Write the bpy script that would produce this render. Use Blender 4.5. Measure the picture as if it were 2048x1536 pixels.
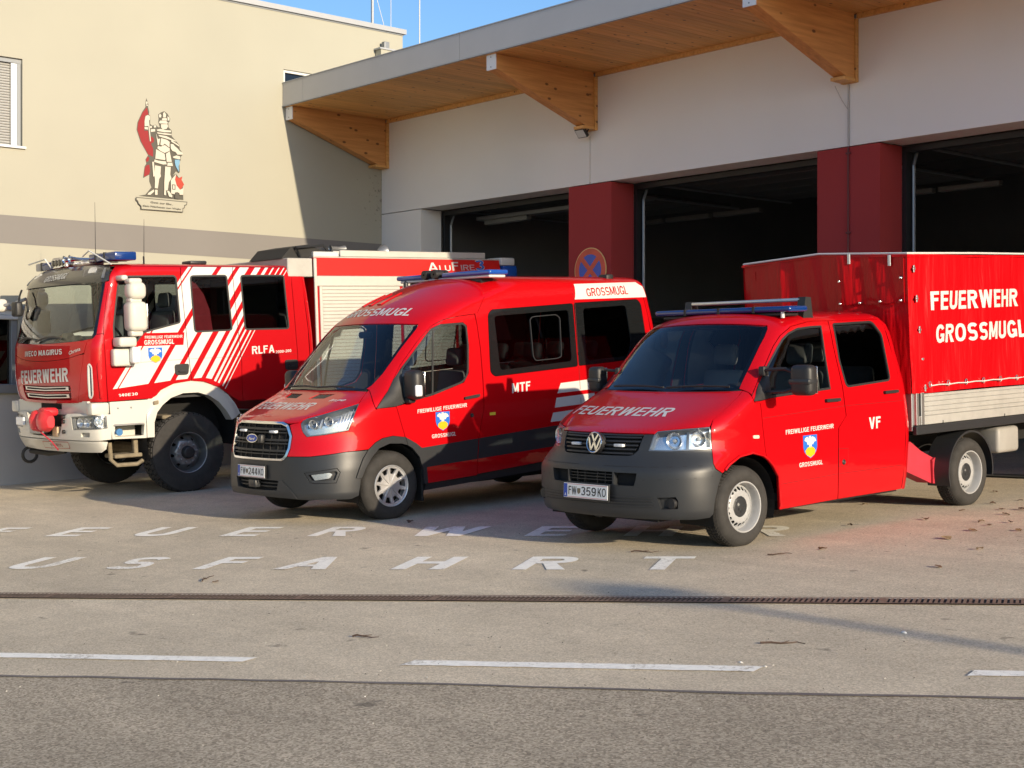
import bpy, bmesh, math, random
import numpy as np
from mathutils import Vector, Matrix
from mathutils.geometry import delaunay_2d_cdt

for o in list(bpy.data.objects): bpy.data.objects.remove(o)
scene = bpy.context.scene
COL = scene.collection
R = math.radians

# ------------------------------------------------------------------ camera
# World frame: X runs along the garage front (to the right), Y into the garage, Z up.
CAM_YAW = 0.84851558
cam_data = bpy.data.cameras.new('camera')
cam_data.sensor_width = 36.0
cam_data.lens = 36.0 * 2932.4 / 2048
cam_data.shift_y = -0.0007
cam_data.clip_start = 0.1
cam_data.clip_end = 2000
cam = bpy.data.objects.new('camera', cam_data)
COL.objects.link(cam)
cam.location = (0, 0, 1.667)
cam.rotation_euler = (R(90), 0, CAM_YAW)
scene.camera = cam

# ------------------------------------------------------------------ sky, sun, exposure
SUN_DIR = Vector((1.0, -0.055, 0.258)).normalized()      # towards the sun
SUN_EL = math.asin(SUN_DIR.z)
SUN_AZ = math.atan2(SUN_DIR.x, SUN_DIR.y)                # clockwise from +Y
world = bpy.data.worlds.new('World')
scene.world = world
world.use_nodes = True
wn = world.node_tree.nodes
wl = world.node_tree.links
wn.clear()
sky = wn.new('ShaderNodeTexSky')
sky.sky_type = 'NISHITA'
sky.sun_disc = False
sky.sun_elevation = SUN_EL
sky.sun_rotation = SUN_AZ
sky.air_density = 1.0
sky.dust_density = 1.2
sky.ozone_density = 4.5
bg = wn.new('ShaderNodeBackground')
bg.inputs['Strength'].default_value = 0.12
wo = wn.new('ShaderNodeOutputWorld')
wl.new(sky.outputs[0], bg.inputs[0])
wl.new(bg.outputs[0], wo.inputs[0])
sun_data = bpy.data.lights.new('sun', 'SUN')
sun_data.energy = 3.4
sun_data.angle = R(0.55)
sun_data.color = (1.0, 0.83, 0.60)
sun = bpy.data.objects.new('sun', sun_data)
COL.objects.link(sun)
sun.rotation_euler = (-SUN_DIR).to_track_quat('-Z', 'Y').to_euler()
sun.location = (20, -5, 20)
vs = scene.view_settings
vs.view_transform = 'Standard'
vs.look = 'None'
vs.exposure = 0.86
vs.gamma = 1.0
scene.render.engine = 'CYCLES'
scene.cycles.max_bounces = 8
scene.cycles.caustics_reflective = False
scene.cycles.caustics_refractive = False
scene.cycles.diffuse_bounces = 4
scene.cycles.glossy_bounces = 4
scene.cycles.transparent_max_bounces = 16

# ------------------------------------------------------------------ helpers
GX, GY = 0.0094, 0.0436
def gz(x, y): return GX * x + GY * y

MATS = {}
def new_mat(name):
    m = bpy.data.materials.new(name)
    m.use_nodes = True
    MATS[name] = m
    nt = m.node_tree
    return m, nt, nt.nodes['Principled BSDF']

def pm(name, col, rough=0.5, metal=0.0, coat=0.0, bump=0.0, bscale=200.0, var=0.0, vscale=4.0, emit=None, estr=0.0, spec=None, trans=0.0):
    """plain principled material with optional colour mottling and fine relief"""
    m, nt, b = new_mat(name)
    n, l = nt.nodes, nt.links
    c4 = (col[0], col[1], col[2], 1)
    b.inputs['Base Color'].default_value = c4
    b.inputs['Roughness'].default_value = rough
    b.inputs['Metallic'].default_value = metal
    b.inputs['Coat Weight'].default_value = coat
    b.inputs['Coat Roughness'].default_value = 0.04
    if spec is not None: b.inputs['Specular IOR Level'].default_value = spec
    if trans: b.inputs['Transmission Weight'].default_value = trans
    if emit:
        b.inputs['Emission Color'].default_value = (*emit, 1); b.inputs['Emission Strength'].default_value = estr
    if var or bump:
        tc = n.new('ShaderNodeTexCoord')
    if var:
        nz = n.new('ShaderNodeTexNoise'); nz.inputs['Scale'].default_value = vscale; nz.inputs['Detail'].default_value = 6
        nz.inputs['Roughness'].default_value = 0.65
        rp = n.new('ShaderNodeMapRange'); rp.inputs[1].default_value = 0.3; rp.inputs[2].default_value = 0.7
        rp.inputs[3].default_value = 1 - var; rp.inputs[4].default_value = 1 + var
        hs = n.new('ShaderNodeHueSaturation'); hs.inputs['Color'].default_value = c4
        l.new(tc.outputs['Object'], nz.inputs['Vector']); l.new(nz.outputs[0], rp.inputs[0])
        l.new(rp.outputs[0], hs.inputs['Value']); l.new(hs.outputs[0], b.inputs['Base Color'])
    if bump:
        bz = n.new('ShaderNodeTexNoise'); bz.inputs['Scale'].default_value = bscale; bz.inputs['Detail'].default_value = 4
        bp = n.new('ShaderNodeBump'); bp.inputs['Strength'].default_value = bump; bp.inputs['Distance'].default_value = 0.01
        l.new(tc.outputs['Object'], bz.inputs['Vector']); l.new(bz.outputs[0], bp.inputs['Height'])
        l.new(bp.outputs[0], b.inputs['Normal'])
    return m

def tag(o, label=None, cat=None, group=None, kind=None):
    if label: o['label'] = label
    if cat: o['category'] = cat
    if group: o['group'] = group
    if kind: o['kind'] = kind
    return o

def empty(name, loc=(0, 0, 0), parent=None, mat=None):
    o = bpy.data.objects.new(name, None)
    COL.objects.link(o)
    o.empty_display_size = 0.2
    if mat is not None: o.matrix_world = mat
    else: o.location = loc
    if parent: o.parent = parent
    return o

def link(name, me, parent=None):
    o = bpy.data.objects.new(name, me)
    COL.objects.link(o)
    if parent: o.parent = parent
    return o

class MB:
    """collects shapes and builds them as one mesh object"""
    def __init__(s): s.v = []; s.f = []; s.m = []
    def add(s, verts, faces, mi=0):
        o = len(s.v); s.v += [tuple(v) for v in verts]
        for f in faces: s.f.append(tuple(i + o for i in f)); s.m.append(mi)
        return s
    def box(s, lo, hi, mi=0, M=None):
        x0, y0, z0 = lo; x1, y1, z1 = hi
        vs_ = [(x0,y0,z0),(x1,y0,z0),(x1,y1,z0),(x0,y1,z0),(x0,y0,z1),(x1,y0,z1),(x1,y1,z1),(x0,y1,z1)]
        if M is not None: vs_ = [tuple(M @ Vector(v)) for v in vs_]
        return s.add(vs_, [(0,3,2,1),(4,5,6,7),(0,1,5,4),(1,2,6,5),(2,3,7,6),(3,0,4,7)], mi)
    def rbox(s, lo, hi, r=0.02, seg=2, mi=0, M=None):
        """box with rounded edges"""
        bm = bmesh.new(); bmesh.ops.create_cube(bm, size=1)
        c = [(a + b) / 2 for a, b in zip(lo, hi)]; d = [abs(b - a) for a, b in zip(lo, hi)]
        for v in bm.verts: v.co = Vector([c[i] + v.co[i] * d[i] for i in range(3)])
        r = min(r, 0.49 * min(d))
        bmesh.ops.bevel(bm, geom=bm.edges[:], offset=r, segments=seg, profile=0.5, affect='EDGES')
        bm.verts.ensure_lookup_table()
        vs_ = [(M @ v.co if M is not None else v.co.copy()) for v in bm.verts]
        fs = [[v.index for v in f.verts] for f in bm.faces]
        bm.free(); return s.add(vs_, fs, mi)
    def prism(s, poly, axis, t0, t1, mi=0, M=None):
        """2-D polygon extruded along an axis; axis 0: poly=(y,z), 1: (x,z), 2: (x,y)"""
        def P(p, t):
            q = {0: (t, p[0], p[1]), 1: (p[0], t, p[1]), 2: (p[0], p[1], t)}[axis]
            return tuple(M @ Vector(q)) if M is not None else q
        n = len(poly)
        vs_ = [P(p, t0) for p in poly] + [P(p, t1) for p in poly]
        fs = [tuple(range(n))[::-1], tuple(range(n, 2 * n))] + [(i, (i + 1) % n, n + (i + 1) % n, n + i) for i in range(n)]
        return s.add(vs_, fs, mi)
    def tube(s, pts, r, n=8, mi=0, cap=True):
        pts = [Vector(p) for p in pts]; rs = r if isinstance(r, (list, tuple)) else [r] * len(pts)
        rings = []; up = None
        for i, p in enumerate(pts):
            d = (pts[min(i + 1, len(pts) - 1)] - pts[max(i - 1, 0)]).normalized()
            if up is None: up = d.orthogonal().normalized()
            up = (up - d * up.dot(d)).normalized(); sd = d.cross(up)
            rings.append([p + (up * math.cos(a) + sd * math.sin(a)) * rs[i] for a in [2 * math.pi * k / n for k in range(n)]])
        vs_ = [v for rg in rings for v in rg]; fs = []
        for i in range(len(rings) - 1):
            for k in range(n): fs.append((i*n+k, i*n+(k+1)%n, (i+1)*n+(k+1)%n, (i+1)*n+k))
        if cap: fs += [tuple(range(n))[::-1], tuple(range((len(rings)-1)*n, len(rings)*n))]
        return s.add(vs_, fs, mi)
    def lathe(s, prof, n=32, axis=0, c=(0, 0, 0), mi=0, a0=0.0, a1=2 * math.pi):
        """profile [(t, r)] turned round an axis through c"""
        full = abs(a1 - a0 - 2 * math.pi) < 1e-6; k = n if full else n + 1
        vs_ = []
        for (t, r) in prof:
            for i in range(k):
                a = a0 + (a1 - a0) * i / n; u, w = r * math.cos(a), r * math.sin(a)
                q = {0: (t, u, w), 1: (w, t, u), 2: (u, w, t)}[axis]
                vs_.append((q[0]+c[0], q[1]+c[1], q[2]+c[2]))
        fs = []
        for j in range(len(prof) - 1):
            for i in range(n):
                i2 = (i + 1) % k
                fs.append((j*k+i, j*k+i2, (j+1)*k+i2, (j+1)*k+i))
        return s.add(vs_, fs, mi)
    def mesh(s, name, mats, smooth=False, sharp=35):
        me = bpy.data.meshes.new(name)
        me.from_pydata(s.v, [], s.f)
        mats = mats if isinstance(mats, (list, tuple)) else [mats]
        for m in mats: me.materials.append(MATS[m] if isinstance(m, str) else m)
        me.polygons.foreach_set('material_index', s.m)
        bm = bmesh.new(); bm.from_mesh(me)
        bmesh.ops.recalc_face_normals(bm, faces=bm.faces[:])
        bm.to_mesh(me); bm.free()
        if smooth:
            me.polygons.foreach_set('use_smooth', [True] * len(me.polygons))
            me.set_sharp_from_angle(angle=R(sharp))
        me.update()
        return me
    def build(s, name, mats, parent=None, smooth=False, sharp=35):
        return link(name, s.mesh(name, mats, smooth, sharp), parent)

def inpoly(P, poly):
    """even-odd test; P (N,2) array, poly list of points"""
    P = np.asarray(P, float); x, y = P[:, 0], P[:, 1]; ins = np.zeros(len(P), bool)
    q = np.asarray(poly, float); n = len(q); j = n - 1
    for i in range(n):
        xi, yi = q[i]; xj, yj = q[j]
        if yi != yj:
            ins ^= ((yi > y) != (yj > y)) & (x < (xj - xi) * (y - yi) / (yj - yi) + xi)
        j = i
    return ins

def dens(poly, step):
    out = []; n = len(poly)
    for i in range(n):
        a = np.array(poly[i], float); b = np.array(poly[(i + 1) % n], float)
        k = max(1, int(np.ceil(np.linalg.norm(b - a) / step)))
        for j in range(k): out.append(tuple(a + (b - a) * j / k))
    return out

def rounded(poly, r, seg=4):
    """round the corners of a polygon"""
    out = []; n = len(poly)
    for i in range(n):
        p = np.array(poly[i], float); a = np.array(poly[i - 1], float); b = np.array(poly[(i + 1) % n], float)
        rr = r[i] if isinstance(r, (list, tuple)) else r
        la, lb = np.linalg.norm(a - p), np.linalg.norm(b - p); d = min(rr, 0.45 * la, 0.45 * lb)
        if d < 1e-4: out.append(tuple(p)); continue
        s0 = p + (a - p) / la * d; s1 = p + (b - p) / lb * d
        for k in range(seg + 1):
            t = k / seg; out.append(tuple((1-t)**2 * s0 + 2*t*(1-t) * p + t*t * s1))
    return out

def cdt(outline, holes=(), paints=(), grid=0.06, clip=None):
    """triangulate outline minus holes with interior grid points; returns verts (N,2), tris, material index per tri, boundary loops"""
    verts = []; edges = []
    def addloop(lp, closed=True):
        o = len(verts); n = len(lp); verts.extend([Vector((float(p[0]), float(p[1]))) for p in lp])
        edges.extend([(o + i, o + (i + 1) % n) for i in range(n if closed else n - 1)])
    addloop(outline)
    for h in holes: addloop(h)
    for pl, _ in paints: addloop(pl)
    A = np.array(outline); lo, hi = A.min(0), A.max(0)
    gx = grid[0] if isinstance(grid, tuple) else grid; gy = grid[1] if isinstance(grid, tuple) else grid
    xs = np.arange(lo[0] + gx / 2, hi[0], gx); ys = np.arange(lo[1] + gy / 2, hi[1], gy)
    if len(xs) and len(ys):
        G = np.array([(x + (0.25 * gx if j % 2 else -0.25 * gx), y) for j, y in enumerate(ys) for x in xs])
        k = inpoly(G, outline)
        for h in holes: k &= ~inpoly(G, h)
        verts.extend([Vector((float(p[0]), float(p[1]))) for p in G[k]])
    vo, eo, fo, *_ = delaunay_2d_cdt(verts, edges, [], 0, 1e-6)
    V = np.array([(v.x, v.y) for v in vo]); T = np.array([tuple(f) for f in fo if len(f) == 3])
    Cn = V[T].mean(1)
    k = inpoly(Cn, outline)
    for h in holes: k &= ~inpoly(Cn, h)
    T = T[k]; Cn = Cn[k]
    d = V[T]; ar = (d[:,1,0]-d[:,0,0])*(d[:,2,1]-d[:,0,1])-(d[:,1,1]-d[:,0,1])*(d[:,2,0]-d[:,0,0])
    T[ar < 0] = T[ar < 0][:, ::-1]
    T = T[np.abs(ar) > 1e-9]; Cn = V[T].mean(1)
    mi = np.zeros(len(T), int)
    for pl, m_ in paints: mi[inpoly(Cn, pl)] = m_
    return V, T, mi

def drape(name, f, outline, mats, parent=None, holes=(), paints=(), grid=0.06, thick=0.0, off=0.0, mirror=None, step=None):
    """patch cut from a surface: f((N,2)) -> (points, outward normals); mirror None / 'x' (only the mirrored) / 'both' (both halves in one mesh)"""
    st = step or (min(grid) if isinstance(grid, tuple) else grid)
    outline = dens(outline, st); holes = [dens(h, st) for h in holes]
    V, T, mi = cdt(outline, holes, paints, grid)
    used = np.unique(T); rm = -np.ones(len(V), int); rm[used] = np.arange(len(used)); V = V[used]; T = rm[T]
    P, N = f(V); P = P + N * off
    # orientation: face normal should agree with N
    fn = np.cross(P[T[:,1]] - P[T[:,0]], P[T[:,2]] - P[T[:,0]])
    if (np.einsum('ij,ij->i', fn, N[T[:,0]])).sum() < 0: T = T[:, ::-1]
    vs_ = P.tolist(); fs = T.tolist(); nl = N[T].reshape(-1, 3).tolist(); ms = mi.tolist()
    if thick:
        ec = {}
        for t in T:
            for a, b in ((t[0], t[1]), (t[1], t[2]), (t[2], t[0])): ec[(a, b)] = 1
        bd = [(a, b) for (a, b) in ec if (b, a) not in ec]
        for a, b in bd:
            o = len(vs_)
            pa, pb, qa, qb = P[a], P[b], P[a] - N[a] * thick, P[b] - N[b] * thick
            vs_ += [pa.tolist(), pb.tolist(), qb.tolist(), qa.tolist()]
            fs.append([o + 1, o, o + 3, o + 2]); ms.append(0)
            nn = np.cross(qa - pa, pb - pa); nn = nn / (np.linalg.norm(nn) + 1e-12)
            fnn = np.cross(pa - pb, qa - pb); 
            if np.dot(fnn, nn) < 0: nn = -nn
            nl += [nn.tolist()] * 4
    def mir(vs_, fs, nl):
        v2 = [[-v[0], v[1], v[2]] for v in vs_]; f2 = []; n2 = []; k = 0
        for fc in fs:
            m = len(fc); f2.append(list(fc)[::-1]); nn = nl[k:k + m]; k += m
            n2 += [[-q[0], q[1], q[2]] for q in nn][::-1]
        return v2, f2, n2
    if mirror in ('x', 'both'):
        v2, f2, n2 = mir(vs_, fs, nl)
        if mirror == 'x': vs_, fs, nl = v2, f2, n2
        else:
            o = len(vs_); vs_ = vs_ + v2; fs = fs + [[i + o for i in q] for q in f2]; nl = nl + n2; ms = ms + ms
    me = bpy.data.meshes.new(name)
    me.from_pydata(vs_, [], fs)
    for m in (mats if isinstance(mats, (list, tuple)) else [mats]): me.materials.append(MATS[m])
    me.polygons.foreach_set('material_index', ms)
    me.polygons.foreach_set('use_smooth', [True] * len(fs))
    me.update()
    me.normals_split_custom_set([tuple(q) for q in nl])
    return link(name, me, parent)

TXT = {}
def text_tris(body, bold=0.0, space=1.0, italic=0.0):
    """2-D outline of a piece of lettering, cap height 1, starting at x = 0: (verts, tris)"""
    key = (body, bold, space, italic)
    if key in TXT: return TXT[key]
    cu = bpy.data.curves.new('t', 'FONT'); cu.body = body; cu.size = 1.0; cu.offset = bold; cu.space_character = space
    cu.resolution_u = 4; cu.fill_mode = 'FRONT'; cu.shear = italic
    ob = bpy.data.objects.new('t', cu); COL.objects.link(ob)
    dg = bpy.context.evaluated_depsgraph_get(); ev = ob.evaluated_get(dg); me = ev.to_mesh()
    bm = bmesh.new(); bm.from_mesh(me); bmesh.ops.triangulate(bm, faces=bm.faces[:])
    bmesh.ops.remove_doubles(bm, verts=bm.verts[:], dist=1e-4)
    long = [e for e in bm.edges if e.calc_length() > 0.28]
    for _ in range(2):
        long = [e for e in bm.edges if e.calc_length() > 0.28]
        if long: bmesh.ops.subdivide_edges(bm, edges=long, cuts=1); bmesh.ops.triangulate(bm, faces=bm.faces[:])
    bm.verts.ensure_lookup_table(); bm.verts.index_update()
    V = np.array([(v.co.x, v.co.y) for v in bm.verts]); T = np.array([[v.index for v in f.verts] for f in bm.faces])
    bm.free(); ev.to_mesh_clear(); bpy.data.objects.remove(ob); bpy.data.curves.remove(cu)
    V[:, 0] -= V[:, 0].min()
    TXT[key] = (V, T)
    return V, T

def lettering(name, body, f, p0, p1, h, mat, parent=None, bold=0.01, off=0.002, up=(0, 1), mirror=False, space=1.0, italic=0.0):
    """lettering laid on surface f with its baseline from p0 to p1 (surface coordinates) and cap height h along up"""
    V, T = text_tris(body, bold, space, italic)
    W = V[:, 0].max(); H = text_tris('H', bold, space, 0.0)[0][:, 1]; hc = H.max() - H.min(); b0 = H.min()
    p0 = np.array(p0, float); p1 = np.array(p1, float); u = np.array(up, float); u = u / np.linalg.norm(u)
    Q = p0 + np.outer(V[:, 0] / W, p1 - p0) + np.outer((V[:, 1] - b0) / hc * h, u)
    P, N = f(Q); P = P + N * off
    if mirror: P[:, 0] *= -1; N = N.copy(); N[:, 0] *= -1
    fn = np.cross(P[T[:,1]] - P[T[:,0]], P[T[:,2]] - P[T[:,0]])
    if (np.einsum('ij,ij->i', fn, N[T[:,0]])).sum() < 0: T = T[:, ::-1]
    me = bpy.data.meshes.new(name); me.from_pydata(P.tolist(), [], T.tolist()); me.materials.append(MATS[mat])
    me.polygons.foreach_set('use_smooth', [True] * len(T)); me.update()
    me.normals_split_custom_set([tuple(q) for q in N[T].reshape(-1, 3)])
    return link(name, me, parent)

def plane_f(o, eu, ev):
    """flat surface map (u, v) -> o + u*eu + v*ev"""
    o, eu, ev = (np.array(q, float) for q in (o, eu, ev)); n = np.cross(eu, ev); n = n / np.linalg.norm(n)
    def f(Q):
        Q = np.asarray(Q, float); return o + np.outer(Q[:, 0], eu) + np.outer(Q[:, 1], ev), np.tile(n, (len(Q), 1))
    return f

# ------------------------------------------------------------------ block lettering drawn from strokes
def _arc(cx, cy, rx, ry, a0, a1, n=14):
    return [(cx + rx*math.copysign(abs(math.cos(R(a)))**.86, math.cos(R(a))), cy + ry*math.copysign(abs(math.sin(R(a)))**.86, math.sin(R(a)))) for a in [a0 + (a1 - a0)*i/n for i in range(n + 1)]]
def _thick(pts, s):
    """outline of a polyline of half thickness s"""
    P = [np.array(p, float) for p in pts]; L = []; Q = []
    for i in range(len(P)):
        d0 = P[i] - P[i-1] if i else P[1] - P[0]; d1 = P[i+1] - P[i] if i < len(P) - 1 else d0
        d0 = d0/np.linalg.norm(d0); d1 = d1/np.linalg.norm(d1); n0 = np.array([-d0[1], d0[0]]); n1 = np.array([-d1[1], d1[0]]); m = n0 + n1; m = m/np.linalg.norm(m); k = s/max(.45, m @ n0)
        L.append(tuple(P[i] + m*k)); Q.append(tuple(P[i] - m*k))
    return L + Q[::-1]
def _diag(x0, y0, x1, y1, t):
    """slanting stem cut level at both ends"""
    k = t/2*math.hypot(x1 - x0, y1 - y0)/abs(y1 - y0); return [(x0 - k, y0), (x0 + k, y0), (x1 + k, y1), (x1 - k, y1)]
def glyph(ch, t):
    s = t/2; B_ = lambda x0, y0, x1, y1: [(x0, y0), (x1, y0), (x1, y1), (x0, y1)]
    W = {'M': .84, 'W': 1.0, 'I': t, '1': .42, ' ': .30, '-': .36, 'E': .60, 'F': .56, 'L': .54, 'G': .74, 'O': .76, 'R': .70, 'A': .76, 'V': .72, 'J': .5, ',': .2, '.': t}.get(ch, .68)
    if ch in '0123456789' and ch != '1': W = .58
    w = W; d = t*.62
    if ch == 'F': P = [B_(0,0,t,1), B_(0,1-t*.9,w,1), B_(0,.56-t*.85/2,w*.9,.56+t*.85/2)]
    elif ch == 'E': P = [B_(0,0,t,1), B_(0,1-t*.9,w,1), B_(0,.53-t*.85/2,w*.93,.53+t*.85/2), B_(0,0,w,t*.9)]
    elif ch == 'H': P = [B_(0,0,t,1), B_(w-t,0,w,1), B_(0,.53-t*.45,w,.53+t*.45)]
    elif ch == 'L': P = [B_(0,0,t,1), B_(0,0,w,t*.9)]
    elif ch == 'T': P = [B_(w/2-s,0,w/2+s,1), B_(0,1-t*.9,w,1)]
    elif ch == 'I': P = [B_(0,0,t,1)]
    elif ch == 'U': P = [_thick([(s,1),(s,.34)] + _arc(w/2,.34,w/2-s,.34-s,180,360)[1:] + [(w-s,1)], s)]
    elif ch in 'RPB':
        P = [B_(0,0,t,1), _thick([(s*.5,1-s*.9),(w*.55,1-s*.9)] + _arc(w*.55,.73,w*.45-s,.27-s*.9,90,-90) + [(s*.5,.46+s*.9)], s*.95)]
        if ch == 'R': P.append([(w*.40,.50),(w*.66,.50),(w*1.02,0),(w*1.02-t*1.25,0)])
    elif ch == 'W': P = [_diag(t*.55,1,w*.27,0,t*.95), _diag(w*.5,1,w*.27,0,t*.95), _diag(w*.5,1,w*.73,0,t*.95), _diag(w-t*.55,1,w*.73,0,t*.95)]
    elif ch == 'V': P = [_diag(t*.55,1,w/2,0,t), _diag(w-t*.55,1,w/2,0,t)]
    elif ch == 'A': P = [_diag(w/2,1,t*.55,0,t), _diag(w/2,1,w-t*.55,0,t), B_(w*.2,.22,w*.8,.22+t*.8)]
    elif ch == 'M': P = [B_(0,0,t,1), B_(w-t,0,w,1), _diag(t*.7,1,w/2,.12,t*.9), _diag(w-t*.7,1,w/2,.12,t*.9)]
    elif ch == 'N': P = [B_(0,0,t,1), B_(w-t,0,w,1), _diag(t*.6,1,w-t*.6,0,t)]
    elif ch == 'K': P = [B_(0,0,t,1), [(t*.9,.33),(w,1),(w-t*1.3,1),(t*.9,.54)], [(w*.33,.50),(w*.53,.67),(w*1.05,0),(w*1.05-t*1.35,0)]]
    elif ch in 'O0': P = [('ring', _arc(w/2,.5,w/2,.5,0,360,28)[:-1], _arc(w/2,.5,w/2-t,.5-t*.9,0,360,28)[:-1])]
    elif ch in 'CG':
        P = [_thick(_arc(w/2,.5,w/2-s,.5-s*.95,32,328 if ch == 'C' else 345,24), s)]
        if ch == 'G': P += [B_(w-t,.06,w,.50), B_(w*.52,.50-t*.8,w,.50)]
    elif ch == 'S':
        P = [_thick(_arc(w/2,.735,w/2-s,.265-s*.95,22,200,10) + _arc(w/2,.735,w/2-s,.265-s*.2,212,250,4) + [(w*.5,.50)] + _arc(w/2,.265,w/2-s,.265-s*.2,70,32,4) + _arc(w/2,.265,w/2-s,.265-s*.95,20,-158,10), s*.95)]
    elif ch == '1': P = [B_(w-t,0,w,1), [(0,.78),(w-t,1),(w-t,.82),(0,.66)]]
    elif ch == '2': P = [_thick(_arc(w/2,.70,w/2-s,.30-s*.95,165,-20,12) + [(w*.62,.38),(s*1.1,t*.8)], s*.95), B_(0,0,w,t*.9)]
    elif ch == '3': P = [_thick(_arc(w/2,.745,w/2-s*1.15,.255-s*.95,155,-88,12), s*.92), _thick(_arc(w/2,.275,w/2-s,.275-s*.95,88,-158,12), s*.92)]
    elif ch == '4': P = [B_(w*.62,0,w*.62+t,1), B_(0,.22,w,.22+t*.85), [(0,.22),(t*1.05,.22),(w*.62+t*.4,1),(w*.62-t*.6,1)]]
    elif ch == '5': P = [B_(w*.16,1-t*.9,w*.95,1), [(w*.16,1),(w*.16+t*.95,1),(t*.85,.45),(0,.45)], _thick(_arc(w/2,.33,w/2-s,.33-s*.95,150,-158,16), s*.95)]
    elif ch == '9': P = [('ring', _arc(w/2,.68,w/2,.32,0,360,22)[:-1], _arc(w/2,.68,w/2-t,.32-t*.9,0,360,22)[:-1]), _thick([(w-s,.66)] + _arc(w/2,.42,w/2-s,.42-s*.95,0,-155,12), s*.95)]
    elif ch == '-': P = [B_(0,.40,w,.40+t)]
    elif ch == '.': P = [B_(0,0,t,t)]
    elif ch == ' ': P = []
    else: return None
    return w, P
def block_text(body, t, gap=.12):
    x = 0; V = []; T = []; o = 0
    for ch in body:
        gl = glyph(ch, t)
        if gl is None: return None
        w, P = gl
        if P:
            vs_ = []; es = []
            rings = []; solids = []
            for p in P:
                for lp in (p[1:] if p[0] == 'ring' else [p]):
                    lp = dens(lp, .3); k = len(vs_); vs_ += [Vector((float(q[0]), float(q[1]))) for q in lp]; es += [(k + i, k + (i + 1) % len(lp)) for i in range(len(lp))]
                (rings if p[0] == 'ring' else solids).append(p)
            vo, eo, fo, *_ = delaunay_2d_cdt(vs_, es, [], 0, 1e-5)
            A_ = np.array([(v.x, v.y) for v in vo]); F_ = np.array([tuple(f) for f in fo if len(f) == 3]); c = A_[F_].mean(1); k = np.zeros(len(F_), bool)
            for p in solids: k |= inpoly(c, p)
            for p in rings: k |= inpoly(c, p[1]) & ~inpoly(c, p[2])
            F_ = F_[k]; V.append(A_ + [x, 0]); T.append(F_ + o); o += len(A_)
        x += w + gap
    V = np.concatenate(V); T = np.concatenate(T); used = np.unique(T); rm = -np.ones(len(V), int); rm[used] = np.arange(len(used)); V = V[used]; T = rm[T]; V[:, 0] -= V[:, 0].min(); return V, T
_old_tris = text_tris
def text_tris(body, bold=0.0, space=1.0, italic=0.0):
    key = ('blk', body, bold, space, italic)
    if key in TXT: return TXT[key]
    r = block_text(body, .135 + 2.0*bold, .12*space + .03*(space - 1)*4) if all(c in 'ACEFGHIKLMNOPRSTUVW0123459-. ' for c in body) else None
    if r is None: r = _old_tris(body, bold, space, italic)
    else:
        V, T = r; V = V.copy(); V[:, 0] += italic*V[:, 1]; r = (V, T)
    TXT[key] = r
    return r

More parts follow.
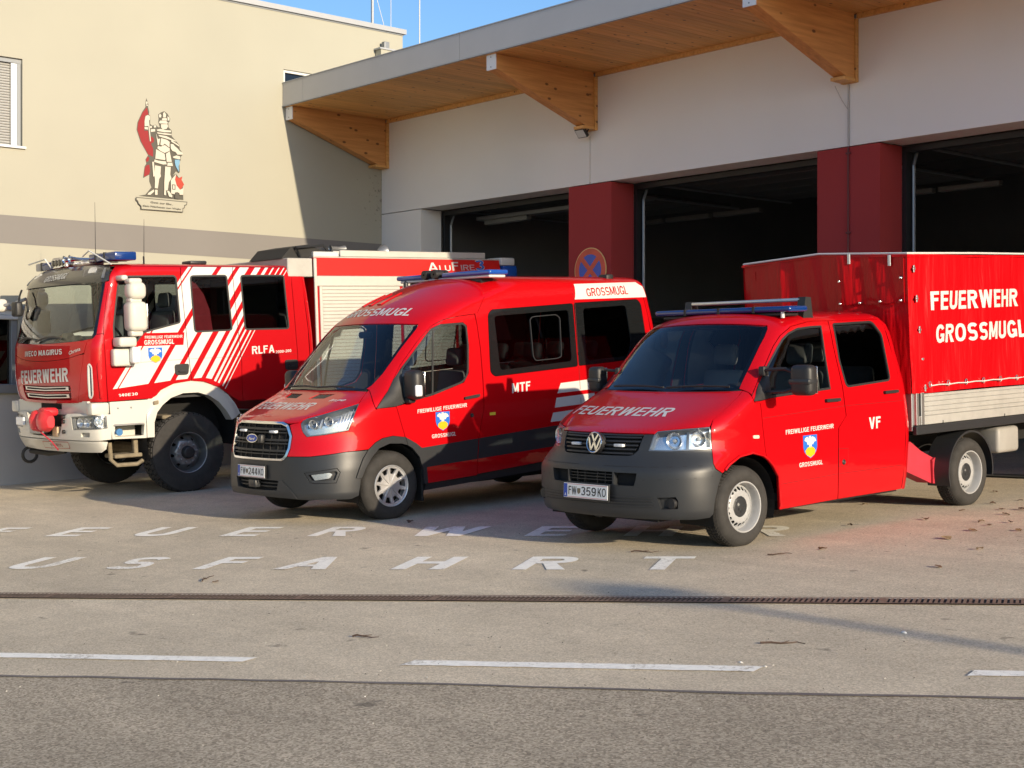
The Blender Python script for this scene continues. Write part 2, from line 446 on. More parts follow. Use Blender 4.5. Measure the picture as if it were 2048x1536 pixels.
# ------------------------------------------------------------------ surface materials
def asphalt(name, c0, c1, grain, bump, patch=0.25):
    m, nt, b = new_mat(name); n, l = nt.nodes, nt.links
    tc = n.new('ShaderNodeTexCoord')
    def noise(s, d=3, r=0.6):
        z = n.new('ShaderNodeTexNoise'); z.inputs['Scale'].default_value = s; z.inputs['Detail'].default_value = d; z.inputs['Roughness'].default_value = r
        l.new(tc.outputs['Object'], z.inputs['Vector']); return z
    vor = n.new('ShaderNodeTexVoronoi'); vor.inputs['Scale'].default_value = grain; l.new(tc.outputs['Object'], vor.inputs['Vector'])
    fine = noise(grain * 1.7, 4, 0.7)
    ramp = n.new('ShaderNodeValToRGB'); e = ramp.color_ramp.elements
    e[0].position = 0.25; e[0].color = (*c0, 1); e[1].position = 0.8; e[1].color = (*c1, 1)
    mx = n.new('ShaderNodeMix'); mx.data_type = 'FLOAT'; mx.inputs[0].default_value = 0.55
    sep = n.new('ShaderNodeSeparateColor'); l.new(vor.outputs['Color'], sep.inputs[0])
    l.new(sep.outputs[0], mx.inputs[2]); l.new(fine.outputs[0], mx.inputs[3]); l.new(mx.outputs[0], ramp.inputs[0])
    big = noise(0.45, 5, 0.6); big2 = noise(3.1, 5, 0.7); streak = n.new('ShaderNodeTexNoise')
    mp = n.new('ShaderNodeMapping'); mp.inputs['Rotation'].default_value = (0, 0, R(-33.6)); mp.inputs['Scale'].default_value = (0.12, 1.6, 1)
    l.new(tc.outputs['Object'], mp.inputs[0]); l.new(mp.outputs[0], streak.inputs['Vector']); streak.inputs['Scale'].default_value = 1.6; streak.inputs['Detail'].default_value = 4
    def rng(src, a, c):
        q = n.new('ShaderNodeMapRange'); q.inputs[1].default_value = 0.3; q.inputs[2].default_value = 0.7; q.inputs[3].default_value = a; q.inputs[4].default_value = c
        l.new(src.outputs[0], q.inputs[0]); return q
    v1 = rng(big, 1 - patch, 1 + patch); v2 = rng(big2, 1 - patch * 0.6, 1 + patch * 0.6); v3 = rng(streak, 1 - patch * 0.7, 1 + patch * 0.5)
    m1 = n.new('ShaderNodeMath'); m1.operation = 'MULTIPLY'; l.new(v1.outputs[0], m1.inputs[0]); l.new(v2.outputs[0], m1.inputs[1])
    m2 = n.new('ShaderNodeMath'); m2.operation = 'MULTIPLY'; l.new(m1.outputs[0], m2.inputs[0]); l.new(v3.outputs[0], m2.inputs[1])
    hs = n.new('ShaderNodeHueSaturation'); l.new(ramp.outputs[0], hs.inputs['Color']); l.new(m2.outputs[0], hs.inputs['Value'])
    # oil and dirt spots
    sp = noise(5.5, 2, 0.5); spr = n.new('ShaderNodeMapRange'); spr.inputs[1].default_value = 0.70; spr.inputs[2].default_value = 0.78; spr.inputs[3].default_value = 0.0; spr.inputs[4].default_value = 0.55
    l.new(sp.outputs[0], spr.inputs[0])
    mc = n.new('ShaderNodeMix'); mc.data_type = 'RGBA'; l.new(spr.outputs[0], mc.inputs[0]); l.new(hs.outputs[0], mc.inputs[6]); mc.inputs[7].default_value = (0.05, 0.045, 0.04, 1)
    l.new(mc.outputs[2], b.inputs['Base Color'])
    b.inputs['Roughness'].default_value = 0.9; b.inputs['Specular IOR Level'].default_value = 0.25
    bp = n.new('ShaderNodeBump'); bp.inputs['Strength'].default_value = bump; bp.inputs['Distance'].default_value = 0.012
    l.new(mx.outputs[0], bp.inputs['Height']); l.new(bp.outputs[0], b.inputs['Normal'])
    return m

def wood(name, base, dark, scale=(1, 1, 1), knots=3.0, rough=0.55):
    """grain runs along local Y"""
    m, nt, b = new_mat(name); n, l = nt.nodes, nt.links
    tc = n.new('ShaderNodeTexCoord'); oi = n.new('ShaderNodeObjectInfo')
    ad = n.new('ShaderNodeVectorMath'); ad.operation = 'ADD'; cx = n.new('ShaderNodeCombineXYZ')
    mu = n.new('ShaderNodeMath'); mu.operation = 'MULTIPLY'; mu.inputs[1].default_value = 37.0; l.new(oi.outputs['Random'], mu.inputs[0])
    l.new(mu.outputs[0], cx.inputs[0]); l.new(mu.outputs[0], cx.inputs[1]); l.new(tc.outputs['Object'], ad.inputs[0]); l.new(cx.outputs[0], ad.inputs[1])
    mp = n.new('ShaderNodeMapping'); mp.inputs['Scale'].default_value = (14 * scale[0], 0.7 * scale[1], 14 * scale[2]); l.new(ad.outputs[0], mp.inputs[0])
    nz = n.new('ShaderNodeTexNoise'); nz.inputs['Scale'].default_value = 1.6; nz.inputs['Detail'].default_value = 6; nz.inputs['Roughness'].default_value = 0.6; l.new(mp.outputs[0], nz.inputs['Vector'])
    rp = n.new('ShaderNodeValToRGB'); e = rp.color_ramp.elements; e[0].position = 0.3; e[0].color = (*dark, 1); e[1].position = 0.68; e[1].color = (*base, 1); l.new(nz.outputs[0], rp.inputs[0])
    mk = n.new('ShaderNodeMapping'); mk.inputs['Scale'].default_value = (1.0, 0.55, 1.0); l.new(ad.outputs[0], mk.inputs[0])
    vo = n.new('ShaderNodeTexVoronoi'); vo.inputs['Scale'].default_value = knots * 1.7; l.new(mk.outputs[0], vo.inputs['Vector'])
    kr = n.new('ShaderNodeMapRange'); kr.inputs[1].default_value = 0.085; kr.inputs[2].default_value = 0.14; kr.inputs[3].default_value = 0.85; kr.inputs[4].default_value = 0.0; l.new(vo.outputs['Distance'], kr.inputs[0])
    rv = n.new('ShaderNodeMapRange'); rv.inputs[3].default_value = 0.86; rv.inputs[4].default_value = 1.12; l.new(oi.outputs['Random'], rv.inputs[0])
    hs = n.new('ShaderNodeHueSaturation'); l.new(rp.outputs[0], hs.inputs['Color']); l.new(rv.outputs[0], hs.inputs['Value'])
    mc = n.new('ShaderNodeMix'); mc.data_type = 'RGBA'; l.new(kr.outputs[0], mc.inputs[0]); l.new(hs.outputs[0], mc.inputs[6]); mc.inputs[7].default_value = (0.09, 0.03, 0.012, 1)
    l.new(mc.outputs[2], b.inputs['Base Color']); b.inputs['Roughness'].default_value = rough
    bp = n.new('ShaderNodeBump'); bp.inputs['Strength'].default_value = 0.08; l.new(nz.outputs[0], bp.inputs['Height']); l.new(bp.outputs[0], b.inputs['Normal'])
    return m

def plaster(name, col, var=0.04, stain=None):
    m, nt, b = new_mat(name); n, l = nt.nodes, nt.links
    tc = n.new('ShaderNodeTexCoord')
    nz = n.new('ShaderNodeTexNoise'); nz.inputs['Scale'].default_value = 0.6; nz.inputs['Detail'].default_value = 6; l.new(tc.outputs['Object'], nz.inputs['Vector'])
    rp = n.new('ShaderNodeMapRange'); rp.inputs[1].default_value = 0.3; rp.inputs[2].default_value = 0.7; rp.inputs[3].default_value = 1 - var; rp.inputs[4].default_value = 1 + var; l.new(nz.outputs[0], rp.inputs[0])
    hs = n.new('ShaderNodeHueSaturation'); hs.inputs['Color'].default_value = (*col, 1); l.new(rp.outputs[0], hs.inputs['Value'])
    out = hs.outputs[0]
    if stain:
        # mould specks gathered near a corner line (their own shape, at a fixed place on the wall)
        sx = n.new('ShaderNodeSeparateXYZ'); l.new(tc.outputs['Object'], sx.inputs[0])
        my = n.new('ShaderNodeMapRange'); my.inputs[1].default_value = stain[0]; my.inputs[2].default_value = stain[1]; my.inputs[3].default_value = 0; my.inputs[4].default_value = 1; l.new(sx.outputs[1], my.inputs[0])
        mz = n.new('ShaderNodeMapRange'); mz.inputs[1].default_value = stain[2]; mz.inputs[2].default_value = stain[3]; mz.inputs[3].default_value = 0; mz.inputs[4].default_value = 1; l.new(sx.outputs[2], mz.inputs[0])
        s1 = n.new('ShaderNodeTexNoise'); s1.inputs['Scale'].default_value = 11; s1.inputs['Detail'].default_value = 5; s1.inputs['Roughness'].default_value = 0.7; l.new(tc.outputs['Object'], s1.inputs['Vector'])
        mt_ = n.new('ShaderNodeMapRange'); mt_.inputs[1].default_value = stain[3] + .7; mt_.inputs[2].default_value = stain[3] + 1.1; mt_.inputs[3].default_value = 1; mt_.inputs[4].default_value = -1.5; l.new(sx.outputs[2], mt_.inputs[0])
        a0 = n.new('ShaderNodeMath'); a0.operation = 'MULTIPLY'; l.new(mz.outputs[0], a0.inputs[0]); l.new(mt_.outputs[0], a0.inputs[1])
        a = n.new('ShaderNodeMath'); a.operation = 'MULTIPLY'; l.new(my.outputs[0], a.inputs[0]); l.new(a0.outputs[0], a.inputs[1])
        a2 = n.new('ShaderNodeMath'); a2.operation = 'MULTIPLY'; l.new(a.outputs[0], a2.inputs[0]); a2.inputs[1].default_value = 0.24
        a3 = n.new('ShaderNodeMath'); a3.operation = 'ADD'; l.new(a2.outputs[0], a3.inputs[0]); l.new(s1.outputs[0], a3.inputs[1])
        a4 = n.new('ShaderNodeMapRange'); a4.inputs[1].default_value = 0.76; a4.inputs[2].default_value = 0.86; a4.inputs[3].default_value = 0; a4.inputs[4].default_value = 0.7; l.new(a3.outputs[0], a4.inputs[0])
        mc = n.new('ShaderNodeMix'); mc.data_type = 'RGBA'; l.new(a4.outputs[0], mc.inputs[0]); l.new(out, mc.inputs[6]); mc.inputs[7].default_value = (0.07, 0.065, 0.06, 1); out = mc.outputs[2]
    l.new(out, b.inputs['Base Color']); b.inputs['Roughness'].default_value = 0.92; b.inputs['Specular IOR Level'].default_value = 0.2
    bz = n.new('ShaderNodeTexNoise'); bz.inputs['Scale'].default_value = 160; bz.inputs['Detail'].default_value = 3; l.new(tc.outputs['Object'], bz.inputs['Vector'])
    bp = n.new('ShaderNodeBump'); bp.inputs['Strength'].default_value = 0.25; bp.inputs['Distance'].default_value = 0.004; l.new(bz.outputs[0], bp.inputs['Height']); l.new(bp.outputs[0], b.inputs['Normal'])
    return m

def glass(name, tint=(0.75, 0.8, 0.8), refl=1.0, rough=0.0):
    m = bpy.data.materials.new(name); m.use_nodes = True; MATS[name] = m; nt = m.node_tree; n, l = nt.nodes, nt.links; n.clear()
    fr = n.new('ShaderNodeFresnel'); fr.inputs['IOR'].default_value = 1.55
    mp = n.new('ShaderNodeMapRange'); mp.inputs[1].default_value = 0; mp.inputs[2].default_value = 1; mp.inputs[3].default_value = 0.02; mp.inputs[4].default_value = refl; l.new(fr.outputs[0], mp.inputs[0])
    tr = n.new('ShaderNodeBsdfTransparent'); tr.inputs[0].default_value = (*tint, 1); gl = n.new('ShaderNodeBsdfGlossy'); gl.inputs['Roughness'].default_value = rough
    mx = n.new('ShaderNodeMixShader'); l.new(mp.outputs[0], mx.inputs[0]); l.new(tr.outputs[0], mx.inputs[1]); l.new(gl.outputs[0], mx.inputs[2])
    o = n.new('ShaderNodeOutputMaterial'); l.new(mx.outputs[0], o.inputs[0]); return m

asphalt('forecourt_asphalt', (0.44, 0.375, 0.275), (0.76, 0.665, 0.515), 110, 0.8, 0.13)
asphalt('road_asphalt', (0.22, 0.185, 0.135), (0.60, 0.52, 0.40), 90, 0.9, 0.13)
pm('tar', (0.17, 0.15, 0.13), 0.7, bump=0.2, bscale=40, var=0.25, vscale=6)
pm('road_paint', (0.95, 0.92, 0.82), 0.75, bump=0.3, bscale=120, var=0.12, vscale=22)
def worn_paint(m):
    nt = m.node_tree; n, l = nt.nodes, nt.links; b = n['Principled BSDF']; src = b.inputs['Base Color'].links[0].from_socket
    tc = n.new('ShaderNodeTexCoord'); z = n.new('ShaderNodeTexNoise'); z.inputs['Scale'].default_value = 34; z.inputs['Detail'].default_value = 8; z.inputs['Roughness'].default_value = 0.75; l.new(tc.outputs['Object'], z.inputs['Vector'])
    z2 = n.new('ShaderNodeTexNoise'); z2.inputs['Scale'].default_value = 2.2; l.new(tc.outputs['Object'], z2.inputs['Vector'])
    ad = n.new('ShaderNodeMath'); ad.operation = 'MULTIPLY_ADD'; l.new(z2.outputs[0], ad.inputs[0]); ad.inputs[1].default_value = 0.5; l.new(z.outputs[0], ad.inputs[2])
    r = n.new('ShaderNodeMapRange'); r.inputs[1].default_value = 0.80; r.inputs[2].default_value = 0.92; r.inputs[3].default_value = 0; r.inputs[4].default_value = 0.75; l.new(ad.outputs[0], r.inputs[0])
    mx = n.new('ShaderNodeMix'); mx.data_type = 'RGBA'; l.new(r.outputs[0], mx.inputs[0]); l.new(src, mx.inputs[6]); mx.inputs[7].default_value = (0.40, 0.34, 0.25, 1); l.new(mx.outputs[2], b.inputs['Base Color'])
worn_paint(MATS['road_paint'])
plaster('cream_plaster', (0.36, 0.35, 0.288), 0.03, stain=(6.1, 7.5, 3.5, 4.4))
plaster('grey_plaster', (0.20, 0.19, 0.18), 0.05)
plaster('plinth_grey', (0.42, 0.41, 0.40), 0.05)
plaster('hall_white', (0.80, 0.78, 0.75), 0.03)
plaster('burgundy', (0.34, 0.045, 0.045), 0.05)
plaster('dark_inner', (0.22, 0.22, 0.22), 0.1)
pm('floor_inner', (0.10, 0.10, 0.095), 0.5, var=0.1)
pm('coping_metal', (0.36, 0.37, 0.38), 0.5, 0.2, var=0.03)
pm('fascia_metal', (0.46, 0.455, 0.45), 0.55, 0.25, var=0.03, vscale=1.5)
pm('cap_metal', (0.72, 0.72, 0.72), 0.45, 0.1)
pm('white_frame', (0.58, 0.58, 0.56), 0.45)
pm('grey_frame', (0.22, 0.235, 0.25), 0.45, 0.2)
pm('alu_frame', (0.55, 0.55, 0.55), 0.4, 0.6)
pm('shutter_slat', (0.36, 0.36, 0.345), 0.5)
pm('galv', (0.34, 0.355, 0.37), 0.4, 0.6)
pm('black_plastic', (0.018, 0.018, 0.019), 0.5)
pm('dark_rubber', (0.012, 0.012, 0.012), 0.7)
pm('mural_grey', (0.085, 0.08, 0.065), 0.8); pm('mural_red', (0.24, 0.018, 0.02), 0.8); pm('mural_fire', (0.38, 0.05, 0.03), 0.8)
pm('mural_blue', (0.16, 0.32, 0.46), 0.8); pm('mural_cream', (0.50, 0.475, 0.40), 0.8)
pm('lamp_tube', (0.22, 0.22, 0.21), 0.4)
pm('conduit', (0.45, 0.44, 0.43), 0.5)
pm('conduit_red', (0.11, 0.015, 0.02), 0.5)
glass('window_glass', (0.10, 0.11, 0.11))
wood('spruce', (0.78, 0.43, 0.14), (0.56, 0.28, 0.08), knots=4.2)
wood('glulam', (0.76, 0.37, 0.12), (0.54, 0.24, 0.07), knots=3.4)
pm('rust_iron', (0.22, 0.15, 0.105), 0.75, 0.3, var=0.35, vscale=14)
pm('channel_dirt', (0.06, 0.045, 0.032), 0.9, var=0.3, vscale=3)
pm('pit_black', (0.006, 0.006, 0.006), 0.9)

# ------------------------------------------------------------------ ground
RD = Vector((math.cos(R(33.6)), math.sin(R(33.6)), 0)); RN = Vector((-RD.y, RD.x, 0))
def rp3(t, n_, h=0.0):
    """point on the tilted ground from along-road and across-road metres"""
    p = RD * t + RN * n_; return (p.x, p.y, gz(p.x, p.y) + h)
def ground_sheet(name, quad, h, mat, div=1):
    mb = MB(); mb.add([rp3(t, n_, h) for t, n_ in quad], [tuple(range(len(quad)))]); return tag(mb.build(name, mat), kind='structure')
forecourt = ground_sheet('forecourt', [(-400, -300), (400, -300), (400, 400), (-400, 400)], 0.0, 'forecourt_asphalt')
rng = random.Random(5)
edge = [(-60 + i * 0.25, 7.02 + 0.02 * math.sin(i * 0.31) + rng.uniform(-0.012, 0.012)) for i in range(480)]
mb = MB(); k = len(edge)
mb.add([rp3(t, n_, 0.004) for t, n_ in edge] + [rp3(t, -7, 0.004) for t, n_ in edge], [(i, i + k, i + k + 1, i + 1) for i in range(k - 1)])
road = tag(mb.build('road', 'road_asphalt'), kind='structure')
mb = MB(); vs_ = []
for i, (t, n_) in enumerate(edge):
    wd = 0.02 + 0.018 * rng.random() + 0.02 * (0.5 + 0.5 * math.sin(i * 0.05))
    vs_ += [rp3(t, n_ - wd * 0.8, 0.008), rp3(t, n_ + wd * 0.4, 0.008)]
mb.add(vs_, [(2*i, 2*i+2, 2*i+3, 2*i+1) for i in range(k - 1)])
tag(mb.build('tar_seam', 'tar', road), 'dark tar seam along the road edge')
# lane dashes (parts of the road surface)
for a, b_ in ((-5.9, -3.53), (-2.6, -0.72), (0.31, 2.2), (3.2, 5.0), (-9, -7.1)):
    mb = MB(); n0, n1 = 7.46, 7.585
    vs_ = []; q = 24
    for i in range(q + 1):
        t = a + (b_ - a) * i / q
        vs_ += [rp3(t - 0.02, n0 + rng.uniform(-0.006, 0.006), 0.005), rp3(t + 0.02, n1 + rng.uniform(-0.006, 0.006), 0.005)]
    mb.add(vs_, [(2*i, 2*i+2, 2*i+3, 2*i+1) for i in range(q)]); mb.build('lane_dash', 'road_paint', forecourt)
# painted letters
def ground_f(Q):
    Q = np.asarray(Q, float); X = Q[:, 0] * RD.x + Q[:, 1] * RN.x; Y = Q[:, 0] * RD.y + Q[:, 1] * RN.y
    n_ = np.array([-GX, -GY, 1.0]); n_ /= np.linalg.norm(n_)
    return np.stack([X, Y, GX * X + GY * Y], 1), np.tile(n_, (len(Q), 1))
for ch, t0, w in (('F', -9.22, .33), ('E', -8.30, .38), ('U', -7.36, .42), ('E', -6.36, .38), ('R', -5.44, .40), ('W', -4.47, .66), ('E', -3.31, .38), ('H', -2.40, .44), ('R', -1.40, .42)):
    n0 = 12.93 - 0.034 * (t0 + 8.8)
    lettering('painted_letter', ch, ground_f, (t0, n0), (t0 + w, n0 - 0.034 * w), 0.70, 'road_paint', forecourt, bold=0.03, off=0.005)
for ch, t0, w in (('A', -8.35, .46), ('U', -7.36, .42), ('S', -6.42, .36), ('F', -5.58, .33), ('A', -4.88, .46), ('H', -3.88, .44), ('R', -2.90, .42), ('T', -1.98, .40)):
    lettering('painted_letter', ch, ground_f, (t0, 10.79), (t0 + w, 10.79), 0.68, 'road_paint', forecourt, bold=0.03, off=0.005)
# slotted drain
dr = empty('drain_channel', rp3(-2, 9.5, 0)); tag(dr, 'long rusty slotted drain grate set across the forecourt', 'drain')
dinv = Matrix.Translation(-Vector(rp3(-2, 9.5, 0)))
def dl(t, n_, h): return tuple(Vector(rp3(t, n_, h)) - Vector(rp3(-2, 9.5, 0)))
mb = MB(); mb.add([dl(-30, 9.42, .004), dl(30, 9.42, .004), dl(30, 9.60, .004), dl(-30, 9.60, .004)], [(0, 1, 2, 3)]); mb.build('channel', 'channel_dirt', dr)
for n0, n1 in ((9.405, 9.43), (9.59, 9.615)):
    mb = MB(); mb.add([dl(-30, n0, .012), dl(30, n0, .012), dl(30, n1, .012), dl(-30, n1, .012)], [(0, 1, 2, 3)]); mb.build('frame_rail', 'rust_iron', dr)
mb = MB(); t = -12.0; i = 0
while t < 5.5:
    j = rng.uniform(-0.002, 0.002)
    mb.add([dl(t + j, 9.43, .010), dl(t + .020 + j, 9.43, .010), dl(t + .034 + j, 9.59, .010), dl(t + .014 + j, 9.59, .010)], [(0, 1, 2, 3)])
    t += 0.034; i += 1
    if i % 29 == 0: mb.add([dl(t, 9.43, .011), dl(t + .04, 9.43, .011), dl(t + .05, 9.59, .011), dl(t + .01, 9.59, .011)], [(0, 1, 2, 3)])
tag(mb.build('grate_bars', 'rust_iron', dr), kind='stuff')

# ------------------------------------------------------------------ garage hall
XW, YF, YC = -20.956, 15.392, 13.344
ZH, ZS = 4.655, 6.29          # door head, canopy soffit
XR = 6.0                      # right end of the hall, out of frame
hall = empty('garage_hall', (-10, YF, 0.5)); tag(hall, 'white fire station garage hall with open dark bays and timber canopy', 'building')
HO = Vector((-10, YF, 0.5))
class HB(MB):
    """builder in world coordinates, stored relative to the hall's origin"""
    def build(s, name, mats, parent=None, smooth=False, sharp=35):
        s.v = [tuple(Vector(v) - HO) for v in s.v]; return MB.build(s, name, mats, parent or hall, smooth, sharp)
bays = [(-19.82, -16.158), (-15.25, -11.534), (-10.589, -6.87), (-5.93, -2.2)]
# wall panels over the doors with open joints
jx = [XW, -15.702, -11.05, -6.40, -1.7, XR]
for a, b_ in zip(jx[:-1], jx[1:]):
    HB().box((a + .008, YF, ZH), (b_ - .008, YF + .30, ZS + .5)).build('wall_panel', 'hall_white')
HB().box((XW, YF + .02, ZH + .015), (XR, YF + .305, ZS + .55)).build('joint_backing', 'grey_plaster')
HB().box((XW + .006, YF, 0.0), (-19.82, YF + .44, ZH - .014)).build('wall_panel', 'hall_white')
for a, b_ in zip([b[1] for b in bays[:-1]], [b[0] for b in bays[1:]]):
    HB().box((a, YF - .004, 0.0), (b_, YF + .47, ZH - .012)).build('pillar', 'burgundy')
HB().box((-2.2, YF - .004, 0), (XR, YF + .47, ZH - .012)).build('pillar', 'burgundy')
for a, b_ in bays:
    HB().box((a + .002, YF + .31, ZH), (b_ - .002, YF + .47, ZH + .5)).build('lintel', 'hall_white')
    # door frame, vertical track tubes
    for x, s in ((a, 1), (b_, -1)):
        HB().box((x + s * .002, YF + .475, 0.2), (x + s * .06, YF + .60, ZH - .02)).build('door_frame', 'black_plastic')
        HB().tube([(x + s * .10, YF + .58, 0.2), (x + s * .10, YF + .58, ZH - .25)], .022).build('door_track', 'galv', smooth=True)
    HB().box((a + .06, YF + .475, ZH - .09), (b_ - .06, YF + .60, ZH - .02)).build('door_frame', 'black_plastic')
# interior
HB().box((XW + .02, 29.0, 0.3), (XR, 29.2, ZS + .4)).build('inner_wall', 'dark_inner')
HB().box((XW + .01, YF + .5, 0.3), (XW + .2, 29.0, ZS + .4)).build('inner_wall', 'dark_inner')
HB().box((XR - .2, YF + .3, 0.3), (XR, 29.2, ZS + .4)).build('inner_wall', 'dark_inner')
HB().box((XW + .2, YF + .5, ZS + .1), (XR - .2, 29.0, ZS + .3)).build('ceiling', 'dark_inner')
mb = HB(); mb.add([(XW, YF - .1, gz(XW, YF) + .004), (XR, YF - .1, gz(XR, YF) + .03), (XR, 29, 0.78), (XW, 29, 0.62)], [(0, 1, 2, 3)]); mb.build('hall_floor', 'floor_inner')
# ceiling beams, raised sectional doors on their tracks, strip lights
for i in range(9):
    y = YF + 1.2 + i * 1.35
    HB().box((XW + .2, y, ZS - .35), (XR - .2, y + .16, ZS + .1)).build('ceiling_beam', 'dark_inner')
for (a, b_) in bays[:3]:
    for k in range(5):
        y = YF + .85 + k * .62
        HB().rbox((a + .12, y, ZH + .02), (b_ - .12, y + .6, ZH + .07), .012, 1).build('raised_door_section', 'floor_inner')
    for x in (a + .10, b_ - .10):
        HB().tube([(x, YF + .58, ZH - .25), (x, YF + .66, ZH - .06), (x, YF + .85, ZH), (x, 19.5, ZH)], .022).build('door_track', 'galv', smooth=True)
    for k in range(3):
        HB().rbox((a + .25 + k * 1.15, YF + 4.6, ZH - .02), (a + 1.3 + k * 1.15, YF + 4.72, ZH + .06), .01, 1).build('strip_light', 'lamp_tube')
HB().rbox((-19.45, YF + 1.1, 4.42), (-18.35, YF + 1.22, 4.50), .01, 1).build('strip_light', 'lamp_tube')
HB().rbox((-16.9, YF + 1.1, 4.42), (-15.9, YF + 1.22, 4.50), .01, 1).build('strip_light', 'lamp_tube')
HB().box((-19.6, YF + 1.05, 4.50), (-15.6, YF + 1.3, 4.56)).build('light_rail', 'grey_frame')
HB().box((XW + .2, 20.0, 2.9), (XW + .35, 28.0, 3.0)).build('wall_duct', 'floor_inner')
HB().tube([(-14.2, 21, 4.4), (-15.5, 20.5, 3.0), (-16.2, 20.4, 2.4)], .02).build('hanging_hose', 'dark_rubber', smooth=True)
# roof slab
HB().box((XW + .01, YC + .45, ZS + .155), (XR + .3, 30.0, ZS + .38)).build('roof_slab', 'fascia_metal')
# ------------------------------------------------------------------ canopy: fascia, planks, brackets
fj = [XW + .008, -20.343, -16.284, -12.2, -8.1, -4.0, 0.1, XR + .3]
for a, b_ in zip(fj[:-1], fj[1:]):
    HB().box((a + .003, YC, ZS + .025), (b_ - .003, YC + .03, ZS + .395)).build('fascia_panel', 'fascia_metal')
HB().box((XW + .003, YC - .012, ZS + .005), (XR + .3, YC + .035, ZS + .022)).build('drip_edge', 'coping_metal')
HB().box((XW + .003, YC - .008, ZS + .397), (XR + .3, YC + .5, ZS + .412)).build('roof_flashing', 'coping_metal')
plank_me = None; w = 0.121; i = 0; x = XW + .012
while x < XR + .2:
    if plank_me is None:
        mbp = MB(); mbp.rbox((0, 0, 0), (w - .005, YF - YC - .035, .03), .004, 1); plank_me = mbp.mesh('plank', 'spruce')
    o = link('plank', plank_me, hall); o.location = Vector((x, YC + .035, ZS)) - HO
    x += w; i += 1
HB().box((XW + .01, YC + .04, ZS + .032), (XR + .2, YF + .3, ZS + .15)).build('canopy_deck', 'glulam')
for a, b_ in zip([XW + .215, -15.54, -10.9, -6.25, -1.5], [-15.755, -11.12, -6.46, -1.71, XR]):
    HB().box((a, YF - .05, ZS - .062), (b_, YF - .003, ZS - .001)).build('wall_batten', 'spruce')
for x0 in (-20.945, -15.752, -11.12, -6.46, -1.71):
    x1 = x0 + .205
    br = empty('bracket', Vector((x0, YF, ZS)) - HO, hall)
    H2 = Vector((x0, YF, ZS))
    def lb(mb, name, mat): mb.v = [tuple(Vector(v) - H2) for v in mb.v]; return MB.build(mb, name, mat, br)
    m1 = MB(); m1.prism([(YF - .062, ZS - .003), (13.415, ZS - .003), (13.415, 6.085), (15.17, 5.485), (YF - .062, 5.485)], 0, x0 + .012, x1 - .012); lb(m1, 'beam', 'glulam')
    m1 = MB(); m1.rbox((x0 + .004, 13.395, 6.07), (x1 - .004, 13.414, ZS - .004), .003, 1); cap = lb(m1, 'end_cap', 'cap_metal')
    for zz in (6.11, 6.25):
        m1 = MB(); m1.lathe([(13.391, .0), (13.391, .010), (13.396, .010)], 10, 1, ((x0 + x1) / 2, 0, zz)); o = m1; o.v = [tuple(Vector(v) - H2) for v in o.v]; MB.build(o, 'screw', 'grey_frame', br)
    m1 = MB(); m1.box((x0 - .012, YF - .06, 5.435), (x1 + .012, YF - .002, ZS - .064)); lb(m1, 'lining', 'spruce')
    m1 = MB(); m1.rbox((x0 - .004, 15.10, 5.44), (x1 + .008, YF - .063, 5.483), .006, 1); lb(m1, 'lining', 'spruce')
# cable conduit down the pillar and the panel joint
HB().tube([(-11.05, YF - .012, 5.43), (-11.05, YF - .012, ZH - .01)], .011).build('conduit', 'conduit', smooth=True)
HB().tube([(-11.05, YF - .016, ZH - .02), (-11.05, YF - .016, .8)], .012).build('conduit', 'conduit_red', smooth=True)
for zz in (4.55, 3.55, 2.5): HB().rbox((-11.085, YF - .03, zz), (-11.015, YF - .004, zz + .025), .006, 1).build('conduit_clip', 'conduit_red')
HB().tube([(-11.22, YF - .06, 5.43), (-11.14, YF - .03, 5.25), (-11.06, YF - .012, 5.12)], .005).build('loose_cable', 'conduit', smooth=True)
# flood light
fl = empty('flood_light', (-15.70, 15.22, 5.40)); tag(fl, 'small black flood light under the middle timber bracket', 'lamp')
Mr = Matrix.Rotation(R(38), 4, 'X')
MB().rbox((-.10, -.03, -.075), (.10, .025, .075), .012, 2, M=Mr).build('housing', 'black_plastic', fl, True)
MB().rbox((-.085, -.034, -.06), (.085, -.029, .06), .003, 1, M=Mr).build('lens', 'white_frame', fl)
MB().tube([(-.115, .0, 0), (-.115, .05, .08), (.115, .05, .08), (.115, 0, 0)], .012, 6).build('yoke', 'black_plastic', fl)
# no stopping sign on the pillar
sg = empty('no_stopping_sign', (-15.678, YF - .02, 3.36)); tag(sg, 'faded round no stopping sign on the burgundy pillar behind the van', 'sign')
pm('sign_red', (0.62, 0.09, 0.05), 0.5, var=0.2, vscale=5); pm('sign_blue', (0.04, 0.10, 0.50), 0.45, var=0.1); pm('sign_rim', (0.75, 0.50, 0.22), 0.5)
def disc(r, y0, y1, n=48): m_ = MB(); m_.lathe([(y0, 0), (y0, r), (y1, r), (y1, 0)], n, 1); return m_
disc(.335, .0, .012).build('rim', 'sign_rim', sg); disc(.322, -.003, .0).build('red_ring', 'sign_red', sg)
sf = plane_f((0, -.0045, 0), (1, 0, 0), (0, 0, 1))
for a0 in (0, 90, 180, 270):
    pts = [(0.235 * math.cos(R(a0 + 45 - 35 + k * 7)), 0.235 * math.sin(R(a0 + 45 - 35 + k * 7))) for k in range(11)]
    c = (0.055 * math.cos(R(a0 + 45)), 0.055 * math.sin(R(a0 + 45)))
    M2 = np.array([[math.cos(R(45)), -math.sin(R(45))], [math.sin(R(45)), math.cos(R(45))]])
    drape('blue_field', sf, [tuple(M2 @ np.array(p)) for p in [c] + pts], 'sign_blue', sg, grid=0.3, step=1)

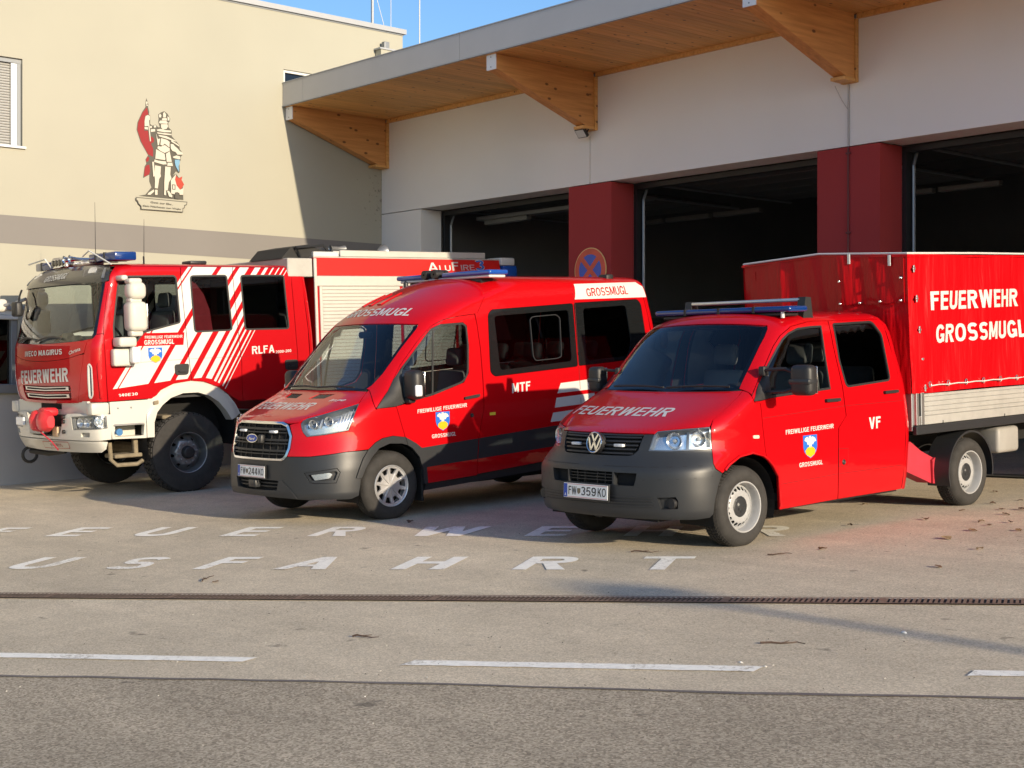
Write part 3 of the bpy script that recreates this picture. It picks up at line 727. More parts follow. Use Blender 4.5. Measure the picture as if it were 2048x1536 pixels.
# ------------------------------------------------------------------ office wing with the cream wall
wing = empty('office_wing', (XW, 8.0, 0.2)); tag(wing, 'cream plastered two storey office wing with grey band beside the garages', 'building')
WO = Vector((XW, 8.0, 0.2))
class WB(MB):
    def build(s, name, mats, parent=None, smooth=False, sharp=35):
        s.v = [tuple(Vector(v) - WO) for v in s.v]; return MB.build(s, name, mats, parent or wing, smooth, sharp)
ZT = 7.90
wf_o = (XW, 0, 0)
wallf0 = plane_f((0, -8.0, -0.2), (0, 1, 0), (0, 0, 1))     # (Y, Z) on the wall, relative to the wing's origin
Y0, Y1 = -6.0, 15.86
win1 = [(7.2, 5.13), (8.86, 5.13), (8.86, 6.44), (7.2, 6.44)]
win2 = [(5.4, 1.58), (8.79, 1.58), (8.79, 2.74), (5.4, 2.74)]
win3 = [(13.365, 6.72), (14.3, 6.72), (14.3, 6.93), (13.365, 6.93)]
drape('wall', wallf0, [(Y0, 1.5), (Y1, 1.5), (Y1, ZT), (Y0, ZT)], ['cream_plaster'], wing, holes=[win1, [(p[0], p[1]) if p[1] > 1.6 else (p[0], 1.58) for p in win2], win3], grid=3.0, thick=.14, step=50)
drape('grey_band', wallf0, [(Y0, 3.71), (YF - .01, 3.71), (YF - .01, 4.125), (Y0, 4.125)], 'grey_plaster', wing, grid=3, step=50, off=.003)
WB().box((XW - .3, Y0, -1.5), (XW - .004, Y1, 1.502)).build('plinth', 'plinth_grey')
WB().box((XW - 9, Y1 - .3, -1), (XW - .15, Y1 - .02, ZT)).build('end_wall', 'cream_plaster')
WB().box((XW - 9, Y0, -1), (XW - 8.7, Y1, ZT)).build('back_wall', 'cream_plaster')
WB().box((XW - .145, Y0, ZT - .4), (XW - .141, Y1, ZT)).build('wall_core', 'grey_plaster')
WB().box((XW - 9, Y0, ZT), (XW + .05, Y1 + .05, ZT + .085)).build('coping', 'coping_metal')
WB().box((XW - 9, Y0, ZT - .025), (XW + .012, Y1 + .015, ZT - .001)).build('coping_shadow_gap', 'grey_frame')
# window with roller shutter
wd = empty('window', Vector((XW, 8.0, 5.7)) - WO, wing)
W1 = Vector((XW, 8.0, 5.7))
def wl_(mb, name, mat): mb.v = [tuple(Vector(v) - W1) for v in mb.v]; return MB.build(mb, name, mat, wd)
m_ = MB(); m_.box((XW - .13, 8.80, 5.135), (XW - .05, 8.855, 6.435)); wl_(m_, 'jamb', 'grey_frame')
m_ = MB(); m_.box((XW - .12, 8.71, 5.15), (XW - .055, 8.798, 6.37)); wl_(m_, 'guide_rail', 'alu_frame')
m_ = MB(); m_.box((XW - .13, 7.2, 6.375), (XW - .045, 8.86, 6.436)); wl_(m_, 'jamb', 'grey_frame')
m_ = MB(); m_.box((XW - .10, 7.2, 5.115), (XW + .045, 8.90, 5.148)); wl_(m_, 'sill', 'alu_frame')
slat_me = None
for i in range(31):
    if slat_me is None:
        q = MB(); q.prism([(XW - .118, 0), (XW - .100, .003), (XW - .092, .018), (XW - .100, .034), (XW - .118, .036)], 1, 7.2, 8.708)
        q.v = [tuple(Vector(v) - Vector((XW, 8, 0))) for v in q.v]; slat_me = q.mesh('slat', 'shutter_slat')
    o = link('slat', slat_me, wd); o.location = (0, 0, 5.152 + i * .0395 - 5.7)
# ground floor window
wd = empty('window', Vector((XW, 8.0, 2.1)) - WO, wing); W1 = Vector((XW, 8.0, 2.1))
m_ = MB(); m_.box((XW - .10, 5.4, 1.66), (XW - .094, 8.70, 2.6)); wl_(m_, 'pane', 'window_glass')
m_ = MB(); m_.box((XW - .3, 5.4, 1.66), (XW - .29, 8.70, 2.6)); wl_(m_, 'blind', 'dark_inner')
m_ = MB(); m_.rbox((XW - .12, 8.70, 1.62), (XW - .01, 8.789, 2.6), .008, 1); wl_(m_, 'frame', 'grey_frame')
m_ = MB(); m_.rbox((XW - .12, 5.4, 2.6), (XW + .03, 8.785, 2.66), .008, 1); wl_(m_, 'frame', 'white_frame')
m_ = MB(); m_.rbox((XW - .12, 5.4, 2.662), (XW + .015, 8.785, 2.738), .008, 1); wl_(m_, 'frame', 'white_frame')
m_ = MB(); m_.box((XW + .002, 5.3, 2.742), (XW + .06, 8.9, 2.80)); wl_(m_, 'head_trim', 'grey_frame')
m_ = MB(); m_.rbox((XW - .1, 5.4, 1.52), (XW + .07, 8.86, 1.655), .008, 1); wl_(m_, 'sill', 'grey_frame')
# narrow window behind the canopy edge
wd = empty('window', Vector((XW, 13.8, 6.8)) - WO, wing); W1 = Vector((XW, 13.8, 6.8))
m_ = MB(); m_.box((XW - .09, 13.40, 6.72), (XW - .08, 14.3, 6.89)); wl_(m_, 'pane', 'window_glass')
m_ = MB(); m_.box((XW - .10, 13.37, 6.885), (XW - .03, 14.29, 6.928)); wl_(m_, 'frame', 'white_frame')
m_ = MB(); m_.box((XW - .10, 13.368, 6.722), (XW - .03, 13.41, 6.884)); wl_(m_, 'frame', 'white_frame')
m_ = MB(); m_.box((XW - .4, 13.2, 6.5), (XW - .39, 14.5, 7.1)); wl_(m_, 'blind', 'dark_inner')
# roof things on the wing wall
vent = empty('vent_box', (XW + .02, 15.47, 7.45)); tag(vent, 'small cream vent box with grey cowl on the wall corner', 'vent')
MB().box((0, -.22, -.5), (.16, .28, .07)).build('housing', 'cream_plaster', vent)
MB().box((-.01, -.25, .072), (.18, .30, .10)).build('lid', 'coping_metal', vent)
MB().rbox((.03, -.12, .10), (.13, -.01, .23), .012, 2).build('cowl', 'grey_frame', vent)
# masts
mt = empty('antenna_mast', (-22.0, 15.95, ZT + .08)); tag(mt, 'grey tubular antenna mast with thin cable on the wing roof', 'mast')
MB().tube([(0, 0, 0), (0, 0, 2.6)], .028, 10).build('pole', 'galv', mt, True)
MB().tube([(.0, .03, 1.1), (0, .12, .75), (0, .26, .35), (0, .28, 0)], .006, 5).build('cable', 'white_frame', mt, True)
for lab, lc, h in (('thin white rod antenna behind the canopy roof', (-22.0, 17.05, 6.6), 2.4), ('short thin rod antenna at the roof corner', (-21.2, 15.78, ZT + .085), 0.62)):
    a = empty('rod_antenna', lc); tag(a, lab, 'antenna')
    MB().tube([(0, 0, 0), (0, 0, h)], .012 if h > 1 else .006, 6).build('rod', 'white_frame', a, True)
    MB().lathe([(0, 0), (0, .04), (.06, .025), (.06, 0)], 10, 2).build('foot', 'galv', a)

# painted emblem of a standard bearer on the wing wall
MURAL = [
 ('grey', [(10.852, 6.121), (10.888, 6.026), (10.881, 5.986), (10.902, 5.909), (10.895, 5.868), (10.917, 5.858), (10.917, 5.725), (10.953, 5.703), (11.011, 5.723), (11.055, 5.688), (11.084, 5.692), (11.055, 5.768), (11.062, 5.822), (11.055, 5.888), (11.099, 5.926), (11.158, 5.954), (11.217, 5.921), (11.264, 5.846), (11.254, 5.802), (11.231, 5.782), (11.234, 5.709), (11.291, 5.662), (11.291, 5.575), (11.424, 5.449), (11.432, 5.382), (11.484, 5.327), (11.477, 5.293), (11.447, 5.263), (11.447, 5.209), (11.424, 5.18), (11.432, 5.019), (11.409, 4.997), (11.365, 5.026), (11.313, 4.954), (11.365, 4.993), (11.484, 4.849), (11.496, 4.581), (10.715, 4.582), (10.837, 4.613), (10.939, 4.734), (10.902, 4.823), (10.902, 4.929), (10.794, 4.866), (10.823, 5.054), (10.852, 5.096), (10.837, 5.161), (10.881, 5.232), (10.751, 5.429), (10.686, 5.606), (10.701, 5.726), (10.78, 5.894), (10.837, 5.98), (10.834, 6.046)]),
 ('red', [(10.863, 5.977), (10.888, 5.868), (10.837, 5.848), (10.823, 5.807), (10.816, 5.674), (10.816, 5.608), (10.881, 5.615), (10.902, 5.452), (10.939, 5.536), (10.982, 5.501), (10.982, 5.454), (10.931, 5.416), (10.968, 5.347), (10.968, 5.214), (10.881, 5.245), (10.765, 5.431), (10.698, 5.608), (10.711, 5.721), (10.787, 5.888)]),
 ('red', [(10.873, 5.211), (10.902, 5.194), (10.888, 5.14), (10.852, 5.123), (10.844, 5.155)]),
 ('red', [(10.852, 5.07), (10.902, 5.088), (10.917, 4.984), (10.895, 4.929), (10.811, 4.888), (10.823, 5.027)]),
 ('red2', [(11.35, 4.971), (11.409, 4.923), (11.477, 4.956), (11.462, 4.901), (11.507, 4.831), (11.477, 4.781), (11.432, 4.737), (11.395, 4.788), (11.335, 4.849), (11.335, 4.916)]),
 ('cream', [(10.844, 6.067), (10.869, 6.064), (10.873, 6.038), (10.852, 6.022), (10.84, 6.04)]),
 ('cream', [(10.847, 6.019), (10.873, 6.022), (10.878, 6.004), (10.855, 5.996)]),
 ('cream', [(10.837, 5.835), (10.873, 5.857), (10.91, 5.85), (10.91, 5.791), (10.888, 5.768), (10.902, 5.697), (10.823, 5.675), (10.82, 5.754)]),
 ('cream', [(10.876, 5.767), (10.895, 5.773), (10.928, 5.455), (10.912, 5.451)]),
 ('cream', [(10.816, 5.661), (10.873, 5.67), (10.878, 5.631), (10.823, 5.632)]),
 ('cream', [(10.91, 5.691), (10.942, 5.695), (10.942, 5.662), (10.912, 5.659)]),
 ('cream', [(10.975, 5.706), (11.011, 5.713), (11.019, 5.684), (10.982, 5.673)]),
 ('cream', [(10.924, 5.64), (10.997, 5.655), (11.0, 5.616), (10.924, 5.598)]),
 ('cream', [(11.062, 5.762), (11.084, 5.796), (11.187, 5.804), (11.217, 5.781), (11.209, 5.76), (11.084, 5.752)]),
 ('cream', [(11.121, 5.836), (11.195, 5.851), (11.205, 5.81), (11.114, 5.804)]),
 ('cream', [(11.062, 5.875), (11.084, 5.905), (11.106, 5.881), (11.099, 5.847), (11.07, 5.843)]),
 ('cream', [(11.136, 5.918), (11.158, 5.94), (11.187, 5.904), (11.18, 5.856), (11.136, 5.851)]),
 ('cream', [(11.209, 5.88), (11.246, 5.858), (11.246, 5.817), (11.217, 5.811)]),
 ('cream', [(11.099, 5.74), (11.209, 5.753), (11.22, 5.721), (11.195, 5.678), (11.128, 5.66), (11.099, 5.693)]),
 ('cream', [(11.019, 5.644), (11.084, 5.665), (11.18, 5.656), (11.276, 5.66), (11.268, 5.633), (11.158, 5.62), (11.041, 5.627)]),
 ('cream', [(11.026, 5.605), (11.158, 5.607), (11.28, 5.607), (11.279, 5.587), (11.172, 5.582), (11.041, 5.587)]),
 ('cream', [(11.048, 5.568), (11.187, 5.563), (11.35, 5.508), (11.357, 5.493), (11.217, 5.52), (11.07, 5.544)]),
 ('cream', [(11.276, 5.513), (11.409, 5.447), (11.417, 5.421), (11.276, 5.486)]),
 ('cream', [(11.011, 5.59), (11.041, 5.501), (11.084, 5.512), (11.062, 5.41), (11.041, 5.401)]),
 ('cream', [(11.099, 5.52), (11.202, 5.505), (11.246, 5.476), (11.243, 5.389), (11.158, 5.44), (11.121, 5.403), (11.084, 5.419)]),
 ('cream', [(11.041, 5.388), (11.099, 5.387), (11.158, 5.42), (11.246, 5.376), (11.246, 5.336), (11.158, 5.293), (11.084, 5.319), (11.033, 5.354)]),
 ('cream', [(11.011, 5.338), (11.158, 5.28), (11.172, 5.202), (11.165, 5.181), (10.997, 5.188)]),
 ('cream', [(11.18, 5.282), (11.246, 5.329), (11.283, 5.166), (11.195, 5.157)]),
 ('cream', [(10.985, 5.176), (11.041, 5.162), (11.18, 5.162), (11.195, 5.117), (11.128, 5.108), (10.975, 5.135)]),
 ('cream', [(11.209, 5.145), (11.288, 5.153), (11.302, 5.101), (11.202, 5.095)]),
 ('cream', [(11.261, 5.445), (11.305, 5.449), (11.335, 5.419), (11.38, 5.39), (11.424, 5.348), (11.477, 5.327), (11.469, 5.299), (11.38, 5.29), (11.35, 5.327), (11.291, 5.341), (11.264, 5.378)]),
 ('cream', [(11.298, 5.248), (11.365, 5.275), (11.424, 5.267), (11.432, 5.228), (11.409, 5.219), (11.313, 5.229)]),
 ('blue', [(11.335, 5.205), (11.417, 5.213), (11.424, 5.167), (11.402, 5.111), (11.409, 5.017), (11.377, 5.061), (11.35, 5.105), (11.335, 5.158)]),
 ('cream', [(10.942, 5.132), (10.971, 5.135), (10.989, 4.911), (10.96, 4.902)]),
 ('cream', [(10.989, 5.083), (11.092, 5.074), (11.084, 4.96), (11.092, 4.92), (11.062, 4.878), (11.041, 4.743), (11.038, 4.723), (10.985, 4.725), (10.989, 4.831), (10.982, 4.937)]),
 ('cream', [(11.165, 5.081), (11.261, 5.083), (11.254, 4.962), (11.276, 4.904), (11.231, 4.84), (11.209, 4.711), (11.15, 4.699), (11.15, 4.833), (11.158, 4.953)]),
 ('cream', [(10.989, 4.699), (11.033, 4.702), (11.033, 4.623), (10.989, 4.619)]),
 ('cream', [(10.968, 4.703), (10.975, 4.671), (10.91, 4.612), (10.859, 4.61), (10.873, 4.636)]),
 ('cream', [(11.146, 4.699), (11.18, 4.702), (11.18, 4.628), (11.146, 4.632)]),
 ('cream', [(11.195, 4.703), (11.231, 4.7), (11.291, 4.631), (11.283, 4.604), (11.231, 4.613)]),
 ('cream', [(11.357, 4.985), (11.261, 4.869), (11.268, 4.663), (11.328, 4.658), (11.335, 4.688), (11.409, 4.688), (11.417, 4.655), (11.477, 4.66), (11.484, 4.769), (11.424, 4.736), (11.365, 4.798), (11.335, 4.89)]),
 ('grey', [(11.283, 4.811), (11.343, 4.81), (11.343, 4.729), (11.283, 4.727)]),
 ('cream', [(11.298, 4.799), (11.328, 4.798), (11.328, 4.741), (11.298, 4.739)]),
 ('grey', [(11.335, 4.668), (11.365, 4.698), (11.402, 4.687), (11.409, 4.587), (11.335, 4.588)]),
 ('grey', [(10.662, 4.558), (11.552, 4.556), (11.544, 4.504), (11.507, 4.488), (11.507, 4.454), (11.477, 4.438), (11.477, 4.38), (10.747, 4.372), (10.744, 4.42), (10.701, 4.456), (10.686, 4.494), (10.662, 4.506)]),
 ('creamw', [(10.675, 4.546), (11.538, 4.544), (11.532, 4.514), (11.493, 4.497), (11.495, 4.462), (11.465, 4.447), (11.465, 4.393), (10.76, 4.383), (10.755, 4.428), (10.711, 4.466), (10.698, 4.505), (10.675, 4.516)]),
]

mur = empty('wall_emblem', Vector((XW, 11.1, 5.2)) - WO, wing)
mf = plane_f((0, -11.1, -5.2), (0, 1, 0), (0, 0, 1))
mm = {'grey': 'mural_grey', 'red': 'mural_red', 'red2': 'mural_fire', 'blue': 'mural_blue', 'cream': 'mural_cream', 'creamw': 'cream_plaster'}
mn = {'grey': 'outline_shape', 'red': 'flag', 'red2': 'flames', 'blue': 'water', 'cream': 'light_shape', 'creamw': 'scroll'}
for i, (c, pl) in enumerate(MURAL):
    drape(mn[c], mf, pl, mm[c], mur, grid=5, step=9, off=.003 + .0006 * i)
lettering('motto', 'Gott zur Ehr,', mf, (10.905, 4.484), (11.285, 4.478), .042, 'mural_grey', mur, bold=0.012, off=.04)
lettering('motto', 'dem N\u00e4chsten zur Wehr', mf, (10.77, 4.420), (11.442, 4.414), .040, 'mural_grey', mur, bold=0.012, off=.04)

# ------------------------------------------------------------------ vehicle body surfaces
def pchip(xs, ys):
    xs = np.array(xs, float); ys = np.array(ys, float); h = np.diff(xs); d = np.diff(ys) / h; n = len(xs); m = np.zeros(n)
    for i in range(1, n - 1):
        if d[i-1] * d[i] > 0:
            w1 = 2 * h[i] + h[i-1]; w2 = h[i] + 2 * h[i-1]; m[i] = (w1 + w2) / (w1 / d[i-1] + w2 / d[i])
    m[0] = d[0]; m[-1] = d[-1]
    def f(x):
        x = np.clip(x, xs[0], xs[-1]); i = np.clip(np.searchsorted(xs, x, side='right') - 1, 0, n - 2); t = (x - xs[i]) / h[i]
        return ys[i]*(2*t**3-3*t**2+1) + h[i]*m[i]*(t**3-2*t**2+t) + ys[i+1]*(-2*t**3+3*t**2) + h[i]*m[i+1]*(t**3-t**2)
    return f

class Surf:
    """body skin of a vehicle (half, x >= 0; y to the rear): rows of plan contours.
    row = (v, z, front y, half width, front bow, corner depth, corner power, crown, rear y)"""
    def __init__(s, rows):
        a = np.array(rows, float); s.k = [pchip(a[:, 0], a[:, j]) for j in range(1, 9)]; s.v0, s.v1 = a[0, 0], a[-1, 0]
    def par(s, v): return [k(v) for k in s.k]
    def fy(s, xi, P):
        z, yf, w, b, c, p, cr, ye = P; xi = np.clip(xi, 0, 1)
        return yf + b * xi**2 + c * (1 - np.maximum(1 - xi**p, 0)**(1 / p))
    def pt(s, v, u):
        """u 0..1 centre to corner, 1..2 along the side, 2..3 round the rear to the centre"""
        v = np.asarray(v, float); u = np.asarray(u, float); P = s.par(v); z, yf, w, b, c, p, cr, ye = P
        xi = np.where(u <= 1, np.sin(np.clip(u, 0, 1) * np.pi / 2), 1.0)
        ys = yf + b + c; y = np.where(u <= 1, s.fy(xi, P), ys + (np.clip(u, 1, 2) - 1) * np.maximum(ye - ys, 0.01))
        t = np.clip(u - 2, 0, 1) * np.pi / 2; eta = np.where(u > 2, np.cos(t), xi); y = np.where(u > 2, np.maximum(ye, ys + .01) + .10 * np.maximum(1 - eta**6, 0)**(1 / 6), y)
        x = w * eta
        return np.stack([x, y, z + cr * (1 - eta**2)], -1)
    def A(s, Q):
        """(a, v) coordinates, a = x + y along the contour"""
        Q = np.asarray(Q, float); a, v = Q[:, 0], Q[:, 1]; P = s.par(v); z, yf, w, b, c, p, cr, ye = P
        lo = np.zeros(len(a)); hi = np.ones(len(a))
        for _ in range(40):
            m = (lo + hi) / 2; g = w * m + s.fy(m, P); k = g < a; lo = np.where(k, m, lo); hi = np.where(k, hi, m)
        xi = (lo + hi) / 2; ys = yf + b + c; side = a >= w + ys
        xi = np.where(side, 1.0, xi); y = np.where(side, a - w, s.fy(xi, P)); x = w * xi
        return np.stack([x, y, z + cr * (1 - xi**2)], -1)
    def X(s, Q):
        """(x, v) coordinates on the front"""
        Q = np.asarray(Q, float); x, v = Q[:, 0], Q[:, 1]; P = s.par(v); w = P[2]; xi = np.clip(np.abs(x) / w, 0, 1)
        return np.stack([np.sign(x) * xi * w, s.fy(xi, P), P[0] + P[6] * (1 - xi**2)], -1)
    def wrap(s, kind):
        g = {'A': s.A, 'X': s.X}[kind]; e = 1.5e-3
        def f(Q):
            Q = np.asarray(Q, float); p = g(Q)
            du = g(Q + [e, 0]) - g(Q - [e, 0]); dv = g(Q + [0, e]) - g(Q - [0, e]); n = np.cross(du, dv)
            L = np.linalg.norm(n, axis=1, keepdims=True); n = n / np.maximum(L, 1e-12)
            # outward
            c = np.stack([np.zeros(len(p)), np.full(len(p), 1.2), np.full(len(p), 0.9)], 1); sg = np.sign(np.einsum('ij,ij->i', n, p - c)); sg[sg == 0] = 1
            return p, n * sg[:, None]
        return f
    def side(s, y, v):
        """convert side coordinates (y, v) to (a, v)"""
        P = s.par(np.array([v], float)); z, yf, w, b, c, p, cr, ye = [float(q[0]) for q in P]
        if y >= yf + b + c: return (w + y, v)
        lo, hi = 0.0, 1.0
        for _ in range(40):
            m = (lo + hi) / 2
            if s.fy(np.array([m]), P)[0] < y: lo = m
            else: hi = m
        return (w * lo + y, v)

VW_ROWS = [
 (.24,.24,-.78,.93,.10,.60,3.2,0,2.21),(.32,.32,-.835,.955,.10,.60,3.3,0,2.215),(.50,.50,-.85,.963,.10,.60,3.3,0,2.24),(.65,.65,-.845,.963,.10,.60,3.3,0,2.26),
 (.74,.74,-.805,.96,.12,.66,3.2,0,2.275),(.82,.82,-.77,.957,.15,.72,3.0,0,2.28),(.90,.90,-.745,.954,.15,.70,3.0,0,2.285),(.96,.96,-.705,.952,.13,.64,3.1,0,2.28),
 (1.02,1.02,-.57,.95,.09,.52,3.4,0,2.275),(1.10,1.10,-.37,.947,.07,.46,4.0,0,2.265),(1.18,1.18,-.17,.944,.07,.41,4.5,0,2.25),(1.25,1.25,-.01,.938,.075,.37,4.6,0,2.24),
 (1.285,1.285,.05,.932,.08,.36,4.6,-.015,2.235),(1.50,1.50,.272,.885,.08,.30,4.5,.01,2.21),(1.80,1.80,.575,.80,.09,.26,4.0,.04,2.175),
 (1.86,1.855,.65,.755,.10,.30,3.5,.035,2.13),(1.92,1.895,.76,.67,.11,.30,3.2,.025,2.08),(2.0,1.92,.95,.46,.10,.25,3.,.012,2.02),(2.1,1.932,1.15,.15,.03,.1,3.,.003,1.98),(2.15,1.935,1.25,.004,.0,.01,3.,0,1.97)]
FORD_ROWS = [
 (.22,.22,-.93,1.0,.12,.62,3.2,0,3.92),(.34,.34,-.985,1.03,.12,.64,3.2,0,3.94),(.55,.55,-.985,1.035,.12,.66,3.1,0,3.96),(.68,.68,-.99,1.03,.13,.70,3.0,0,3.97),
 (.886,.886,-.955,1.026,.14,.75,3.0,0,3.98),(1.03,1.03,-.92,1.022,.14,.72,3.1,0,3.98),(1.08,1.08,-.84,1.02,.13,.66,3.3,0,3.98),(1.15,1.15,-.66,1.017,.12,.58,3.6,0,3.98),
 (1.25,1.25,-.40,1.01,.10,.52,4.0,0,3.975),(1.33,1.33,-.21,1.002,.09,.46,4.4,0,3.97),(1.60,1.60,.05,.975,.10,.41,4.6,.0,4.0),(2.03,2.03,.46,.915,.12,.38,4.0,.03,3.97),
 (2.20,2.19,.72,.888,.14,.44,3.5,.045,3.95),(2.36,2.345,1.08,.86,.18,.6,3.0,.05,3.93),(2.44,2.45,1.38,.80,.2,.6,3.0,.04,3.91),(2.50,2.51,1.68,.64,.15,.5,3.0,.025,3.88),(2.56,2.54,1.95,.3,.05,.2,3.0,.008,3.86),(2.60,2.55,2.1,.004,0,.01,3.0,0,3.86)]
IV_ROWS = [
 (1.16,1.16,-1.33,1.22,.10,.20,4.6,0,1.92),(1.35,1.35,-1.395,1.24,.10,.20,4.6,0,1.92),(1.60,1.60,-1.42,1.25,.10,.20,4.6,0,1.92),(1.95,1.95,-1.41,1.25,.10,.20,4.6,0,1.915),
 (2.05,2.05,-1.385,1.248,.10,.20,4.6,0,1.91),(2.65,2.65,-1.225,1.23,.10,.20,5.,0,1.85),(2.80,2.80,-1.19,1.22,.10,.20,5.,0,1.83),(2.90,2.90,-1.10,1.21,.10,.22,4.3,.01,1.83),
 (2.96,2.965,-1.02,1.17,.10,.25,3.8,.015,1.82),(3.0,2.995,-.88,1.06,.10,.25,3.4,.015,1.79),(3.05,3.012,-.6,.6,.05,.2,3.0,.006,1.76),(3.08,3.02,-.4,.004,0,.01,3.0,0,1.75)]
IVB_ROWS = [
 (.58,.58,-1.30,1.22,.08,.20,4.5,0,-.95),(.66,.66,-1.34,1.24,.08,.20,4.5,0,-.95),(.76,.76,-1.40,1.25,.09,.22,4.5,0,-.95),(.95,.95,-1.42,1.255,.09,.22,4.5,0,-.95),(1.08,1.08,-1.41,1.25,.09,.22,4.5,0,-.95),(1.12,1.12,-1.36,1.24,.09,.22,4.5,0,-.95)]

# ------------------------------------------------------------------ vehicle materials and shared builders
def paint(name, col, rough=0.45, coat=0.7):
    """outside paint with clear coat; the inner face of the panel is dark trim"""
    m, nt, b = new_mat(name); n, l = nt.nodes, nt.links
    tc = n.new('ShaderNodeTexCoord')
    nz = n.new('ShaderNodeTexNoise'); nz.inputs['Scale'].default_value = 2.3; nz.inputs['Detail'].default_value = 7; nz.inputs['Roughness'].default_value = 0.7; l.new(tc.outputs['Object'], nz.inputs['Vector'])
    mr = n.new('ShaderNodeMapRange'); mr.inputs[1].default_value = 0.35; mr.inputs[2].default_value = 0.75; mr.inputs[3].default_value = 0.01; mr.inputs[4].default_value = 0.07; l.new(nz.outputs[0], mr.inputs[0])
    l.new(mr.outputs[0], b.inputs['Coat Roughness'])
    geo = n.new('ShaderNodeNewGeometry'); mx = n.new('ShaderNodeMix'); mx.data_type = 'RGBA'; l.new(geo.outputs['Backfacing'], mx.inputs[0]); mx.inputs[6].default_value = (*col, 1); mx.inputs[7].default_value = (0.03, 0.03, 0.033, 1)
    l.new(mx.outputs[2], b.inputs['Base Color']); b.inputs['Roughness'].default_value = rough; b.inputs['Specular IOR Level'].default_value = 0.08
    cw = n.new('ShaderNodeMapRange'); cw.inputs[3].default_value = coat; cw.inputs[4].default_value = 0.0; l.new(geo.outputs['Backfacing'], cw.inputs[0]); l.new(cw.outputs[0], b.inputs['Coat Weight'])
    bz = n.new('ShaderNodeTexNoise'); bz.inputs['Scale'].default_value = 9; bz.inputs['Detail'].default_value = 2; l.new(tc.outputs['Object'], bz.inputs['Vector'])
    bp = n.new('ShaderNodeBump'); bp.inputs['Strength'].default_value = 0.02; bp.inputs['Distance'].default_value = 0.05; l.new(bz.outputs[0], bp.inputs['Height']); l.new(bp.outputs[0], b.inputs['Coat Normal'])
    return m
paint('red_paint', (0.46, 0.0015, 0.005))
paint('truck_red', (0.42, 0.004, 0.008))
paint('cream_white', (0.56, 0.545, 0.49), 0.45, 0.5)
pm('film_white', (0.60, 0.60, 0.58), 0.35, coat=0.3)
pm('bumper_grey', (0.023, 0.025, 0.028), 0.42, bump=0.05, bscale=900, var=0.08, vscale=3)
pm('chrome', (0.75, 0.76, 0.78), 0.12, 1.0)
pm('satin_alu', (0.62, 0.62, 0.61), 0.35, 0.9, var=0.06, vscale=3)
pm('board_alu', (0.60, 0.60, 0.57), 0.45, 0.55, var=0.10, vscale=5)
pm('tyre', (0.030, 0.028, 0.026), 0.85, bump=0.15, bscale=60, var=0.3, vscale=9)
pm('steel_white', (0.36, 0.365, 0.37), 0.4, 0.1, coat=0.2, var=0.05)
pm('wheel_silver', (0.58, 0.58, 0.58), 0.35, 0.6)
pm('wheel_dark', (0.26, 0.27, 0.28), 0.4, 0.6, var=0.1)
pm('lamp_chrome', (0.86, 0.87, 0.88), 0.22, 0.75)
pm('lamp_grey', (0.28, 0.29, 0.30), 0.3, 0.6)
pm('amber_lens', (0.80, 0.55, 0.45), 0.2, coat=0.5)
pm('blue_lens', (0.012, 0.075, 0.36), 0.12, coat=0.6)
pm('blue_lens_dark', (0.006, 0.035, 0.17), 0.12, coat=0.5)
pm('clear_lens_solid', (0.70, 0.72, 0.74), 0.15, coat=0.6)
pm('interior_dark', (0.030, 0.031, 0.034), 0.7, var=0.15)
pm('interior_grey', (0.15, 0.155, 0.16), 0.8, var=0.1, bump=0.1, bscale=300)
pm('headliner', (0.35, 0.34, 0.32), 0.9)
pm('plate_white', (0.78, 0.78, 0.77), 0.4); pm('plate_blue', (0.01, 0.06, 0.38), 0.4); pm('plate_ink', (0.012, 0.012, 0.014), 0.5); pm('plate_red', (0.55, 0.02, 0.02), 0.5)
pm('crest_blue', (0.02, 0.14, 0.55), 0.4); pm('crest_gold', (0.80, 0.42, 0.01), 0.4)
pm('dull_red_steel', (0.46, 0.03, 0.05), 0.5, var=0.15, vscale=7)
pm('yellow_label', (0.75, 0.6, 0.05), 0.5)
pm('blue_plug', (0.04, 0.16, 0.36), 0.5)
pm('axle_dirt', (0.20, 0.165, 0.11), 0.9, var=0.3, vscale=12)
glass('screen_glass', (0.84, 0.90, 0.90)); glass('side_glass', (0.62, 0.68, 0.68)); glass('dark_glass', (0.36, 0.40, 0.41)); glass('lamp_lens', (0.93, 0.95, 0.96), 0.6)
pm('black_glass', (0.010, 0.011, 0.012), 0.06, coat=0.5)
def tarp_mat(name, col):
    m = pm(name, col, 0.5, coat=0.25, spec=0.12); nt = m.node_tree; n, l = nt.nodes, nt.links; b = n['Principled BSDF']
    tc = n.new('ShaderNodeTexCoord'); mp = n.new('ShaderNodeMapping'); mp.inputs['Scale'].default_value = (2.2, 2.2, 0.35); l.new(tc.outputs['Object'], mp.inputs[0])
    z1 = n.new('ShaderNodeTexNoise'); z1.inputs['Scale'].default_value = 2.6; z1.inputs['Detail'].default_value = 3; l.new(mp.outputs[0], z1.inputs['Vector'])
    bp = n.new('ShaderNodeBump'); bp.inputs['Strength'].default_value = 0.6; bp.inputs['Distance'].default_value = 0.10; l.new(z1.outputs[0], bp.inputs['Height']); l.new(bp.outputs[0], b.inputs['Normal']); return m
tarp_mat('tarp_red', (0.46, 0.0015, 0.005))

GXV = -0.006
def veh_matrix(X0, Y0):
    n = Vector((-GXV, -GY, 1)).normalized(); ey = Vector((0, 1, GY)).normalized(); ex = ey.cross(n)
    M = Matrix.Identity(4)
    for i in range(3): M[i][0], M[i][1], M[i][2] = ex[i], ey[i], n[i]
    M[0][3], M[1][3], M[2][3] = X0, Y0, gz(X0, Y0); return M

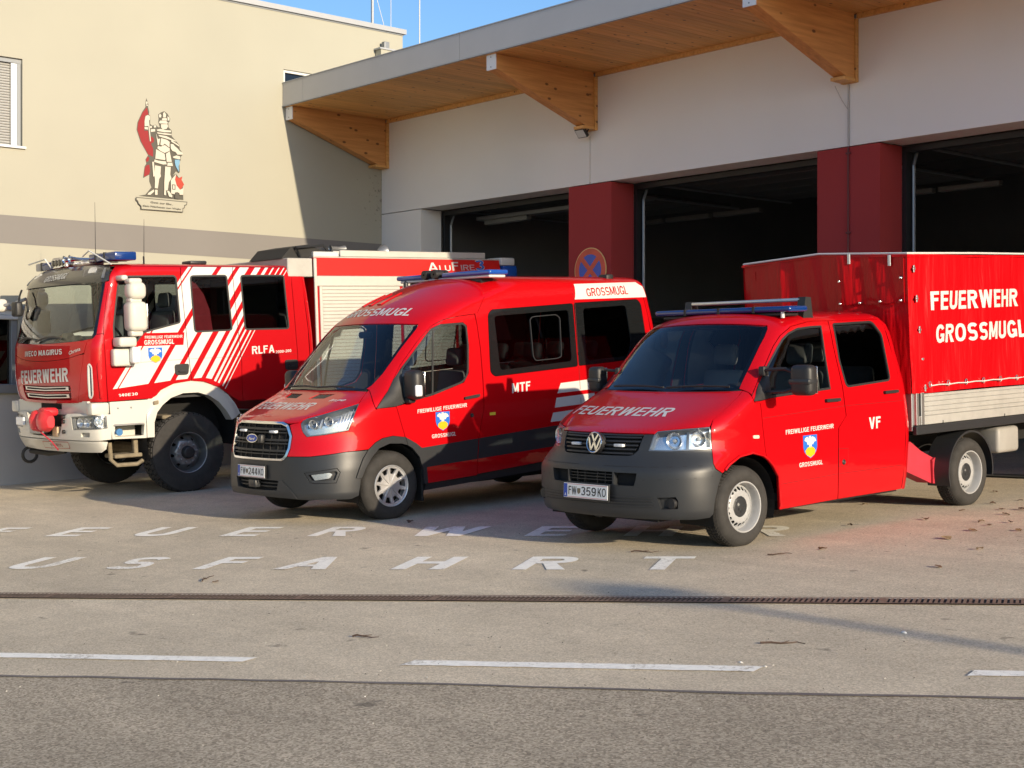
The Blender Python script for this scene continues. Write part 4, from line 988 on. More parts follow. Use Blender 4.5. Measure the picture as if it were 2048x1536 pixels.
def offset_poly(poly, d):
    """grow (d > 0) or shrink a polygon"""
    q = np.array(poly, float); n = len(q); ar = 0.5 * np.sum(q[:, 0] * np.roll(q[:, 1], -1) - np.roll(q[:, 0], -1) * q[:, 1]); sg = 1 if ar > 0 else -1; out = []
    for i in range(n):
        e1 = q[i] - q[i - 1]; e2 = q[(i + 1) % n] - q[i]; n1 = np.array([e1[1], -e1[0]]) * sg; n2 = np.array([e2[1], -e2[0]]) * sg
        n1 = n1 / (np.linalg.norm(n1) + 1e-9); n2 = n2 / (np.linalg.norm(n2) + 1e-9); m = n1 + n2; L = np.linalg.norm(m)
        if L < 0.3: out.append(tuple(q[i] + n1 * d)); continue
        m = m / L; out.append(tuple(q[i] + m * d / max(0.5, m @ n1)))
    return out

def num_f(g, c=None, e=1e-3):
    """surface map with numeric normals; outward means away from c, or along c if it is ('dir', v)"""
    def f(Q):
        Q = np.asarray(Q, float); p = g(Q); du = g(Q + [e, 0]) - g(Q - [e, 0]); dv = g(Q + [0, e]) - g(Q - [0, e]); n = np.cross(du, dv); n = n / np.maximum(np.linalg.norm(n, axis=1, keepdims=True), 1e-12)
        ref = np.tile(np.array(c[1], float), (len(p), 1)) if isinstance(c, tuple) and c[0] == 'dir' else p - np.array(c, float)
        sg = np.sign(np.einsum('ij,ij->i', n, ref)); sg[sg == 0] = 1; return p, n * sg[:, None]
    return f

def grid_mesh(name, P, mat, parent=None, smooth=True, mirror=True):
    """structured grid (rows, cols, 3); optionally mirrored in x into the same mesh"""
    P = np.asarray(P); a, b = P.shape[:2]; mb = MB()
    fs = [(i*b+j, i*b+j+1, (i+1)*b+j+1, (i+1)*b+j) for i in range(a-1) for j in range(b-1)]
    mb.add(P.reshape(-1, 3), fs)
    if mirror: mb.add((P * np.array([-1, 1, 1])).reshape(-1, 3), [f[::-1] for f in fs])
    me = bpy.data.meshes.new(name); me.from_pydata(mb.v, [], mb.f); me.materials.append(MATS[mat])
    bm = bmesh.new(); bm.from_mesh(me); bmesh.ops.remove_doubles(bm, verts=bm.verts[:], dist=2e-4); bmesh.ops.recalc_face_normals(bm, faces=bm.faces[:]); bm.to_mesh(me); bm.free()
    me.polygons.foreach_set('use_smooth', [smooth] * len(me.polygons)); me.update(); return link(name, me, parent)

def circle(r, n=24, c=(0, 0), a0=0.0): return [(c[0] + r * math.cos(a0 + 2*math.pi*k/n), c[1] + r * math.sin(a0 + 2*math.pi*k/n)) for k in range(n)]

def radial_f(prof):
    """disc surface: plane (y, z) with x from a radial profile [(r, x)]"""
    ff = pchip([p[0] for p in prof], [p[1] for p in prof])
    return num_f(lambda Q: np.stack([ff(np.hypot(Q[:, 0], Q[:, 1])), Q[:, 0], Q[:, 1]], 1), ('dir', (1, 0, 0)))

def tyre_meshes(Rr, rim, w, blocks, ribs, bh):
    h = w / 2
    prof = [(-h+.02, rim-.004), (-h+.004, rim+.006), (-h-.004, rim+(Rr-rim)*.35), (-h-.002, rim+(Rr-rim)*.6), (-h+.012, Rr-.03), (-h+.034, Rr-bh-.002), (0, Rr-bh)]
    prof = prof + [(-t, r) for t, r in prof[::-1][1:]]
    a = MB().lathe(prof, 56, 0).mesh('tyre', 'tyre', True, 60)
    tb = MB(); n = blocks
    for j in range(ribs):
        x0 = -h + .022 + (w - .044) * j / ribs; x1 = -h + .022 + (w - .044) * (j + 1) / ribs - .007
        edge_ = (j == 0 or j == ribs - 1)
        for i in range(n):
            a0 = 2*math.pi*(i + (.5 if j % 2 else 0)) / n; a1 = a0 + 2*math.pi/n*.74; sk = 2*math.pi/n*(.25 if j % 2 else -.25)
            v_ = []
            for (r_, xx, aa) in [(Rr-bh-.006, x0, a0), (Rr-bh-.006, x1, a0+sk), (Rr-bh-.006, x1, a1+sk), (Rr-bh-.006, x0, a1), (Rr-(.012 if edge_ and j == 0 else 0), x0, a0), (Rr-(.012 if edge_ and j else 0), x1, a0+sk), (Rr-(.012 if edge_ and j else 0), x1, a1+sk), (Rr-(.012 if edge_ and j == 0 else 0), x0, a1)]:
                v_.append((xx, r_*math.cos(aa), r_*math.sin(aa)))
            tb.add(v_, [(4,5,6,7),(0,1,5,4),(1,2,6,5),(2,3,7,6),(3,0,4,7)])
    return a, tb.mesh('tread', 'tyre')

def place_wheel(parent, kit, loc, left=True, name='wheel', steer=0.0):
    w = empty(name, loc, parent); w.rotation_euler = (0, 0, (0 if left else math.pi) + steer)
    for nm, me in kit: link(nm, me, w)
    return w

def disc_mesh(name, prof, outline, holes, mat, grid=.03, thick=.006, step=None):
    o = drape(name, radial_f(prof), outline, mat, None, holes=holes, grid=grid, thick=thick, step=step or .03); me = o.data; bpy.data.objects.remove(o); return me

def seat(parent, x, y, z, w=.48, mat='interior_grey', h=.62):
    s = empty('seat', (x, y, z), parent)
    MB().rbox((-w/2, 0, -.16), (w/2, .48, 0), .05, 3).build('cushion', mat, s, True)
    M = Matrix.Translation((0, .44, -.05)) @ Matrix.Rotation(R(-12), 4, 'X')
    MB().rbox((-w/2, 0, 0), (w/2, .13, h), .05, 3, M=M).build('backrest', mat, s, True)
    M2 = Matrix.Translation((0, .44, -.05)) @ Matrix.Rotation(R(-10), 4, 'X')
    MB().rbox((-.13, .01, h + .04), (.13, .11, h + .24), .045, 3, M=M2).build('headrest', mat, s, True)
    return s

def steering(parent, x, y, z):
    mb = MB(); n, m = 32, 8
    T = Matrix.Translation((x, y, z)) @ Matrix.Rotation(R(-62), 4, 'X')
    vs_ = []
    for i in range(n):
        for j in range(m):
            a = 2*math.pi*i/n; b = 2*math.pi*j/m; r = .19 + .016*math.cos(b); vs_.append(tuple(T @ Vector((r*math.cos(a), r*math.sin(a), .016*math.sin(b)))))
    mb.add(vs_, [(i*m+j, ((i+1)%n)*m+j, ((i+1)%n)*m+(j+1)%m, i*m+(j+1)%m) for i in range(n) for j in range(m)])
    for a in (R(0), R(180), R(270)): mb.tube([tuple(T @ Vector((0, 0, -.02))), tuple(T @ Vector((.18*math.cos(a), .18*math.sin(a), 0)))], .02, 6)
    return mb.build('steering_wheel', 'interior_dark', parent, True)

def plate(parent, c, w, h, tilt, left_txt, right_txt, yaw=0):
    p = empty('number_plate', c, parent); p.rotation_euler = (R(tilt), 0, R(yaw))
    MB().rbox((-w/2 - .012, .002, -h/2 - .012), (w/2 + .012, .014, h/2 + .012), .004, 1).build('plate_holder', 'black_plastic', p)
    MB().rbox((-w/2, -.003, -h/2), (w/2, .0015, h/2), .002, 1).build('plate_face', 'plate_white', p)
    f = plane_f((0, -.0032, 0), (1, 0, 0), (0, 0, 1))
    q = lambda x0, x1, z0, z1: [(x0, z0), (x1, z0), (x1, z1), (x0, z1)]
    drape('euro_band', f, q(-w/2 + .004, -w/2 + .046, -h/2 + .004, h/2 - .004), 'plate_blue', p, grid=1, step=2, off=.0006)
    for zz in (-h/2 + .006, h/2 - .009): drape('border_line', f, q(-w/2 + .05, w/2 - .005, zz, zz + .003), 'plate_red', p, grid=1, step=2, off=.0006)
    lettering('country_letter', 'A', f, (-w/2 + .016, -h/2 + .014), (-w/2 + .034, -h/2 + .014), .022, 'plate_white', p, off=.0014)
    lettering('plate_text', left_txt, f, (-w/2 + .062, -h/2 + .026), (-w/2 + .155, -h/2 + .026), .070, 'plate_ink', p, bold=.008, off=.0012)
    a_, b_ = right_txt.split(); x0 = -w/2 + .213; x1 = w/2 - .02; xm = x0 + (x1 - x0)*.60
    lettering('plate_text', a_, f, (x0, -h/2 + .026), (xm, -h/2 + .026), .070, 'plate_ink', p, bold=.004, off=.0012)
    lettering('plate_text', b_, f, (xm + .022, -h/2 + .026), (x1, -h/2 + .026), .070, 'plate_ink', p, bold=.004, off=.0012)
    drape('crest', f, [(-w/2 + .165, .022), (-w/2 + .203, .022), (-w/2 + .203, -.012), (-w/2 + .184, -.028), (-w/2 + .165, -.012)], 'axle_dirt', p, grid=1, step=2, off=.0012)
    return p

def crest(parent, f, x0, x1, z0, z1, mirror=None):
    """blue shield with a white eagle over a golden hill, laid on surface f between the given corners"""
    def T(pts): return [(x0 + (x1 - x0) * p[0], z0 + (z1 - z0) * p[1]) for p in pts]
    sh = [(0, 1), (1, 1), (1, .48), (.92, .28), (.75, .12), (.5, 0), (.25, .12), (.08, .28), (0, .48)]
    c = drape('crest', f, T(sh), 'crest_blue', parent, grid=.05, step=.05, off=.0018, mirror=mirror)
    drape('hill', f, T([(.18, .18), (.14, .34), (.3, .46), (.5, .52), (.72, .46), (.86, .34), (.80, .17), (.5, .03)]), 'crest_gold', c, grid=.05, step=.05, off=.0026, mirror=mirror)
    drape('eagle', f, T([(.08, .78), (.14, .88), (.30, .94), (.40, .86), (.42, .96), (.55, .97), (.60, .88), (.66, .94), (.86, .86), (.94, .72), (.78, .70), (.70, .58), (.62, .62), (.58, .47), (.42, .47), (.40, .60), (.30, .58), (.26, .70)]), 'film_white', c, grid=.05, step=.05, off=.0026, mirror=mirror)
    return c

class Body:
    """helpers around one vehicle's skin"""
    def __init__(s, rows, root): s.S = Surf(rows); s.A = s.S.wrap('A'); s.X = s.S.wrap('X'); s.root = root
    def fx(s, x, v): p = s.S.X(np.array([[x, v]]))[0]; return (float(p[0] + p[1]), v)
    def ctr(s, v0, v1, n=12): return [(float(s.S.k[1](np.array(v)) ), float(v)) for v in np.linspace(v0, v1, n)]
    def sd(s, y, v): return s.S.side(y, v)
    def panel(s, name, poly, mat, mode='pair', holes=(), paints=(), grid=.055, thick=.02, off=0.0, parent=None, mats=None):
        """mode 'pair': left and right objects; 'both': one mesh of both halves; 'L': left only"""
        par = parent or s.root; out = []
        if mode in ('pair', 'L'): out.append(drape(name, s.A, poly, mats or mat, par, holes, paints, grid, thick, off))
        if mode in ('pair',): out.append(drape(name, s.A, poly, mats or mat, par, holes, paints, grid, thick, off, mirror='x'))
        if mode == 'both': out.append(drape(name, s.A, poly, mats or mat, par, holes, paints, grid, thick, off, mirror='both'))
        return out
    def window(s, poly, mat='side_glass', inset=.012, seal=.014, off=-.008, sealmat='black_plastic', name='window'):
        r = []
        for m in (None, 'x'):
            g = drape(name, s.A, offset_poly(poly, -.002), mat, s.root, grid=.12, off=off, mirror=m)
            if seal: drape('seal', s.A, offset_poly(poly, .004), sealmat, g, holes=[offset_poly(poly, -seal)], grid=.2, step=.05, thick=.012, off=.0035, mirror=m)
            r.append(g)
        return r
    def roof(s, v0, mat, name='roof', rear=True, nu=60):
        v = np.linspace(v0, s.S.v1, 22); u = np.concatenate([np.linspace(0, 1, 30), np.linspace(1, 2, 20)[1:], np.linspace(2, 3, 16)[1:] if rear else []])
        vv, uu = np.meshgrid(v, u, indexing='ij'); return grid_mesh(name, s.S.pt(vv.ravel(), uu.ravel()).reshape(len(v), len(u), 3), mat, s.root)
    def rear(s, v0, v1, mat, name='rear_panel'):
        v = np.linspace(v0, v1, 24); u = np.linspace(2, 3, 18); vv, uu = np.meshgrid(v, u, indexing='ij')
        return grid_mesh(name, s.S.pt(vv.ravel(), uu.ravel()).reshape(len(v), len(u), 3), mat, s.root)
    def well(s, y, r, x0, x1, z=.33, a0=-20, a1=200):
        for sg in (1, -1):
            mb = MB(); n = 20; vs_ = []
            for i in range(n + 1):
                a = R(a0 + (a1 - a0) * i / n)
                for x in (x0, x1): vs_.append((sg*x, y + r*math.cos(a), z + r*math.sin(a)))
            mb.add(vs_, [(2*i, 2*i+1, 2*i+3, 2*i+2) for i in range(n)])
            mb.add([(sg*x0, y + r*math.cos(R(a0+(a1-a0)*i/n)), z + r*math.sin(R(a0+(a1-a0)*i/n))) for i in range(n+1)], [tuple(range(n+1))])
            mb.build('wheel_well', 'pit_black', s.root)
def arc(cx, cy, r, a0, a1, n=10): return [(cx + r*math.cos(R(a0+(a1-a0)*i/n)), cy + r*math.sin(R(a0+(a1-a0)*i/n))) for i in range(n+1)]

# ------------------------------------------------------------------ double cab pickup with tarpaulin body
vw = empty('crew_pickup', mat=veh_matrix(-8.671, 9.364))
tag(vw, 'red double cab pickup with red tarpaulin body and steel wheels parked in front', 'truck')
B = Body(VW_ROWS, vw)
g = .0035
ws = [(.929,1.299),(.992,1.375),(1.089,1.484),(1.215,1.629),(1.29,1.707),(1.335,1.770),(1.342,1.785),(1.325,1.797)]
# windscreen
def up(p, da, dv): return [(a + da, v + dv) for a, v in p]
ws_poly = B.ctr(1.288, 1.797, 14)[::-1] + [B.fx(x, 1.288) for x in (.2, .4, .6, .72)] + ws
B.panel('windscreen', ws_poly, 'screen_glass', 'both', thick=0, off=-.004, grid=.09)
# black border of the screen, cowl
ws_in = B.ctr(1.325, 1.775, 14)[::-1] + [B.fx(x, 1.325) for x in (.2, .4, .6)] + [(.905,1.335),(.965,1.39),(1.06,1.497),(1.185,1.64),(1.262,1.722),(1.295,1.775)]
drape('screen_border', B.A, ws[::-1] + [(.885,1.302),(.960,1.392),(1.058,1.500),(1.182,1.643),(1.255,1.722),(1.29,1.770),(1.27,1.785)][0:7] , 'black_plastic', vw, grid=.3, off=-.006, mirror='both')
cowl = [B.fx(x, 1.262) for x in (0, .2, .4, .6, .8)] + [(.955,1.262),(.955,1.296)] + [B.fx(x, 1.315) for x in (.78, .6, .4, .2, 0)]
B.panel('cowl', cowl, 'black_plastic', 'both', thick=0, off=-.012, grid=.1)
# bonnet
seam = [(.962,1.281),(.916,1.242),(.708,1.125),(.576,1.061),(.548,1.014)]
hood = B.ctr(.966, 1.279, 14)[::-1] 
hood = [B.fx(x, .966) for x in (0, .15, .3, .445)] + [(-.093,.964),(-.054,.987),(.069,.996),(.303,1.007),(.540,1.014)] + seam[::-1][1:] + [B.fx(x, 1.279) for x in (.75, .6, .4, .2)] + B.ctr(.966, 1.279, 14)[::-1]
B.panel('bonnet', hood, 'red_paint', 'both', grid=(.05, .03))
# front bumper with openings
bump = B.ctr(.282, .555, 6)[::-1][0:0]
in_c = [B.fx(x, .658) for x in (0, .12, .252)] + [B.fx(x, .556) for x in (.252, .12, 0)]
outer = ([B.fx(x, .284) for x in (0, .2, .4, .6)] + [(.352,.281),(.504,.29),(.543,.319),(.568,.432),(.611,.543),(.660,.636),(.583,.675),(.556,.719),(.554,.783),(.549,.834),(.271,.826),(.059,.823),(-.166,.826),(-.099,.957)]
  + [B.fx(.455, .957), B.fx(.447, .90), B.fx(.435, .83), B.fx(.40, .795), B.fx(.36, .786), B.fx(.2, .785)] + [B.fx(0, .785)] + [B.fx(0, .70)] + in_c + [B.fx(0, .45), B.fx(0, .35)])
side_in = [B.fx(.268, .655), B.fx(.49, .655), B.fx(.482, .60), B.fx(.466, .552), B.fx(.28, .549), B.fx(.268, .56)]
fog = [B.fx(.657, .463), B.fx(.787, .470), B.fx(.80, .434), B.fx(.792, .373), B.fx(.678, .368)]
groove_shade = [B.fx(.15, .706), B.fx(.5, .706), (.58,.712),(.58,.708), B.fx(.5, .702), B.fx(.15, .702)]
gr2 = [B.fx(.54, .604), B.fx(.8, .613), (.545,.622),(.547,.690),(.55,.690),(.548,.619), B.fx(.8, .609), B.fx(.54, .600)]
bp_ = B.panel('bumper', outer, 'bumper_grey', 'both', holes=[side_in, fog], grid=(.05, .05), thick=.05)[0]
B.panel('groove_shade', groove_shade, 'dark_rubber', 'both', thick=0, off=.0015, grid=.2, parent=bp_)  # shade of the bumper crease, laid on as a flat dark strip
B.panel('groove_shade', gr2, 'dark_rubber', 'both', thick=0, off=.0015, grid=.2, parent=bp_)
B.panel('intake', offset_poly(side_in, .01), 'pit_black', 'pair', thick=0, off=-.05, grid=.2, parent=bp_)
B.panel('intake', [B.fx(0, .67)] + [B.fx(.27, .67), B.fx(.27, .545), B.fx(0, .545)], 'pit_black', 'both', thick=0, off=-.05, grid=.2, parent=bp_)
for vz in (.582, .607, .632): B.panel('grille_bar', [B.fx(0, vz), B.fx(.25, vz), B.fx(.25, vz + .007), B.fx(0, vz + .007)], 'black_plastic', 'both', thick=.02, off=-.012, grid=.2, parent=bp_)
for xx in (.07, .16): B.panel('grille_bar', [B.fx(xx, .558), B.fx(xx + .006, .558), B.fx(xx + .006, .656), B.fx(xx, .656)], 'black_plastic', 'pair', thick=.02, off=-.016, grid=.2, parent=bp_)
B.panel('fog_recess', offset_poly(fog, .01), 'bumper_grey', 'pair', thick=0, off=-.045, grid=.2, parent=bp_)
for sg in (1, -1):
    c = B.S.X(np.array([[.745, .415]]))[0]; MB().lathe([(-.02, 0), (-.02, .042), (.03, .045), (.03, 0)], 20, 1, (sg*c[0], c[1] + .03, .415)).build('fog_lamp', 'black_plastic', bp_, True)
for vz in (.385, .408, .431, .454): B.panel('rib', [B.fx(.0, vz), B.fx(.62, vz), B.fx(.62, vz + .010), B.fx(.0, vz + .010)], 'bumper_grey', 'both', thick=.01, off=.007, grid=(.08, .2), parent=bp_)
# upper grille
gp = [B.fx(0, .785), B.fx(.36, .786), B.fx(.40, .795), B.fx(.435, .83), B.fx(.447, .90), B.fx(.455, .962), B.fx(0, .962)]
gr = B.panel('grille', gp, 'pit_black', 'both', thick=0, off=-.035, grid=.1)[0]
for i, vz in enumerate((.800, .832, .864, .896, .928, .948)):
    xm = .39 + .05 * min(1, i / 3); B.panel('grille_bar', [B.fx(0, vz), B.fx(xm, vz), B.fx(xm, vz + .013), B.fx(0, vz + .013)], 'black_plastic', 'both', thick=.02, off=-.006, grid=(.1, .3), parent=gr)
for sg in (-1, 1): MB().rbox((sg*.25 - .05, -.76, .855), (sg*.25 + .05, -.725, .880), .006, 2).build('flasher', 'clear_lens_solid', gr, True)
# badge: ring with two letters
bd = empty('badge', (0, -.772, .884), vw); bd.rotation_euler = (R(-12), 0, 0)
bf = plane_f((0, -.012, 0), (1, 0, 0), (0, 0, 1))
MB().lathe([(-.006, 0), (-.006, .082), (.04, .088), (.04, 0)], 40, 1).build('backing', 'crest_blue', bd, True) if False else MB().lathe([(-.006, 0), (-.006, .082), (.04, .088), (.04, 0)], 40, 1).build('backing', 'plate_ink', bd, True)
MB().lathe([(-.004, .090), (-.014, .089), (-.018, .084), (-.016, .078), (-.008, .076)], 44, 1).build('ring', 'chrome', bd, True)
def stroke(pts, w):
    out = []
    P = [np.array(p) for p in pts]
    L = []; Rr = []
    for i in range(len(P)):
        d = P[min(i+1, len(P)-1)] - P[max(i-1, 0)]; d = d / np.linalg.norm(d); nrm = np.array([-d[1], d[0]]); L.append(tuple(P[i] + nrm*w)); Rr.append(tuple(P[i] - nrm*w))
    return L + Rr[::-1]
for pts in ([(-.036,.068),(0,-.002+.012)], [(.036,.068),(0,.010)], [(-.066,.036),(-.030,-.062)], [(-.030,-.062),(0,.004)], [(0,.004),(.030,-.062)], [(.030,-.062),(.066,.036)]):
    drape('letter_stroke', bf, stroke(pts, .0085), 'chrome', bd, grid=1, step=1, thick=.006)
# headlights
lamp = [(-.163,.830),(-.110,.935),(-.093,.958),(-.054,.983),(.069,.992),(.303,1.003),(.538,1.010),(.546,.957),(.549,.838),(.271,.830),(.059,.827)]
for m in (None, 'x'):
    hl = drape('headlight', B.A, offset_poly(lamp, .002), 'lamp_chrome', vw, grid=.05, off=-.055, mirror=m)
    drape('lens', B.A, offset_poly(lamp, -.002), 'lamp_lens', hl, grid=.05, off=-.002, mirror=m)
    drape('rim', B.A, offset_poly(lamp, .001), 'lamp_grey', hl, holes=[offset_poly(lamp, -.008)], grid=.2, step=.05, off=-.004, thick=.05, mirror=m)
    drape('divider', B.A, [(.265,.836),(.295,.836),(.300,.995),(.270,.995)], 'lamp_grey', hl, grid=.2, off=-.03, thick=.02, mirror=m)
    for (a_, v_, r_) in ((.12, .905, .062), (.40, .915, .058)):
        c = B.S.A(np.array([[a_, v_]]))[0]; sg = -1 if m else 1
        mb = MB(); mb.lathe([(.05, .012), (.045, .03), (.03, r_*.75), (.0, r_), (-.004, r_ + .006)], 24, 1)
        o = mb.build('reflector', 'lamp_chrome', hl, True); o.location = (sg*c[0]*.985, c[1] + .02, c[2]); o.rotation_euler = (0, 0, sg*R(18))
        mb = MB(); mb.lathe([(-.005, 0), (-.003, .014), (.03, .016), (.03, 0)], 14, 1); o = mb.build('bulb', 'clear_lens_solid', hl, True); o.location = (sg*c[0]*.985, c[1] + .02, c[2]); o.rotation_euler = (0, 0, sg*R(18))
# front wings
arch_f = [(1.236,.706),(1.175,.735),(1.043,.767),(.875,.750),(.743,.692),(.667,.640)]
wingp = up([(.548,1.014)], .007, 0) + [(.583,1.063),(.715,1.127),(.923,1.243),(.969,1.280),(1.03,1.262),(1.060,1.232),(1.090,1.180),(1.160,1.172),(1.170,1.116),(1.182,.983),(1.209,.779),(1.224,.712)] + arch_f[1:] + [(.590,.680),(.563,.722),(.561,.783),(.556,.839),(.553,.957)]
for o in B.panel('front_wing', wingp, 'red_paint'): pass
for m in (None, 'x'):
    drape('side_repeater', B.A, rounded([(1.052,.889),(1.130,.885),(1.130,.912),(1.052,.916)], .012), 'amber_lens', vw, grid=.05, off=.008, thick=.008, mirror=m)
    # arch lips
    lipf = [(.690,.660),(.743,.700),(.875,.758),(1.043,.775),(1.175,.743),(1.240,.705),(1.300,.652),(1.371,.557),(1.388,.30)]
    pts = B.S.A(np.array(dens(lipf + lipf[::-1][1:-1], .04)[:len(dens(lipf, .04)) - 0]))
    q = B.S.A(np.array(lipf)); sg = -1 if m else 1
    MB().tube([(sg*(p[0] + .006), p[1], p[2]) for p in q], .011, 8).build('arch_lip', 'red_paint', vw, True)
# cab frame round the screen and over the doors
dt = [(1.067,1.247),(1.150,1.352),(1.236,1.460),(1.379,1.637),(1.479,1.724),(1.627,1.800),(1.882,1.842),(2.164,1.846)]
frame_p = B.ctr(1.803, 1.86, 4) + [B.fx(x, 1.86) for x in (.2, .4, .6)] + [B.sd(y, 1.86) for y in (1.06, 1.3, 1.6, 1.9, 2.12)] + [(2.925,1.847)] + dt[::-1] + [(1.034,1.268),(.976,1.288)] + [(a + .006, v) for a, v in ws[:-2]] + [(1.346,1.803)] + [B.fx(x, 1.803) for x in (.6, .4, .2)]
B.panel('cab_frame', frame_p, 'red_paint', 'both', grid=(.06, .05))
# doors
fgl = [(1.268,1.453),(1.417,1.612),(1.500,1.690),(1.590,1.742),(1.715,1.779),(1.90,1.792),(2.051,1.795),(2.074,1.572),(2.119,1.247),(1.301,1.216)]
tri = [(1.082,1.192),(1.160,1.325),(1.264,1.450),(1.297,1.214),(1.178,1.196)]
hole_f = [(1.078,1.188),(1.160,1.330),(1.268,1.457),(1.417,1.617),(1.500,1.695),(1.590,1.747),(1.715,1.784),(1.90,1.797),(2.056,1.800),(2.079,1.572),(2.124,1.242),(1.301,1.208),(1.178,1.190)]
fdoor = [(1.072,1.240),(1.155,1.346),(1.241,1.454),(1.384,1.631),(1.484,1.718),(1.630,1.794),(1.884,1.836),(2.160,1.840),(2.198,1.617),(2.293,1.253),(2.323,1.053),(2.334,1.003),(2.219,.902),(2.205,.731),(2.186,.283),(1.385,.270),(1.371,.555),(1.300,.645),(1.243,.700),(1.230,.712),(1.215,.779),(1.188,.983),(1.176,1.116),(1.166,1.172),(1.095,1.184),(1.066,1.232)]
doors = B.panel('front_door', fdoor, 'red_paint', holes=[hole_f])
rgl = rounded([(2.222,1.812),(2.815,1.826),(2.945,1.70),(3.024,1.282),(2.352,1.250),(2.272,1.484)], [.02,.05,.03,.05,.05,.03])
rdoor = [(2.170,1.840),(2.208,1.617),(2.303,1.253),(2.333,1.053),(2.344,1.003),(2.229,.902),(2.215,.731),(2.196,.283)] + [B.sd(y, .283) for y in (1.6, 2.0, 2.205)] + [B.sd(2.24, .5), B.sd(2.278, .82), B.sd(2.28, 1.0), B.sd(2.245, 1.22), B.sd(2.215, 1.45), B.sd(2.18, 1.78)] + [(2.920,1.841)]
rdr = B.panel('rear_door', rdoor, 'red_paint', holes=[offset_poly(rgl, .004)])
B.window(fgl, 'side_glass'); B.window(rgl, 'dark_glass')
for m, d in ((None, doors[0]), ('x', doors[1])):
    drape('mirror_base', B.A, tri, 'black_plastic', d, grid=.1, off=.006, thick=.02, mirror=m)
    drape('handle', B.A, rounded([(2.033,1.135),(2.232,1.135),(2.232,1.163),(2.033,1.163)], .014), 'black_plastic', d, grid=.05, off=.028, thick=.028, mirror=m)
    lettering('lettering', 'FREIWILLIGE FEUERWEHR', B.A, (1.485,.893), (2.148,.906), .038, 'film_white', d, bold=.018, mirror=bool(m)) if not m else None
    lettering('lettering', 'GROSSMUGL', B.A, (1.655,.604), (1.978,.606), .038, 'film_white', d, bold=.018) if not m else None
crest(doors[0], B.A, 1.716, 1.908, .671, .868)
for m, d in ((None, rdr[0]), ('x', rdr[1])):
    drape('handle', B.A, rounded([(2.904,1.166),(3.110,1.168),(3.110,1.194),(2.904,1.192)], .013), 'black_plastic', d, grid=.05, off=.028, thick=.028, mirror=m)
lettering('lettering', 'VF', B.A, (2.672,.862), (2.848,.864), .104, 'film_white', rdr[0], bold=.03)
# shade of the creases and fuel flap gap painted as thin dark red strips
pm('groove_shade_red', (0.16, 0.001, 0.003), 0.5)
for pl in ([(1.19,1.050),(2.325,1.092),(2.325,1.088),(1.19,1.046)], [(2.345,1.092),(3.20,1.093),(3.20,1.089),(2.345,1.088)], [(1.40,.486),(2.19,.506),(2.19,.502),(1.40,.482)], [(2.21,.506),(3.18,.505),(3.18,.501),(2.21,.502)]):
    for m in (None, 'x'): drape('crease', B.A, pl, 'groove_shade_red', vw, grid=.3, off=.0012, mirror=m)
for pl in ([(2.215,.722),(2.352,.716),(2.346,.563),(2.208,.566)],):
    drape('fuel_flap', B.A, offset_poly(pl, .002), 'groove_shade_red', vw, holes=[offset_poly(pl, -.002)], grid=.3, step=.3, off=.0012)
c = B.S.A(np.array([[2.283, .60]]))[0]; MB().lathe([(0, 0), (.006, .016), (.0, .024), (-.01, .024)], 18, 0, (c[0] + .004, c[1], c[2])).build('fuel_lock', 'black_plastic', vw, True)
# roof and rear wall of the cab
B.roof(1.86, 'red_paint'); B.rear(.28, 1.86, 'red_paint', 'rear_wall')
# underbody, wheel wells, interior
MB().box((-.62, -.70, .26), (.62, 2.2, .46)).box((-.90, .48, .26), (.90, 2.2, .34)).build('floor_pan', 'pit_black', vw)
B.well(0, .395, .56, .93, .345)
MB().rbox((-.84, -.06, .95), (.84, .50, 1.20), .10, 4).build('dashboard', 'interior_dark', vw, True)
MB().box((-.90, .46, .34), (.90, 2.1, .40)).build('cab_floor', 'interior_dark', vw)
MB().box((-.70, .95, 1.785), (.70, 2.05, 1.80)).build('headliner', 'headliner', vw)
for x in (-.42, .44): seat(vw, x, .78, .86)
seat(vw, -.02, 1.62, .86, 1.35)
steering(vw, .44, .58, 1.14)
# front lettering, wipers
lettering('lettering', 'FEUERWEHR', B.X, (-.74,1.082), (.44,1.085), .062, 'film_white', vw, bold=.02, off=.0025, up=(0.0, 1))
for x0, x1 in ((-.62, .02), (.06, .70)):
    pts = B.S.X(np.array([[x0 + (x1 - x0)*t, 1.305 + .012*math.sin(t*3)] for t in np.linspace(0, 1, 8)]))
    MB().tube([(p[0], p[1] - .025, p[2] + .012) for p in pts], .010, 6).build('wiper', 'black_plastic', vw, True)
plate(vw, (-.012, -.887, .487), .52, .12, -4, 'FW', '359 KO')
# light bar and roof rack
lb = empty('light_bar', (0, .95, 1.925), vw)
MB().rbox((-.78, -.13, .0), (.80, .13, .052), .022, 3).build('lens', 'blue_lens_dark', lb, True)
for x in (-.40, .0, .40): MB().box((x - .012, -.134, -.002), (x + .012, .134, .055)).build('divider', 'plate_ink', lb)
MB().rbox((-.70, -.10, -.035), (.72, .10, .0), .01, 1).build('mount', 'black_plastic', lb)
MB().lathe([(-.03, .0), (-.03, .018), (.03, .016), (.045, 0)], 12, 2, (.70, -.10, -.02)).build('beacon_foot', 'film_white', lb, True)
rk = empty('roof_bar', (0, 1.16, 1.90), vw)
MB().rbox((-.60, -.035, .115), (.68, .035, .148), .012, 2).build('bar', 'satin_alu', rk, True)
for sg in (-1, 1): MB().prism([(-.07, -.03), (.07, -.03), (.045, .15), (-.03, .155)], 0, sg*.66 - .025 + .02, sg*.66 + .055 + .02).build('foot', 'black_plastic', rk)
